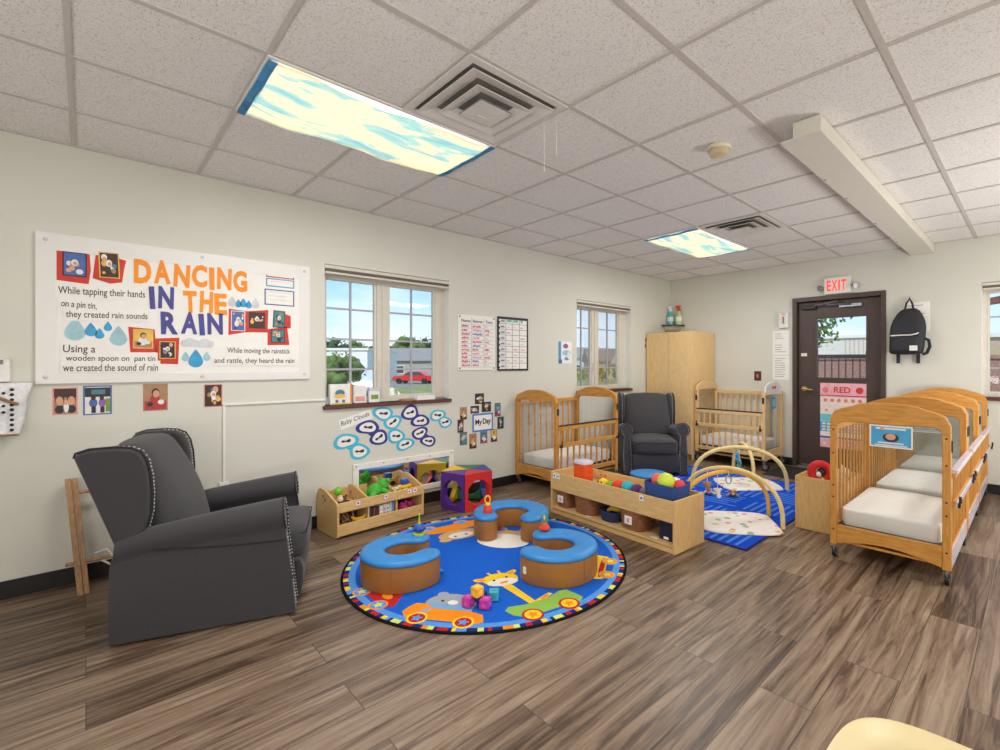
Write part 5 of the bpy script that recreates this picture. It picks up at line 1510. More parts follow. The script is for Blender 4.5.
MB().lathe([(0, 0.058), (0.022, 0.058), (0.02, 0.068), (0, 0.07)], 16).build('collar', M_TY, t, smooth=50)
q = MB(); q.tube([(0.0, 0.02 * math.sin(2 * PI * k / 18), 0.097 + 0.028 * math.cos(2 * PI * k / 18)) for k in range(18)], 0.006, 8, closed=True); q.xf(0, Matrix.Rotation(-0.65, 4, 'Z')); q.build('loop_handle', M_TY, t, smooth=60)
t = thing('ring_top_rattle', 'red based rattle with a teal loop on the right horseshoe cushion', 'toy', (-2.335, 2.235, ZC))
q = MB()
for k in range(7): q.ball((0.022 * math.cos(2 * PI * k / 7), 0.022 * math.sin(2 * PI * k / 7), 0.018), 0.017, 10, 7)
q.ball((0, 0, 0.034), (0.026, 0.026, 0.018), 12, 8); q.build('beaded_base', M_TR, t, smooth=70)
q = MB(); q.tube([(0.0, 0.02 * math.sin(2 * PI * k / 18), 0.088 + 0.04 * math.cos(2 * PI * k / 18)) for k in range(18)], 0.007, 8, closed=True); q.xf(0, Matrix.Rotation(-0.65, 4, 'Z')); q.build('loop_handle', M_TT, t, smooth=60)
MB().ball((0, 0, 0.085), (0.008, 0.008, 0.02), 10, 8).build('clapper', M_TY, t, smooth=70)
t = thing('teether_toy', 'small red and blue toy lying on the rug in the left cushion opening', 'toy', (-2.66, 1.56, 0.0134), R(40))
q = MB(); q.tube([(-0.03, 0, 0.014), (0.03, 0.004, 0.014)], 0.013, 10); q.build('handle', M_TR, t, smooth=60)
q = MB(); q.tube([(0.03, 0, 0.014), (0.05, 0.02, 0.014), (0.07, 0.0, 0.014), (0.05, -0.02, 0.014)], 0.010, 8, closed=True); q.build('loop', M_PAD, t, smooth=60)

def block(label, x, y, z, a, m, col2):
    t = thing('soft_block', label, 'toy block', (x, y, z), a)
    s = 0.0265
    MB().box(-s, s, -s, s, 0, 2 * s).build('block_body', m, t, bevel=0.006, segs=3)
    q = MB(); q.disc((0, 0), 0.013, 2 * s - 0.001, 2 * s + 0.001, 14)
    n0 = q.mark(); q.disc((0, 0), 0.015, s - 0.001, s + 0.0015, 6); q.xf(n0, Matrix.Translation((0, 0, s)) @ Matrix.Rotation(R(90), 4, 'Y'))
    n0 = q.mark(); q.prism([(-0.014, -0.012), (0.014, -0.012), (0, 0.016)], s - 0.001, s + 0.0015); q.xf(n0, Matrix.Translation((0, 0, s)) @ Matrix.Rotation(R(90), 4, 'X'))
    q.build('embossed_shape', col2, t)
M_MAG = mat('block_magenta', (186, 56, 164), 0.5); M_MAG2 = mat('block_magenta_relief', (206, 92, 186), 0.5); M_BY = mat('block_yellow', (240, 184, 42), 0.5); M_BY2 = mat('block_yellow_relief', (248, 206, 86), 0.5); M_BT = mat('block_teal', (66, 176, 190), 0.5); M_BN = mat('block_navy', (34, 42, 96), 0.5)
block('left of the two magenta blocks under the yellow block on the rug', -2.155, 1.490, 0.0134, R(20), M_MAG, M_MAG2)
block('right magenta block under the yellow block, nearest the giraffe car', -2.075, 1.545, 0.0134, R(32), M_MAG, M_MAG2)
block('dark navy block between and behind the two magenta blocks', -2.150, 1.570, 0.0134, R(10), M_BN, M_TB)
block('yellow block resting on top of the two magenta blocks', -2.120, 1.525, 0.0134 + 0.0545, R(5), M_BY, M_BY2)
block('teal block lying behind the magenta blocks on the rug', -2.115, 1.635, 0.0134, R(50), M_BT, M_TT)

# ==================================================================================== PENTAGONAL SOFT PLAY HOUSE
def play_house():
    side, H = 0.29, 0.325
    Rc = side / (2 * math.sin(PI / 5))
    V_ = [(Rc * math.cos(2 * PI * k / 5), Rc * math.sin(2 * PI * k / 5)) for k in range(5)]
    # place: front corner (vertex 0) at world (-3.555, 2.43), outward direction
    ang = R(-40)
    fx, fy = -3.555, 2.42
    cx, cy = fx - Rc * math.cos(ang), fy - Rc * math.sin(ang)
    t = thing('play_house', 'small multicoloured soft play house with octagon openings beside the low mirror', 'play house', (cx, cy, 0), ang)
    cols = {'purple': (86, 42, 140), 'red': (206, 44, 44), 'blue': (44, 62, 152), 'green': (34, 128, 74), 'yellow': (240, 196, 40)}
    MM = {k: mat('vinyl_' + k, v, 0.42, var=0.05, scale=8) for k, v in cols.items()}
    order = ['red', 'blue', 'green', 'yellow', 'purple']
    for k in range(5):
        A, B = Vector((*V_[k], 0)), Vector((*V_[(k + 1) % 5], 0))
        u = (B - A).normalized(); n = Vector((u.y, -u.x, 0))
        L_ = (B - A).length
        th = 0.045
        hc, hr = (L_ / 2, 0.160), 0.114
        rr = [[], [], [], []]
        N = 40
        for i in range(N):
            a = 2 * PI * i / N + PI / 8
            dx, dz = math.cos(a), math.sin(a)
            # outer: rectangle
            sx_ = (L_ / 2 - 0.001) / max(abs(dx), 1e-6); 
            sz_ = ((H - 0.005 - hc[1]) if dz > 0 else (hc[1] - 0.002)) / max(abs(dz), 1e-6)
            so = min(sx_, sz_)
            seg = PI / 4; aa = (a - PI / 8) % seg - seg / 2
            si = hr * math.cos(PI / 8) / math.cos(aa)
            for idx, (sc2, w_) in enumerate(((so, 0.0), (si + 0.006, 0.004), (si, -th), (so * 0.9 if so * 0.9 > si else so, -th))):
                x, z = hc[0] + dx * sc2, hc[1] + dz * sc2
                inset = -w_ * 0.72 if idx == 3 else 0
                x = min(max(x, inset), L_ - inset)
                rr[idx].append(A + u * x + n * (0.002 if idx == 0 else w_) + Vector((0, 0, z)))
        q = MB(); q.loft(rr, loop=True)
        q.build('side_panel', MM[order[k]], t, smooth=35)
        C3 = Vector((0, 0, H + 0.025))
        at, bt = A + Vector((0, 0, H - 0.006)), B + Vector((0, 0, H - 0.006))
        m3 = [p + (C3 - p) * 0.02 for p in (at, bt)]
        q = MB()
        a2, b2 = at + Vector((0, 0, 0.018)), bt + Vector((0, 0, 0.018))
        cc0, cc1 = Vector((0, 0, H - 0.008)), Vector((0, 0, H + 0.012))
        q.poly([a2, b2, cc1]); q.poly([at, cc0, bt]); q.poly([at, bt, b2, a2]); q.poly([bt, cc0, cc1, b2]); q.poly([at, a2, cc1, cc0])
        q.build('roof_panel', MM[order[k]], t, bevel=0.006, segs=2)
play_house()

# ==================================================================================== LOW TOY SHELF BY THE MIRROR
def toy_shelf():
    fx, fy = -3.68, 1.36
    L_, D = 0.765, 0.36
    ang = math.atan2(0.76, -0.06)          # local +x runs along the shelf front
    t = thing('toy_shelf', 'low open maple toy shelf with three bins in front of the wall mirror', 'shelf', (fx, fy, 0), ang)
    # local: x 0..L along the front, y from 0 (front) to D (towards the wall), z up
    prof = [(0.0, 0.012), (0.03, 0.0), (D - 0.03, 0.0), (D, 0.012), (D, 0.285), (D - 0.02, 0.325), (D - 0.07, 0.345), (D - 0.13, 0.34), (0.02, 0.272), (0.0, 0.255)]
    for x in (0.0, L_ - 0.018):
        q = MB(); q.prism(prof, x, x + 0.018, 'yz'); eo = q.build('end_panel', PLY['y'], t, bevel=0.004)
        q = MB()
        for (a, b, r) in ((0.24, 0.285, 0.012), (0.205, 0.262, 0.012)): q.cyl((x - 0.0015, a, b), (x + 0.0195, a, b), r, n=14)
        q.build('hand_hole_shade', M_RECESS_SHADE, eo)  # solid dark plugs, the shade of the holes painted on
    MB().box(0.018, L_ - 0.018, 0.004, 0.018, 0.195, 0.268).build('bin_front', PLY['x'], t, bevel=0.003)
    MB().box(0.018, L_ - 0.018, 0.004, 0.018, 0.015, 0.105).build('lower_front', PLY['x'], t, bevel=0.003)
    MB().box(0.018, L_ - 0.018, 0.018, D - 0.012, 0.188, 0.198).build('middle_shelf', PLY['x'], t)
    MB().box(0.018, L_ - 0.018, 0.018, D - 0.012, 0.03, 0.042).build('bottom_shelf', PLY['x'], t)
    MB().box(0.018, L_ - 0.018, D - 0.012, D, 0.03, 0.29).build('back_panel', PLY['x'], t)
    for x in (0.262, 0.512):
        q = MB(); q.prism([(0.018, 0.042), (D - 0.012, 0.042), (D - 0.012, 0.31), (D - 0.06, 0.325), (D - 0.12, 0.32), (0.03, 0.262), (0.018, 0.25)], x - 0.007, x + 0.007, 'yz'); q.build('divider', PLY['y'], t, bevel=0.003)
    q = MB()
    for x in (0.26, 0.51, 0.72):
        for z in (0.225, 0.06): q.cyl((x, 0.0045, z), (x, 0.002, z), 0.005, n=8)
    q.build('screw', M_GREY, t)
    for x in (0.145, 0.385, 0.60, 0.655):
        q = MB(); q.cur = 0; q.box(x, x + 0.042, 0.0015, 0.004, 0.222, 0.262); q.cur = 1; q.box(x + 0.004, x + 0.038, 0.0008, 0.003, 0.226, 0.258); q.cur = 2; q.box(x + 0.013, x + 0.028, 0.0003, 0.003, 0.234, 0.25)
        q.build('picture_label', [P_PINK, M_PAPER, P_RED], t)
    M_ = Matrix.Translation((fx, fy, 0)) @ Matrix.Rotation(ang, 4, 'Z')
    return lambda x, y, z: tuple(M_ @ Vector((x, y, z))), ang
SH, SANG = toy_shelf()
M_GRNB = mat('lime_green_plastic', (120, 196, 52), 0.35)
q = MB(); q.ball((0, 0, 0.034), 0.034, 18, 12); q.tube([(0.0, 0, 0.066), (0.01, 0, 0.074), (0.022, 0, 0.07)], 0.004, 6)
tag(q.build('toy_ball', M_GRNB, None, smooth=80, loc=SH(0.13, 0.27, 0.258)), 'lime green ball on top of the left bin of the toy shelf', 'ball')
def soft_toy(name, label, cat, loc, rot, body, bellyc, s, extra=None):
    """slumped plush: body, head, ears, limbs in one furry skin; face details as parts"""
    t = thing(name, label, cat, loc, rot)
    q = MB()
    q.ball((0, 0, 0.05 * s), (0.055 * s, 0.05 * s, 0.05 * s), 14, 9); q.ball((0.075 * s, 0, 0.075 * s), (0.042 * s, 0.042 * s, 0.04 * s), 14, 9)
    for k in (-1, 1):
        q.ball((0.085 * s, k * 0.038 * s, 0.11 * s), (0.014 * s, 0.016 * s, 0.018 * s), 8, 6)
        q.tube([(0.03 * s, k * 0.04 * s, 0.055 * s), (0.05 * s, k * 0.075 * s, 0.035 * s), (0.06 * s, k * 0.09 * s, 0.02 * s)], [0.02 * s, 0.018 * s, 0.016 * s], 8)
        q.tube([(-0.03 * s, k * 0.03 * s, 0.035 * s), (-0.07 * s, k * 0.05 * s, 0.022 * s), (-0.09 * s, k * 0.055 * s, 0.018 * s)], [0.022 * s, 0.02 * s, 0.018 * s], 8)
    q.build('plush_body', body, t, smooth=80)
    q = MB(); q.ball((0.11 * s, 0, 0.068 * s), (0.016 * s, 0.022 * s, 0.016 * s), 10, 7); q.build('muzzle', bellyc, t, smooth=80)
    q = MB()
    for k in (-1, 1): q.ball((0.112 * s, k * 0.018 * s, 0.088 * s), 0.006 * s, 8, 6)
    q.build('eyes', M_BLACK, t, smooth=80)
    return t
M_PG = mat('green_plush', (78, 178, 62), 0.95, var=0.2, scale=90, bump=0.5); M_PP = mat('magenta_plush', (186, 52, 128), 0.95, var=0.2, scale=90, bump=0.5); M_PB = mat('brown_plush', (98, 62, 44), 0.95, var=0.2, scale=90, bump=0.5); M_PCR = mat('cream_plush', (226, 214, 190), 0.95, var=0.1, scale=90, bump=0.5)
M_PV = mat('violet_plush', (150, 110, 180), 0.95, var=0.2, scale=90, bump=0.5)
soft_toy('plush_toy', 'green plush toy lying in the middle bin of the toy shelf', 'soft toy', SH(0.385, 0.15, 0.215), SANG + 0.2, M_PG, M_PCR, 1.15)
soft_toy('plush_toy', 'pale violet plush toy behind the green plush in the middle bin', 'soft toy', SH(0.315, 0.285, 0.20), SANG + 2.6, M_PV, M_PCR, 0.62)
soft_toy('plush_toy', 'brown plush toy in the left bin of the toy shelf', 'soft toy', SH(0.12, 0.15, 0.198), SANG + 1.2, M_PB, M_PCR, 0.62)
q = MB(); q.ball((0, 0, 0.024), (0.024, 0.024, 0.022), 12, 8); q.disc((0, 0), 0.016, 0.044, 0.05, 14)
tag(q.build('toy_cup', M_PCR, None, smooth=60, loc=SH(0.07, 0.10, 0.25)), 'small cream knob toy at the front of the left shelf bin', 'toy')
t = thing('car_toy', 'small dark blue and yellow toy in the right bin of the toy shelf', 'toy', SH(0.675, 0.17, 0.20), SANG)
MB().box(-0.06, 0.06, -0.03, 0.03, 0.02, 0.065).build('body', M_TY, t, bevel=0.012, segs=3)
MB().box(-0.03, 0.035, -0.027, 0.027, 0.065, 0.115).build('cab', M_TB, t, bevel=0.012, segs=3)
for (x, y) in ((-0.035, -0.032), (0.035, -0.032), (-0.035, 0.032), (0.035, 0.032)): MB().cyl((x, y - 0.006, 0.02), (x, y + 0.006, 0.02), 0.02, n=16).build('wheel', M_BLACK, t, smooth=40)
soft_toy('plush_toy', 'white faced plush toy at the left of the right shelf bin', 'soft toy', SH(0.56, 0.17, 0.20), SANG - 1.4, M_PCR, M_PB, 0.62)
# lower compartments: wooden sticks, banana, books, pink plush
rnd = random.Random(4)
for k in range(7):
    x = 0.045 + 0.02 * k
    q = MB(); q.tube([(0, 0, 0), (0.02 * rnd.uniform(-1, 1), 0.09, 0.03 + 0.008 * k)], 0.007, 8); q.ball((0, 0, 0), 0.011, 8, 6)
    tag(q.build('wooden_rattle_stick', woodL, None, smooth=60, loc=SH(x, 0.06 + 0.01 * (k % 3), 0.060 + 0.018 * (k % 4)), rot=(0, 0, SANG)), 'pale wooden stick in the loose heap at the lower left of the toy shelf', 'toy stick', 'wooden sticks in the toy shelf')
q = MB(); q.tube([(-0.06, 0, 0.05), (-0.04, 0, 0.025), (0.0, 0, 0.016), (0.045, 0, 0.03), (0.06, 0, 0.055)], [0.007, 0.018, 0.02, 0.016, 0.006], 10)
tag(q.build('toy_banana', M_TY, None, smooth=70, loc=SH(0.205, 0.07, 0.075), rot=(0, 0, SANG)), 'yellow toy banana at the lower left of the toy shelf', 'toy fruit')
soft_toy('plush_toy', 'brown and black plush behind the banana in the lower left compartment', 'soft toy', SH(0.16, 0.18, 0.045), SANG + 0.4, M_PB, M_PCR, 0.85)
bc = [((30, 60, 110), 0.012), ((40, 40, 44), 0.014), ((150, 70, 50), 0.012), ((60, 50, 44), 0.016), ((90, 60, 40), 0.012), ((226, 222, 214), 0.030), ((206, 214, 206), 0.022), ((232, 226, 214), 0.026), ((200, 218, 226), 0.02), ((90, 150, 190), 0.016)]
blab = ['dark blue board book at the left end of the shelf row', 'black spined board book beside the dark blue one', 'rust red board book in the shelf row', 'dark brown thick board book in the shelf row', 'mid brown thin board book before the pale ones', 'widest white board book in the shelf row', 'pale green grey board book between two white books', 'cream board book right of the pale green one', 'pale blue board book near the right of the row', 'blue board book at the right end of the shelf row']
x = 0.275
for k, (c, wv) in enumerate(bc):
    h = (0.125, 0.118, 0.13, 0.122, 0.128, 0.132, 0.136, 0.13, 0.137, 0.132)[k]
    t = thing('board_book', blab[k], 'book', SH(x, 0.022, 0.043), SANG, 'board books in the toy shelf')
    m_ = mat('book_cover_%d' % k, c, 0.5, var=0.12, scale=60)
    q = MB(); q.box(0, 0.002, 0, 0.13, 0, h); q.box(wv - 0.002, wv, 0, 0.13, 0, h); q.box(0.002, wv - 0.002, 0, 0.003, 0, h); q.build('cover', m_, t, bevel=0.001)
    MB().box(0.002, wv - 0.002, 0.003, 0.126, 0.003, h - 0.003).build('pages', M_PAPER, t)
    if wv > 0.018:
        q = MB()
        for j in range(3): q.box(0.006, wv - 0.006, -0.0008, 0.001, 0.03 + 0.03 * j, 0.042 + 0.03 * j)
        q.build('spine_print', (P_RED, P_TEAL, P_PINK)[k % 3], t)
    x += wv + 0.0035
soft_toy('plush_toy', 'magenta plush toy in the lower right compartment of the toy shelf', 'soft toy', SH(0.575, 0.13, 0.044), SANG - 1.2, M_PP, M_PP, 0.85)
soft_toy('plush_toy', 'second magenta plush at the far right of the lower compartment', 'soft toy', SH(0.69, 0.14, 0.044), SANG - 1.9, M_PP, M_PB, 0.8)

# ==================================================================================== LOW BENCH SHELF AND WHAT STANDS ON IT
def bench():
    fx, fy, L_, D = -3.04, 2.985, 1.29, 0.385
    ang = math.atan2(-0.06, 1.29)
    t = thing('bench_shelf', 'long low maple bench shelf with baskets below, right of the round rug', 'shelf', (fx, fy, 0), ang)
    for x in (0.0, L_ - 0.02):
        MB().box(x, x + 0.02, 0.0, D, 0.0, 0.372).build('end_panel', PLY['z'], t, bevel=0.005)
    MB().box(0.02, L_ - 0.02, 0.002, 0.018, 0.215, 0.368).build('front_rail', PLY['x'], t, bevel=0.004)
    MB().box(0.02, L_ - 0.02, D - 0.018, D - 0.002, 0.03, 0.368).build('back_panel', PLY['x'], t, bevel=0.004)
    MB().box(0.02, L_ - 0.02, 0.018, D - 0.018, 0.272, 0.288).build('tray_board', PLY['x'], t)
    MB().box(0.02, L_ - 0.02, 0.004, D - 0.018, 0.045, 0.06).build('bottom_board', PLY['x'], t, bevel=0.003)
    MB().box(0.02, L_ - 0.02, 0.012, 0.026, 0.0, 0.04).build('toe_rail', PLY['x'], t, bevel=0.003)
    for x in (0.035, 0.083, 0.985):
        q = MB(); q.cur = 0; q.box(x, x + 0.036, -0.001, 0.002, 0.318, 0.360); q.cur = 1; q.disc((0, 0), 0.010, 0, 0.001, 12)
        n0 = q.mark() - 24
        q.xf(n0, Matrix.Translation((x + 0.018, -0.0008, 0.339)) @ Matrix.Rotation(R(90), 4, 'X'))
        q.build('picture_label', [M_PAPER, P_TEAL if x < 0.9 else P_BLUE], t)
    for x in (0.40, 1.06):
        MB().box(x, x + 0.055, 0.03, 0.055, 0.06, 0.0615).build('shelf_label', M_PAPER, t)
    M_ = Matrix.Translation((fx, fy, 0)) @ Matrix.Rotation(ang, 4, 'Z')
    return (lambda x, y, z: tuple(M_ @ Vector((x, y, z)))), ang
BH, BANG = bench()
ZT = 0.2885
t = thing('orange_bin', 'bright orange fabric box with a pale lid standing on the bench tray', 'box', BH(0.265, 0.15, ZT), BANG)
q = MB(); rings = []
for (z, k) in ((0, 0.94), (0.004, 1.0), (0.10, 1.02), (0.175, 1.0)):
    rings.append([(0.075 * k * math.copysign(abs(math.cos(a)) ** 0.35, math.cos(a)), 0.055 * k * math.copysign(abs(math.sin(a)) ** 0.35, math.sin(a)), z) for a in [2 * PI * j / 28 for j in range(28)]])
q.loft(rings); q.build('fabric_body', mat('orange_fabric', (232, 84, 22), 0.7, var=0.12, scale=40), t, smooth=60)
q = MB(); rings = [[(x * 1.03, y * 1.03, z) for x, y, _ in rings[-1]] for z in (0.172, 0.192)] + [[(x * 0.95, y * 0.95, 0.198) for x, y, _ in rings[-1]]]
q.loft(rings); q.build('lid', mat('pale_lilac_lid', (206, 208, 226), 0.4), t, smooth=50)
# caterpillar
t = thing('plush_caterpillar', 'long plush caterpillar in rainbow segments lying on the bench tray', 'soft toy', BH(0.495, 0.15, ZT), BANG + R(4))
cs = [('segment', 0.072, (120, 190, 60), 0.036), ('segment', 0.150, (224, 74, 36), 0.047), ('segment', 0.245, (54, 178, 196), 0.050), ('segment', 0.335, (96, 50, 120), 0.046), ('segment', 0.405, (130, 116, 120), 0.040)]
for k, (n_, x, c, r) in enumerate(cs):
    MB().ball((x, 0, r), (r * 1.05, r, r), 16, 10).build(n_, mat('plush_seg_%d' % k, c, 0.9, var=0.12, scale=60, bump=0.3), t, smooth=80)
hd = MB().ball((0, 0, 0.042), (0.042, 0.042, 0.042), 16, 10).build('head', mat('plush_yellow', (240, 208, 40), 0.9, var=0.08, scale=60, bump=0.3), t, smooth=80)
for k in (-1, 1):
    MB().ball((-0.01 + 0.018 * k, -0.036, 0.055), 0.008, 8, 6).build('eye', M_BLACK, hd, smooth=80)
    q = MB(); q.tube([(0.016 * k, 0, 0.08), (0.024 * k, 0, 0.105)], 0.003, 6); q.ball((0.025 * k, 0, 0.11), 0.009, 8, 6); q.build('antenna', M_TR, hd, smooth=60)
# felt basket with balls
M_FELT = mat('denim_blue_felt', (48, 78, 142), 0.95, var=0.25, scale=70, bump=0.5, bscale=150)
t = thing('felt_basket', 'blue felt basket full of soft balls at the right end of the bench tray', 'basket', BH(1.10, 0.185, ZT), BANG)
def basket_shell(q, rx0, ry0, rx1, ry1, h, th, e=0.5, n=32, wob=0.0):
    def ring(rx, ry, z): return [(rx * math.copysign(abs(math.cos(a)) ** e, math.cos(a)), ry * math.copysign(abs(math.sin(a)) ** e, math.sin(a)), z + (wob * math.sin(3 * a) if z > h * 0.8 else 0)) for a in [2 * PI * j / n for j in range(n)]]
    q.loft([ring(rx0 * 0.96, ry0 * 0.96, 0), ring(rx0, ry0, 0.006), ring((rx0 + rx1) / 2 * 1.02, (ry0 + ry1) / 2 * 1.02, h / 2), ring(rx1, ry1, h), ring(rx1 - th, ry1 - th, h), ring(rx0 - th, ry0 - th, 0.012)])
    return q
basket_shell(MB(), 0.135, 0.115, 0.155, 0.138, 0.160, 0.008, 0.6, wob=0.006).build('felt_body', M_FELT, t, smooth=60)
balls = [((0.02, -0.045, 0.170), 0.064, (206, 226, 72), 'large lime yellow ball at the front of the felt basket'), ((-0.078, 0.0, 0.158), 0.052, (238, 108, 92), 'coral pink ball at the left in the felt basket'), ((0.098, 0.01, 0.142), 0.046, (222, 58, 66), 'red ball at the right in the felt basket'),
         ((0.03, 0.068, 0.140), 0.045, (236, 226, 190), 'cream ball at the back of the felt basket'), ((-0.085, 0.080, 0.128), 0.032, (192, 214, 110), 'pale green ball behind the coral ball in the basket'), ((-0.05, -0.075, 0.085), 0.035, (70, 130, 200), 'blue ball low at the front left inside the felt basket')]
for k, (p, r, c, lb) in enumerate(balls):
    q = MB(); q.ball((0, 0, 0), r, 20, 12)
    for i in range(26):
        zz = 1 - 2 * (i + 0.5) / 26; a = i * 2.39996; rr = math.sqrt(1 - zz * zz); q.ball((r * rr * math.cos(a), r * rr * math.sin(a), r * zz), r * 0.07, 6, 4)
    tag(q.build('soft_ball', mat('ball_%d' % k, c, 0.55, var=0.06), None, smooth=80, loc=tuple(Vector(BH(1.10, 0.185, ZT)) + Vector(p))), lb, 'ball', 'balls in the felt basket')
# baskets below
M_WICK = mat('wicker_brown', (142, 92, 54), 0.7, var=0.3, scale=90)
M_WICKD = mat('wicker_rim', (166, 116, 72), 0.65, var=0.25, scale=90)
def wicker(label, x, y, rx, ry, h, tagged):
    t = thing('wicker_basket', label, 'basket', BH(x, y, 0.0605), BANG, 'baskets in the bench shelf')
    q = MB()
    basket_shell(q, rx * 0.86, ry * 0.86, rx * 0.985, ry * 0.985, h - 0.01, 0.006, 0.6); 
    rows = 9
    for j in range(rows):
        v = (j + 0.5) / rows; k = 0.875 + 0.115 * v
        q.tube([(rx * k * math.copysign(abs(math.cos(a)) ** 0.6, math.cos(a)) * (1 + 0.022 * math.cos(18 * a + PI * j)), ry * k * math.copysign(abs(math.sin(a)) ** 0.6, math.sin(a)) * (1 + 0.022 * math.cos(18 * a + PI * j)), 0.006 + (h - 0.02) * v) for a in [2 * PI * i / 72 for i in range(72)]], (h / rows) * 0.52, 5, closed=True)
    q.build('woven_body', M_WICK, t, smooth=60)
    q = MB(); q.tube([(rx * math.copysign(abs(math.cos(a)) ** 0.6, math.cos(a)), ry * math.copysign(abs(math.sin(a)) ** 0.6, math.sin(a)), h) for a in [2 * PI * i / 48 for i in range(48)]], 0.009, 8, closed=True); q.build('rim', M_WICKD, t, smooth=60)
    if tagged:
        q = MB(); q.cur = 0; q.box(-0.035, 0.035, -ry - 0.008, -ry - 0.005, h * 0.35, h * 0.8); q.cur = 1; q.box(-0.012, 0.012, -ry - 0.0088, -ry - 0.006, h * 0.45, h * 0.68); q.build('picture_tag', [M_PAPER, P_PINK], t)
    return t
wicker('wicker basket with a white tag at the left end under the bench tray', 0.105, 0.13, 0.075, 0.10, 0.135, True)
wicker('untagged wicker basket second from the left under the bench tray', 0.365, 0.145, 0.115, 0.125, 0.145, False)
wicker('wicker basket with a white tag in the middle under the bench tray', 0.870, 0.135, 0.112, 0.115, 0.140, True)
soft_toy('plush_toy', 'dark green plush toy inside the untagged wicker basket', 'soft toy', BH(0.37, 0.15, 0.13), BANG, mat('olive_plush', (96, 110, 66), 0.95, var=0.2), M_PCR, 0.75)
t = thing('felt_bin', 'small navy felt bin between two wicker baskets under the bench', 'bin', BH(0.622, 0.13, 0.0605), BANG)
basket_shell(MB(), 0.085, 0.085, 0.10, 0.10, 0.085, 0.006, 0.7).build('felt_body', mat('navy_felt', (38, 52, 92), 0.95, var=0.2, scale=80, bump=0.4), t, smooth=60)
q = MB(); q.tube([(-0.03, -0.03, 0.07), (0.0, -0.02, 0.095), (0.05, 0.0, 0.09), (0.06, 0.02, 0.07)], [0.014, 0.022, 0.022, 0.012], 10)
tag(q.build('toy_fruit', M_TY, None, smooth=70, loc=BH(0.622, 0.13, 0.0625), rot=(0, 0, BANG)), 'yellow toy fruit in the small navy felt bin', 'toy fruit')
t = thing('black_bin', 'upright navy black folder bin at the right end under the bench tray', 'bin', BH(1.185, 0.14, 0.0605), BANG)
q = MB(); q.box(-0.065, 0.065, -0.09, 0.09, 0.0, 0.165); q.build('bin_body', mat('navy_black_plastic', (30, 32, 50), 0.5), t, bevel=0.012, segs=3)
q = MB(); q.box(-0.05, 0.05, -0.08, 0.08, 0.165, 0.172); q.build('yellow_edge_paper', M_TY, t)
MB().box(-0.02, 0.02, -0.092, -0.0895, 0.012, 0.03).build('white_tag', M_PAPER, t)

# blue floor pouf behind the bench
t = thing('floor_pouf', 'round blue floor pouf behind the bench, in front of the far armchair', 'pouf', (-2.62, 3.90, 0.0102))
MB().lathe([(0, 0), (0.17, 0.0), (0.178, 0.02), (0.178, 0.225), (0.17, 0.245), (0, 0.245)], 36).build('pouf_body', M_TAN, t, smooth=50)
MB().lathe([(0, 0.2455), (0.168, 0.2455), (0.178, 0.255), (0.172, 0.268), (0.12, 0.275), (0, 0.278)], 36).build('pouf_top', M_PAD, t, smooth=50)

# ==================================================================================== PLAY GYMS
M_ARCH = mat('pale_yellow_arch', (232, 210, 142), 0.6, var=0.05); M_ARCH2 = mat('amber_arch', (222, 170, 66), 0.6, var=0.05)
def mat_print():
    m = bpy.data.materials.new('patterned_play_mat'); m.use_nodes = True
    t = m.node_tree; b = t.nodes['Principled BSDF']; N = t.nodes.new
    co = N('ShaderNodeTexCoord'); v = N('ShaderNodeTexVoronoi'); v.inputs['Scale'].default_value = 11
    r = N('ShaderNodeValToRGB'); r.color_ramp.interpolation = 'CONSTANT'
    e = r.color_ramp.elements; e[0].position = 0; e[0].color = (0, 0, 0, 1); e[1].position = 0.30; e[1].color = (1, 1, 1, 1)
    h = N('ShaderNodeSeparateColor'); c2 = N('ShaderNodeValToRGB'); c2.color_ramp.interpolation = 'CONSTANT'
    q = c2.color_ramp.elements; q[0].color = rgb(226, 150, 130); q[1].position = 0.75; q[1].color = rgb(226, 200, 140)
    for p, c in ((0.25, (160, 180, 150)), (0.4, (234, 230, 224)), (0.6, (170, 190, 206))):
        x = q.new(p); x.color = rgb(*c)
    mx_ = N('ShaderNodeMixRGB'); mx_.inputs[2].default_value = rgb(232, 228, 224)
    t.links.new(co.outputs['Object'], v.inputs['Vector']); t.links.new(v.outputs['Distance'], r.inputs[0]); t.links.new(v.outputs['Color'], h.inputs[0]); t.links.new(h.outputs[0], c2.inputs[0])
    t.links.new(r.outputs[0], mx_.inputs[0]); t.links.new(c2.outputs[0], mx_.inputs[1]); t.links.new(mx_.outputs[0], b.inputs['Base Color'])
    b.inputs['Roughness'].default_value = 0.9
    return m
M_PMAT = mat_print()
def arch_pts(A, B, hgt, n=22, e=0.75, apex=None):
    A, B = Vector(A), Vector(B); out = []
    for k in range(n + 1):
        a = PI * k / n
        u = 0.5 - 0.5 * math.cos(a)
        P = A.lerp(B, u); P.z = A.z + hgt * math.sin(a) ** e
        out.append(P)
    return out
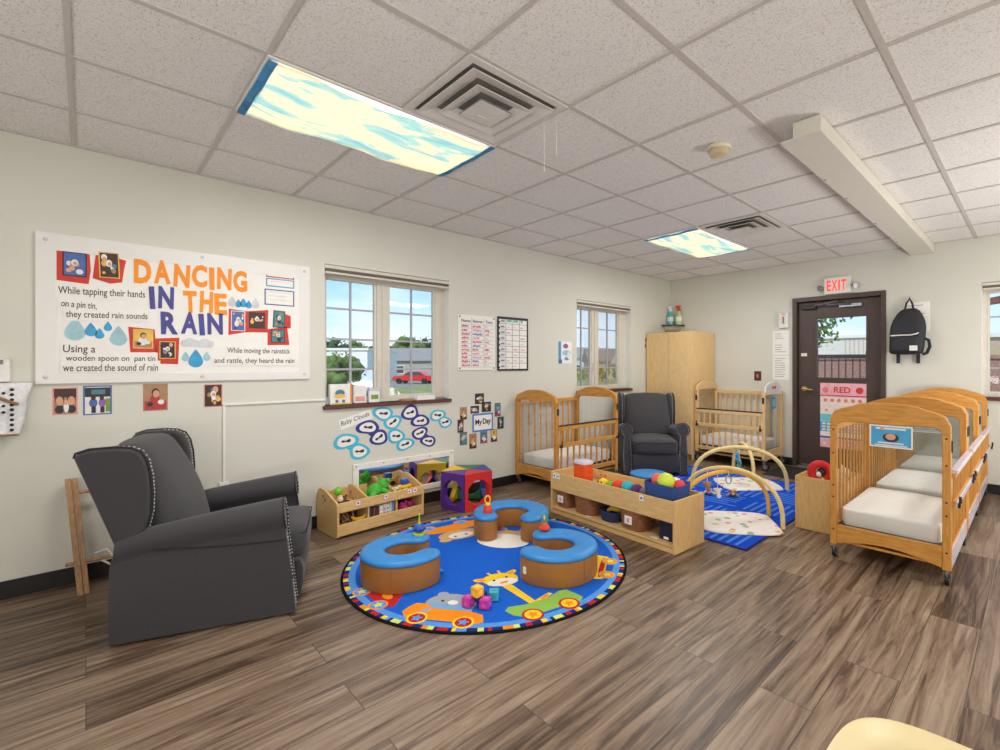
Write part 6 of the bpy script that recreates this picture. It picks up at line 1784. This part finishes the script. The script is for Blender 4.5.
def play_gym(label, loc, rot, feet, hgt, half, arch2, toys):
    t = thing('play_gym', label, 'play gym', loc, rot)
    q = MB(); rings = []
    n = 14
    def ring(k, z): return [(half[0] * k * math.copysign(abs(math.cos(a)) ** 0.35, math.cos(a)), half[1] * k * math.copysign(abs(math.sin(a)) ** 0.35, math.sin(a)), z + (0.004 * math.sin(5 * a) if 0 < z < 0.02 else 0)) for a in [2 * PI * j / 56 for j in range(56)]]
    q.loft([ring(0.985, 0.0), ring(1.0, 0.006), ring(0.985, 0.014), ring(0.93, 0.02), ring(0.7, 0.021), ring(0.3, 0.022)])
    q.build('padded_mat', M_PMAT, t, smooth=60)
    for k, (a, b) in enumerate(feet):
        q = MB(); q.tube(arch_pts(a, b, hgt - 0.03 * k, e=0.7), 0.021, 10, flat=0.8); q.build('arch', arch2 if k else M_ARCH, t, smooth=70)
    for k, (x, y, l, c, s_) in enumerate(toys):
        q = MB(); q.tube([(x, y, hgt - 0.02), (x, y, hgt - 0.02 - l)], 0.003, 5); so = q.build('toy_strap', M_WHITE, t)
        q = MB(); z = hgt - 0.02 - l
        if s_ == 'ring': q.tube([(x + 0.022 * math.cos(2 * PI * i / 18), y, z - 0.03 + 0.034 * math.sin(2 * PI * i / 18)) for i in range(18)], 0.005, 7, closed=True)
        else:
            q.ball((x, y, z - 0.03), (0.026, 0.022, 0.032), 12, 8); q.ball((x + 0.012, y - 0.005, z - 0.068), (0.02, 0.02, 0.02), 10, 7)
            for sg in (-1, 1): q.ball((x + 0.024 * sg, y, z - 0.012), 0.012, 8, 6)
        q.build('hanging_toy', c, so, smooth=70)
    return t
GZ = 0.0104
def to_local(loc, rz, pts):
    Mi = (Matrix.Translation(loc) @ Matrix.Rotation(rz, 4, 'Z')).inverted()
    return [tuple(Mi @ Vector(p)) for p in pts]
loc, rz = (-1.735, 3.865, GZ), R(38)
f = to_local(loc, rz, [(-1.42, 4.0, GZ), (-2.24, 3.88, GZ), (-1.63, 4.26, GZ), (-2.09, 3.58, GZ)])
cen = to_local(loc, rz, [(-1.86, 3.92, GZ)])[0]
play_gym('near play gym with two yellow arches and a pale patterned mat beside the bench', loc, rz, [(f[0], f[1]), (f[2], f[3])], 0.43, (0.305, 0.275), M_ARCH2,
         [(cen[0] + 0.02, cen[1] - 0.02, 0.045, M_METAL, 'ring'), (cen[0] - 0.15, cen[1] - 0.0, 0.10, P_TAN, 'animal'), (cen[0] - 0.06, cen[1] + 0.03, 0.16, M_WHITE, 'animal')])
loc, rz = (-2.22, 5.19, GZ), R(-45)
f = to_local(loc, rz, [(-1.83, 5.27, GZ), (-2.62, 4.74, GZ), (-2.19, 5.30, GZ), (-2.56, 5.60, GZ)])
cen = to_local(loc, rz, [(-2.26, 5.05, GZ)])[0]
play_gym('far play gym with a wide yellow arch and hanging blue toys near the back crib', loc, rz, [(f[0], f[1]), (f[2], f[3])], 0.43, (0.27, 0.31), M_ARCH,
         [(cen[0], cen[1], 0.05, M_BLUE, 'animal'), (cen[0] - 0.045, cen[1] + 0.03, 0.12, M_TY, 'animal'), (cen[0] + 0.05, cen[1], 0.12, M_TT, 'animal')])
for lab, x, y, m_ in (('small white plush toy lying on the blue rug between the gyms', -2.32, 4.52, M_PCR), ('small tan plush toy on the blue rug beside the white plush', -2.12, 4.62, mat('tan_plush', (176, 134, 96), 0.95))):
    soft_toy('plush_toy', lab, 'soft toy', (x, y, GZ), R(-60), m_, M_PCR, 0.6)

# ==================================================================================== PLYWOOD BIN AND RING TOY
t = thing('wooden_bin', 'plain plywood toy bin standing left of the nearest right hand crib', 'bin', (-1.20, 4.375, 0))
w, d, h = 0.182, 0.225, 0.42
MB().box(-w, w, -d, -d + 0.015, 0, h).build('front_panel', PLY['z'], t, bevel=0.003)
MB().box(-w, w, d - 0.015, d, 0, h).build('back_panel', PLY['z'], t, bevel=0.003)
for s_ in (-1, 1): MB().box(s_ * w - (0.015 if s_ > 0 else 0), s_ * w + (0 if s_ > 0 else 0.015), -d + 0.015, d - 0.015, 0, h).build('side_panel', PLY['z'], t, bevel=0.003)
MB().box(-w + 0.015, w - 0.015, -d + 0.015, d - 0.015, 0.28, 0.295).build('tray_board', PLY['x'], t)
for z in (0.04, 0.34, 0.385): MB().cyl((-w + 0.012, -d + 0.001, z), (-w + 0.012, -d - 0.001, z), 0.004, n=8).build('screw', M_GREY, t)
t = thing('ring_toy', 'red padded ring toy with a black and white face standing in the plywood bin', 'toy', (-1.22, 4.235, 0.2955), R(18))
q = MB(); q.tube([(0.064 * math.cos(2 * PI * k / 28), 0, 0.165 + 0.064 * math.sin(2 * PI * k / 28)) for k in range(28)], 0.030, 12, closed=True); q.build('ring', mat('red_plush_ring', (206, 30, 34), 0.7, var=0.12, scale=40), t, smooth=80)
q = MB(); q.ball((0, 0, 0.0675), (0.04, 0.035, 0.0675), 14, 10); q.build('body', M_PCR, t, smooth=80)
q = MB(); q.ball((0.008, -0.005, 0.165), (0.032, 0.026, 0.036), 14, 10); q.build('head', M_BLACK, t, smooth=80)
q = MB(); q.ball((-0.012, -0.022, 0.15), (0.02, 0.014, 0.022), 10, 8); q.build('muzzle', M_WHITE, t, smooth=80)
q = MB(); q.ball((0.02, -0.01, 0.11), (0.024, 0.02, 0.02), 10, 8); q.build('green_collar', M_TL, t, smooth=80)
t = thing('plush_toy', 'white plush toy lying behind the red ring in the plywood bin', 'soft toy', (-1.17, 4.42, 0.2955), R(10))
q = MB(); q.ball((0, 0, 0.08), (0.10, 0.08, 0.08), 16, 10); q.ball((0.07, 0.0, 0.145), (0.05, 0.05, 0.045), 12, 8); q.build('plush_body', M_PCR, t, smooth=80)
q = MB(); q.tube([(0.05, 0, 0.185), (0.05, 0.02, 0.2)], 0.012, 8); q.build('ear', M_PCR, t, smooth=80)

# ==================================================================================== CREAM TRAY TABLE (lower right corner)
def tray_table():
    t = thing('toddler_tray_table', 'cream plastic tray with a raised rounded rim at the lower right corner', 'tray', (0.02, 0.78, 0), R(0))
    Z = 0.70
    a, b, n = 0.26, 0.25, 64
    def rr(k, z, e=0.42):
        return [((a - 0.26 * (1 - k)) * math.copysign(abs(math.cos(q_)) ** e, math.cos(q_)), (b - 0.25 * (1 - k)) * math.copysign(abs(math.sin(q_)) ** e, math.sin(q_)), z) for q_ in [2 * PI * j / n for j in range(n)]]
    q = MB()
    q.loft([rr(0.2, Z - 0.028), rr(0.86, Z - 0.028), rr(0.965, Z - 0.018), rr(1.0, Z - 0.002), rr(0.995, Z + 0.002), rr(0.975, Z), rr(0.93, Z - 0.014), rr(0.86, Z - 0.02), rr(0.2, Z - 0.02)])
    q.build('tray', mat('cream_tray_plastic', (196, 180, 138), 0.4, var=0.02), t, smooth=60)
    MB().box(-0.2, 0.2, -0.18, 0.18, Z - 0.06, Z - 0.0285).build('apron', M_OFFWHITE, t, bevel=0.01)
    for sx_ in (-1, 1):
        for sy_ in (-1, 1):
            MB().tube([(sx_ * 0.17, sy_ * 0.15, Z - 0.05), (sx_ * 0.19, sy_ * 0.17, 0.0)], 0.016, 12).build('leg', M_OFFWHITE, t, smooth=60)
tray_table()

# ==================================================================================== WINDOW SILL THINGS
SZ = WIN1[2] + 0.0005
t = thing('picture_box', 'white cardboard box with a rainbow picture on the left of the first window sill', 'box', (-4.125, 1.545, SZ), LROT)
MB().box(-0.085, 0.095, 0, 0.172, -0.02, 0.02).build('card_box', M_PAPER, t, bevel=0.002)
q = MB(); q.cur = 0; q.disc((-0.005, 0.075), 0.06, 0.02, 0.0206, 20); q.cur = 1; q.disc((-0.005, 0.095), 0.04, 0.02, 0.0212, 18, 0.03); q.cur = 2; q.disc((-0.005, 0.070), 0.045, 0.02, 0.0216, 18, 0.02); q.cur = 3; q.disc((-0.03, 0.028), 0.014, 0.02, 0.0216, 12); q.disc((0.025, 0.028), 0.014, 0.02, 0.0216, 12); q.cur = 4; q.box(-0.075, 0.085, 0, 0.012, 0.02, 0.021); q.cur = 5; q.box(0.080, 0.095, 0.012, 0.172, 0.02, 0.021)
q.build('printed_picture', [P_WHITE, P_TEAL, P_YEL, P_PURP, M_TL, M_ORANGE], t)
t = thing('wipes_pack', 'white printed pack standing second from left on the first window sill', 'pack', (-4.125, 1.715, SZ), LROT)
MB().box(-0.055, 0.055, 0, 0.155, -0.018, 0.018).build('pack_body', M_WHITE, t, bevel=0.006)
MB().box(-0.045, 0.04, 0.02, 0.06, 0.018, 0.019).build('printed_band', P_PINK, t)
t = thing('cream_jar', 'square white labelled tub at the middle of the first window sill', 'tub', (-4.125, 1.845, SZ), LROT)
MB().box(-0.05, 0.045, 0, 0.105, -0.02, 0.02).build('tub_body', M_PAPER, t, bevel=0.006)
MB().box(-0.052, 0.047, 0.105, 0.13, -0.022, 0.022).build('lid', M_CLOUD, t, bevel=0.004)
MB().box(-0.035, 0.03, 0.03, 0.07, 0.02, 0.021).build('printed_label', P_GREEN, t)
for k, (lab, y, w_, h_, m_) in enumerate((('white stack of papers lying on the right of the first window sill', 2.34, 0.20, 0.040, M_PAPER), ('grey folder lying at the right end of the first window sill', 2.50, 0.11, 0.016, M_GREY), ('thin tan booklet lying on the sill under the right casement', 2.15, 0.13, 0.016, P_TAN))):
    q = MB(); q.box(-w_ / 2, w_ / 2, -0.035, 0.035, 0, h_ * 0.5); n0 = q.mark(); q.box(-w_ / 2 + 0.01, w_ / 2 - 0.004, -0.033, 0.03, h_ * 0.5, h_)
    tag(q.build(('paper_pad', 'folder', 'booklet')[k], m_, None, bevel=0.002, loc=(-4.115, y, SZ), rot=(0, 0, R(90))), lab, ('papers', 'folder', 'booklet')[k])

# ==================================================================================== OUTSIDE
GRD = -0.3
M_GRASS = mat('lawn_grass', (152, 152, 82), 0.95, var=0.25, scale=0.8)
M_ASPH = mat('pale_asphalt', (150, 148, 146), 0.9, var=0.1, scale=2)
struct(MB().box(-140, 60, -60, 140, GRD - 0.2, GRD).build('lawn', M_GRASS))
q = MB(); q.prism([(-12, 3), (-12, 7.0), (-31, 13.6), (-36, 23), (-42, 22), (-38, 3)], GRD - 0.01, GRD + 0.015); struct(q.build('parking_lot', M_ASPH))
q = MB(); q.box(-9, 14, 7.6, 26, GRD - 0.01, GRD + 0.015); struct(q.build('rear_yard', M_ASPH))
M_LEAFD = mat('leaf_dark', (58, 84, 46), 0.9, var=0.4, scale=3); M_LEAF = mat('leaf_mid', (96, 118, 54), 0.9, var=0.4, scale=3); M_LEAFY = mat('leaf_yellow', (150, 150, 60), 0.9, var=0.35, scale=3); M_BARK = mat('bark', (92, 72, 56), 0.9, var=0.2)
def tree(name, label, cat, x, y, h, rad, m, seed, trunk=0.35, n=70, leaves=260, group=None):
    rnd = random.Random(seed)
    t = thing(name, label, cat, (x, y, GRD), 0, group)
    q = MB(); q.tube([(0, 0, 0), (0.03 * rad, 0.02 * rad, h * trunk), (0, 0, h * 0.75)], [0.06 * rad + 0.03, 0.045 * rad + 0.02, 0.02], 8); q.build('trunk', M_BARK, t, smooth=60)
    q = MB(); zc = h * (1 + trunk) / 2; rz_ = h * (1 - trunk) / 2
    for k in range(n):
        while True:
            p = Vector((rnd.uniform(-1, 1), rnd.uniform(-1, 1), rnd.uniform(-1, 1)))
            if p.length < 0.9: break
        s_ = rnd.uniform(0.16, 0.30)
        q.ball((p.x * rad, p.y * rad, zc + p.z * rz_), (s_ * rad, s_ * rad, s_ * min(rz_, rad) * 1.0), 7, 5)
    ls = 0.07 * rad
    for k in range(leaves):
        d = Vector((rnd.gauss(0, 1), rnd.gauss(0, 1), rnd.gauss(0, 1))).normalized() * rnd.uniform(0.82, 1.12)
        c = Vector((d.x * rad, d.y * rad, zc + d.z * rz_))
        u = Vector((rnd.gauss(0, 1), rnd.gauss(0, 1), rnd.gauss(0, 1))).normalized(); v = u.orthogonal().normalized()
        q.poly([c - u * ls, c + v * ls * 0.6, c + u * ls, c - v * ls * 0.6])
    q.build('crown', m, t, smooth=80)
    return t
for k, (x, y, h, r, m_) in enumerate(((-93, 33.5, 6.6, 3.2, M_LEAFD), (-91, 37.0, 6.0, 2.8, M_LEAF), (-89, 40.0, 5.0, 2.6, M_LEAFD), (-86.5, 42.0, 5.4, 2.6, M_LEAFD), (-83.5, 44.0, 7.0, 3.0, M_LEAF), (-81, 46.5, 6.8, 3.0, M_LEAFD), (-79, 49.5, 5.4, 2.6, M_LEAF), (-95, 29.5, 6.2, 3.0, M_LEAF), (-77, 52, 6.0, 2.8, M_LEAFD))):
    if k % 2: x, y, h = x * 1.1, y * 1.1, h * 1.08
    tree('far_tree', 'green tree in the distant tree line behind the long buildings outside the first window', 'tree', x, y, h, r, m_, 100 + k, 0.2, 50, 200, 'distant tree line')
tree('leafy_shrub', 'olive green bushy tree close outside the left casement of the first window', 'tree', -20.4, 7.45, 2.1, 1.1, M_LEAF, 5, 0.15, 80, 500)
M_STUC = mat('white_stucco', (236, 232, 226), 0.85, var=0.03, scale=1); M_ROOFG = mat('grey_shingle', (158, 148, 138), 0.9, var=0.1, scale=4); M_SIDE = mat('grey_siding', (172, 168, 162), 0.8, var=0.05, scale=1)
def building(label, x, y, rz, L_, D, wall_h, roof_h, mw, mr, wins, flat=False):
    t = thing('building', label, 'building', (x, y, GRD), rz)
    MB().box(-L_ / 2, L_ / 2, -D / 2, D / 2, 0, wall_h).build('walls', mw, t)
    if flat: MB().box(-L_ / 2 - 0.15, L_ / 2 + 0.15, -D / 2 - 0.15, D / 2 + 0.15, wall_h, wall_h + 0.2).build('roof', mr, t)
    else: MB().prism([(-D / 2 - 0.4, wall_h - 0.05), (D / 2 + 0.4, wall_h - 0.05), (0.0, wall_h + roof_h)], -L_ / 2 - 0.3, L_ / 2 + 0.3, 'yz').build('roof', mr, t)
    for (u, z, w_, h_) in wins:
        wn = MB().box(u - w_ / 2, u + w_ / 2, -D / 2 - 0.05, -D / 2 + 0.02, z, z + h_).build('window', M_WHITE, t)
        MB().box(u - w_ / 2 + 0.08, u + w_ / 2 - 0.08, -D / 2 - 0.07, -D / 2 - 0.04, z + 0.08, z + h_ - 0.08).build('pane', mat('dark_pane', (70, 80, 92), 0.15), wn)
    return t
building('long white low building seen through the left casement of the first window', -48.8, 17.4, R(45), 10.5, 8, 2.9, 0.2, M_STUC, M_STUC, [(k * 1.6 - 2, 0.1, 1.0, 1.5) for k in range(4)], True)
building('low grey roofed building seen through the right casement of the first window', -58, 31.5, R(40), 20, 12, 2.1, 1.7, M_SIDE, M_ROOFG, [(0.5, 0.5, 1.2, 1.0), (-4, 0.5, 1.2, 1.0)])
building('pale grey gabled house outside the left casement of the far window', -50.5, 57.0, R(50), 8, 7, 2.6, 1.6, mat('pale_house', (198, 202, 206), 0.8), M_ROOFG, [(-1.5, 0.5, 0.9, 1.1), (0.6, 0.5, 0.9, 1.1)])
hs = building('beige gabled house with a brown roof outside the right casement of the far window', -35.6, 46.0, R(48), 7, 7, 2.0, 1.5, mat('beige_house', (184, 172, 156), 0.8), mat('brown_shingle', (134, 118, 106), 0.9, var=0.12, scale=4), [(-1.6, 0.4, 0.8, 1.2), (0.3, 0.4, 0.8, 1.2), (2.0, 0.4, 0.8, 1.2)])
MB().prism([(-1.4, 1.7), (1.4, 1.7), (0, 3.2)], -4.2, 0, 'xz').build('dormer_gable', mat('beige_house', (184, 172, 156), 0.8), hs)
for k, (x, y, h, r, m_) in enumerate(((-30.5, 34.0, 1.3, 0.8, M_LEAFY), (-28.2, 34.4, 1.5, 0.8, M_LEAFY), (-26.4, 35.0, 1.6, 0.9, M_LEAF), (-47, 48.5, 3.2, 1.5, M_LEAFY), (-30.2, 49.4, 3.6, 1.4, M_LEAFY))):
    tree('garden_shrub', ('yellow green shrub before the pale house outside the far window', 'yellow green shrub left of centre before the beige house', 'rounder green shrub before the beige house', 'tall yellow green tree left of the pale gabled house', 'yellow green tree at the right of the beige house')[k], 'shrub', x, y, h, r, m_, 300 + k, 0.1, 40, 220)
def car(label, x, y, rz, col):
    t = thing('car', label, 'car', (x, y, GRD + 0.015), rz)
    m_ = mat('car_paint_%d_%d_%d' % col, col, 0.25, var=0.02)
    q = MB(); q.prism([(-2.1, 0.35), (-2.15, 0.65), (-1.9, 0.85), (-1.0, 0.92), (-0.45, 1.35), (0.85, 1.38), (1.55, 0.98), (2.1, 0.9), (2.15, 0.5), (2.05, 0.3)], -0.85, 0.85, 'xz'); q.build('body', m_, t, bevel=0.08, segs=3)
    q = MB(); q.prism([(-0.85, 0.95), (-0.40, 1.29), (0.80, 1.31), (1.3, 0.98)], -0.865, 0.865, 'xz'); q.build('side_windows', mat('dark_pane', (70, 80, 92), 0.15), t)
    for (a, b) in ((-1.35, -0.8), (1.35, -0.8), (-1.35, 0.8), (1.35, 0.8)): MB().cyl((a, b - 0.09, 0.32), (a, b + 0.09, 0.32), 0.32, n=20).build('wheel', M_BLACK, t, smooth=40)
    return t
car('red car parked on the lot outside the right casement of the first window', -36.4, 19.8, R(40), (214, 44, 38)).scale = (0.8, 0.8, 0.75)
car('white car parked outside the left casement of the first window', -24.6, 10.05, R(155), (226, 226, 228))
car('silver grey car parked beyond the white car outside the first window', -33.0, 12.6, R(70), (158, 164, 172))
# behind the door and the right hand window
def fence(label, A, B, h, m_, slats=True):
    A, B = Vector(A), Vector(B); d = B - A; L_ = d.length; rz_ = math.atan2(d.y, d.x)
    t = thing('fence', label, 'fence', (A.x, A.y, GRD), rz_)
    for k in range(int(L_ / 1.1) + 1): MB().box(k * 1.1 - 0.045, k * 1.1 + 0.045, -0.045, 0.045, 0, h + 0.08).build('post', m_, t)
    MB().box(0, L_, -0.03, 0.03, h - 0.09, h).build('top_rail', m_, t); MB().box(0, L_, -0.03, 0.03, 0.08, 0.16).build('bottom_rail', m_, t)
    q = MB()
    for k in range(int(L_ / 0.14)): q.box(k * 0.14 + 0.06, k * 0.14 + 0.08, -0.01, 0.01, 0.15, h - 0.05)
    for z in (0.5, 0.9, 1.3): q.box(0, L_, -0.008, 0.008, z, z + 0.02)
    q.build('bars', m_, t)
fence('black metal fence on the yard behind the brown door', (-4.6, 11.6), (-1.6, 13.2), 1.85, mat('black_fence_paint', (44, 40, 44), 0.5))
M_BRICK = mat('speckled_brick', (172, 130, 112), 0.9, var=0.45, scale=30)
t = thing('brick_wall', 'low speckled brick garden wall behind the fence outside the door', 'wall', (-3.0, 14.2, GRD))
MB().box(-3.0, 3.0, -0.1, 0.1, 0, 1.75).build('wall_body', M_BRICK, t); MB().box(-3.05, 3.05, -0.14, 0.14, 1.75, 1.83).build('coping', P_TAN, t)
t = building('pale metal sided shed beyond the fence outside the door', -9.5, 41.0, R(8), 9, 6, 3.45, 0.2, mat('pale_metal_siding', (226, 216, 206), 0.7, var=0.03), M_STUC, [], True)
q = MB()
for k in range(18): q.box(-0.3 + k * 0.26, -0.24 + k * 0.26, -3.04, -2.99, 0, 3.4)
q.build('siding_ribs', mat('siding_rib_tan', (206, 190, 176), 0.8), t)  # tan rib colour, darker than the pale siding
rnd = random.Random(77)
t = thing('yard_tree', 'leafy branch of a tree at the left of the glass in the brown door', 'tree', (-3.75, 10.6, GRD))
q = MB(); q.tube([(0, 0, 0), (0.05, 0, 1.2), (0.3, -0.1, 2.0), (0.72, -0.2, 2.5)], [0.09, 0.07, 0.05, 0.02], 8); q.build('trunk', M_BARK, t, smooth=60)
q = MB()
for k in range(420):
    u = rnd.random(); c = Vector((0.15 + 0.75 * u + rnd.gauss(0, 0.16), -0.1 + rnd.gauss(0, 0.3), 1.95 + 0.62 * u + rnd.gauss(0, 0.17)))
    a = Vector((rnd.gauss(0, 1), rnd.gauss(0, 1), rnd.gauss(0, 1))).normalized(); v = a.orthogonal().normalized()
    q.poly([c - a * 0.06, c + v * 0.03, c + a * 0.06, c - v * 0.03])
q.build('foliage', M_LEAF, t)
t = thing('ride_on_toy', 'blue and white ride on toy on the yard outside the door glass', 'toy', (-2.95, 11.3, GRD + 0.015), R(20))
MB().box(-0.4, 0.4, -0.22, 0.22, 0.18, 0.75).build('body', P_BLUE, t, bevel=0.1, segs=3)
MB().box(-0.15, 0.3, -0.2, 0.2, 0.75, 1.15).build('cab', M_WHITE, t, bevel=0.08, segs=3)
for (a, b) in ((-0.25, -0.22), (0.25, -0.22), (-0.25, 0.22), (0.25, 0.22)): MB().cyl((a, b - 0.05, 0.17), (a, b + 0.05, 0.17), 0.17, n=16).build('wheel', M_BLACK, t, smooth=40)
t = thing('pergola', 'brown timber pergola post and beams outside the right hand window', 'pergola', (0.25, 8.6, GRD))
M_REDW = mat('red_brown_timber', (128, 78, 62), 0.7, var=0.15, scale=10)
for (x, y) in ((0.6, 0.0), (0.6, 1.6)): MB().box(x - 0.05, x + 0.05, y - 0.05, y + 0.05, 0, 2.6).build('post', M_REDW, t)
q = MB(); q.prism([(-0.95, 2.38), (-0.95, 2.46), (0.65, 2.72), (0.65, 2.6)], -0.06, 0.06, 'xz'); q.build('beam', M_REDW, t)
q = MB(); q.prism([(-0.95, 2.58), (-0.95, 2.66), (0.65, 2.66), (0.65, 2.58)], 1.5, 1.62, 'xz'); q.build('beam', M_REDW, t)
building('tan sided building beyond the yard outside the right hand window', 0.5, 33, R(0), 9, 5, 2.9, 0.2, mat('tan_siding', (196, 172, 142), 0.8, var=0.06), M_STUC, [], True)
car('white van parked outside the right hand window', 0.6, 19.5, R(4), (236, 230, 220))
tree('garden_shrub', 'low tan shrub at the foot of the view in the right hand window', 'shrub', -0.35, 11.0, 0.9, 0.5, M_LEAFY, 410, 0.1, 40, 200)
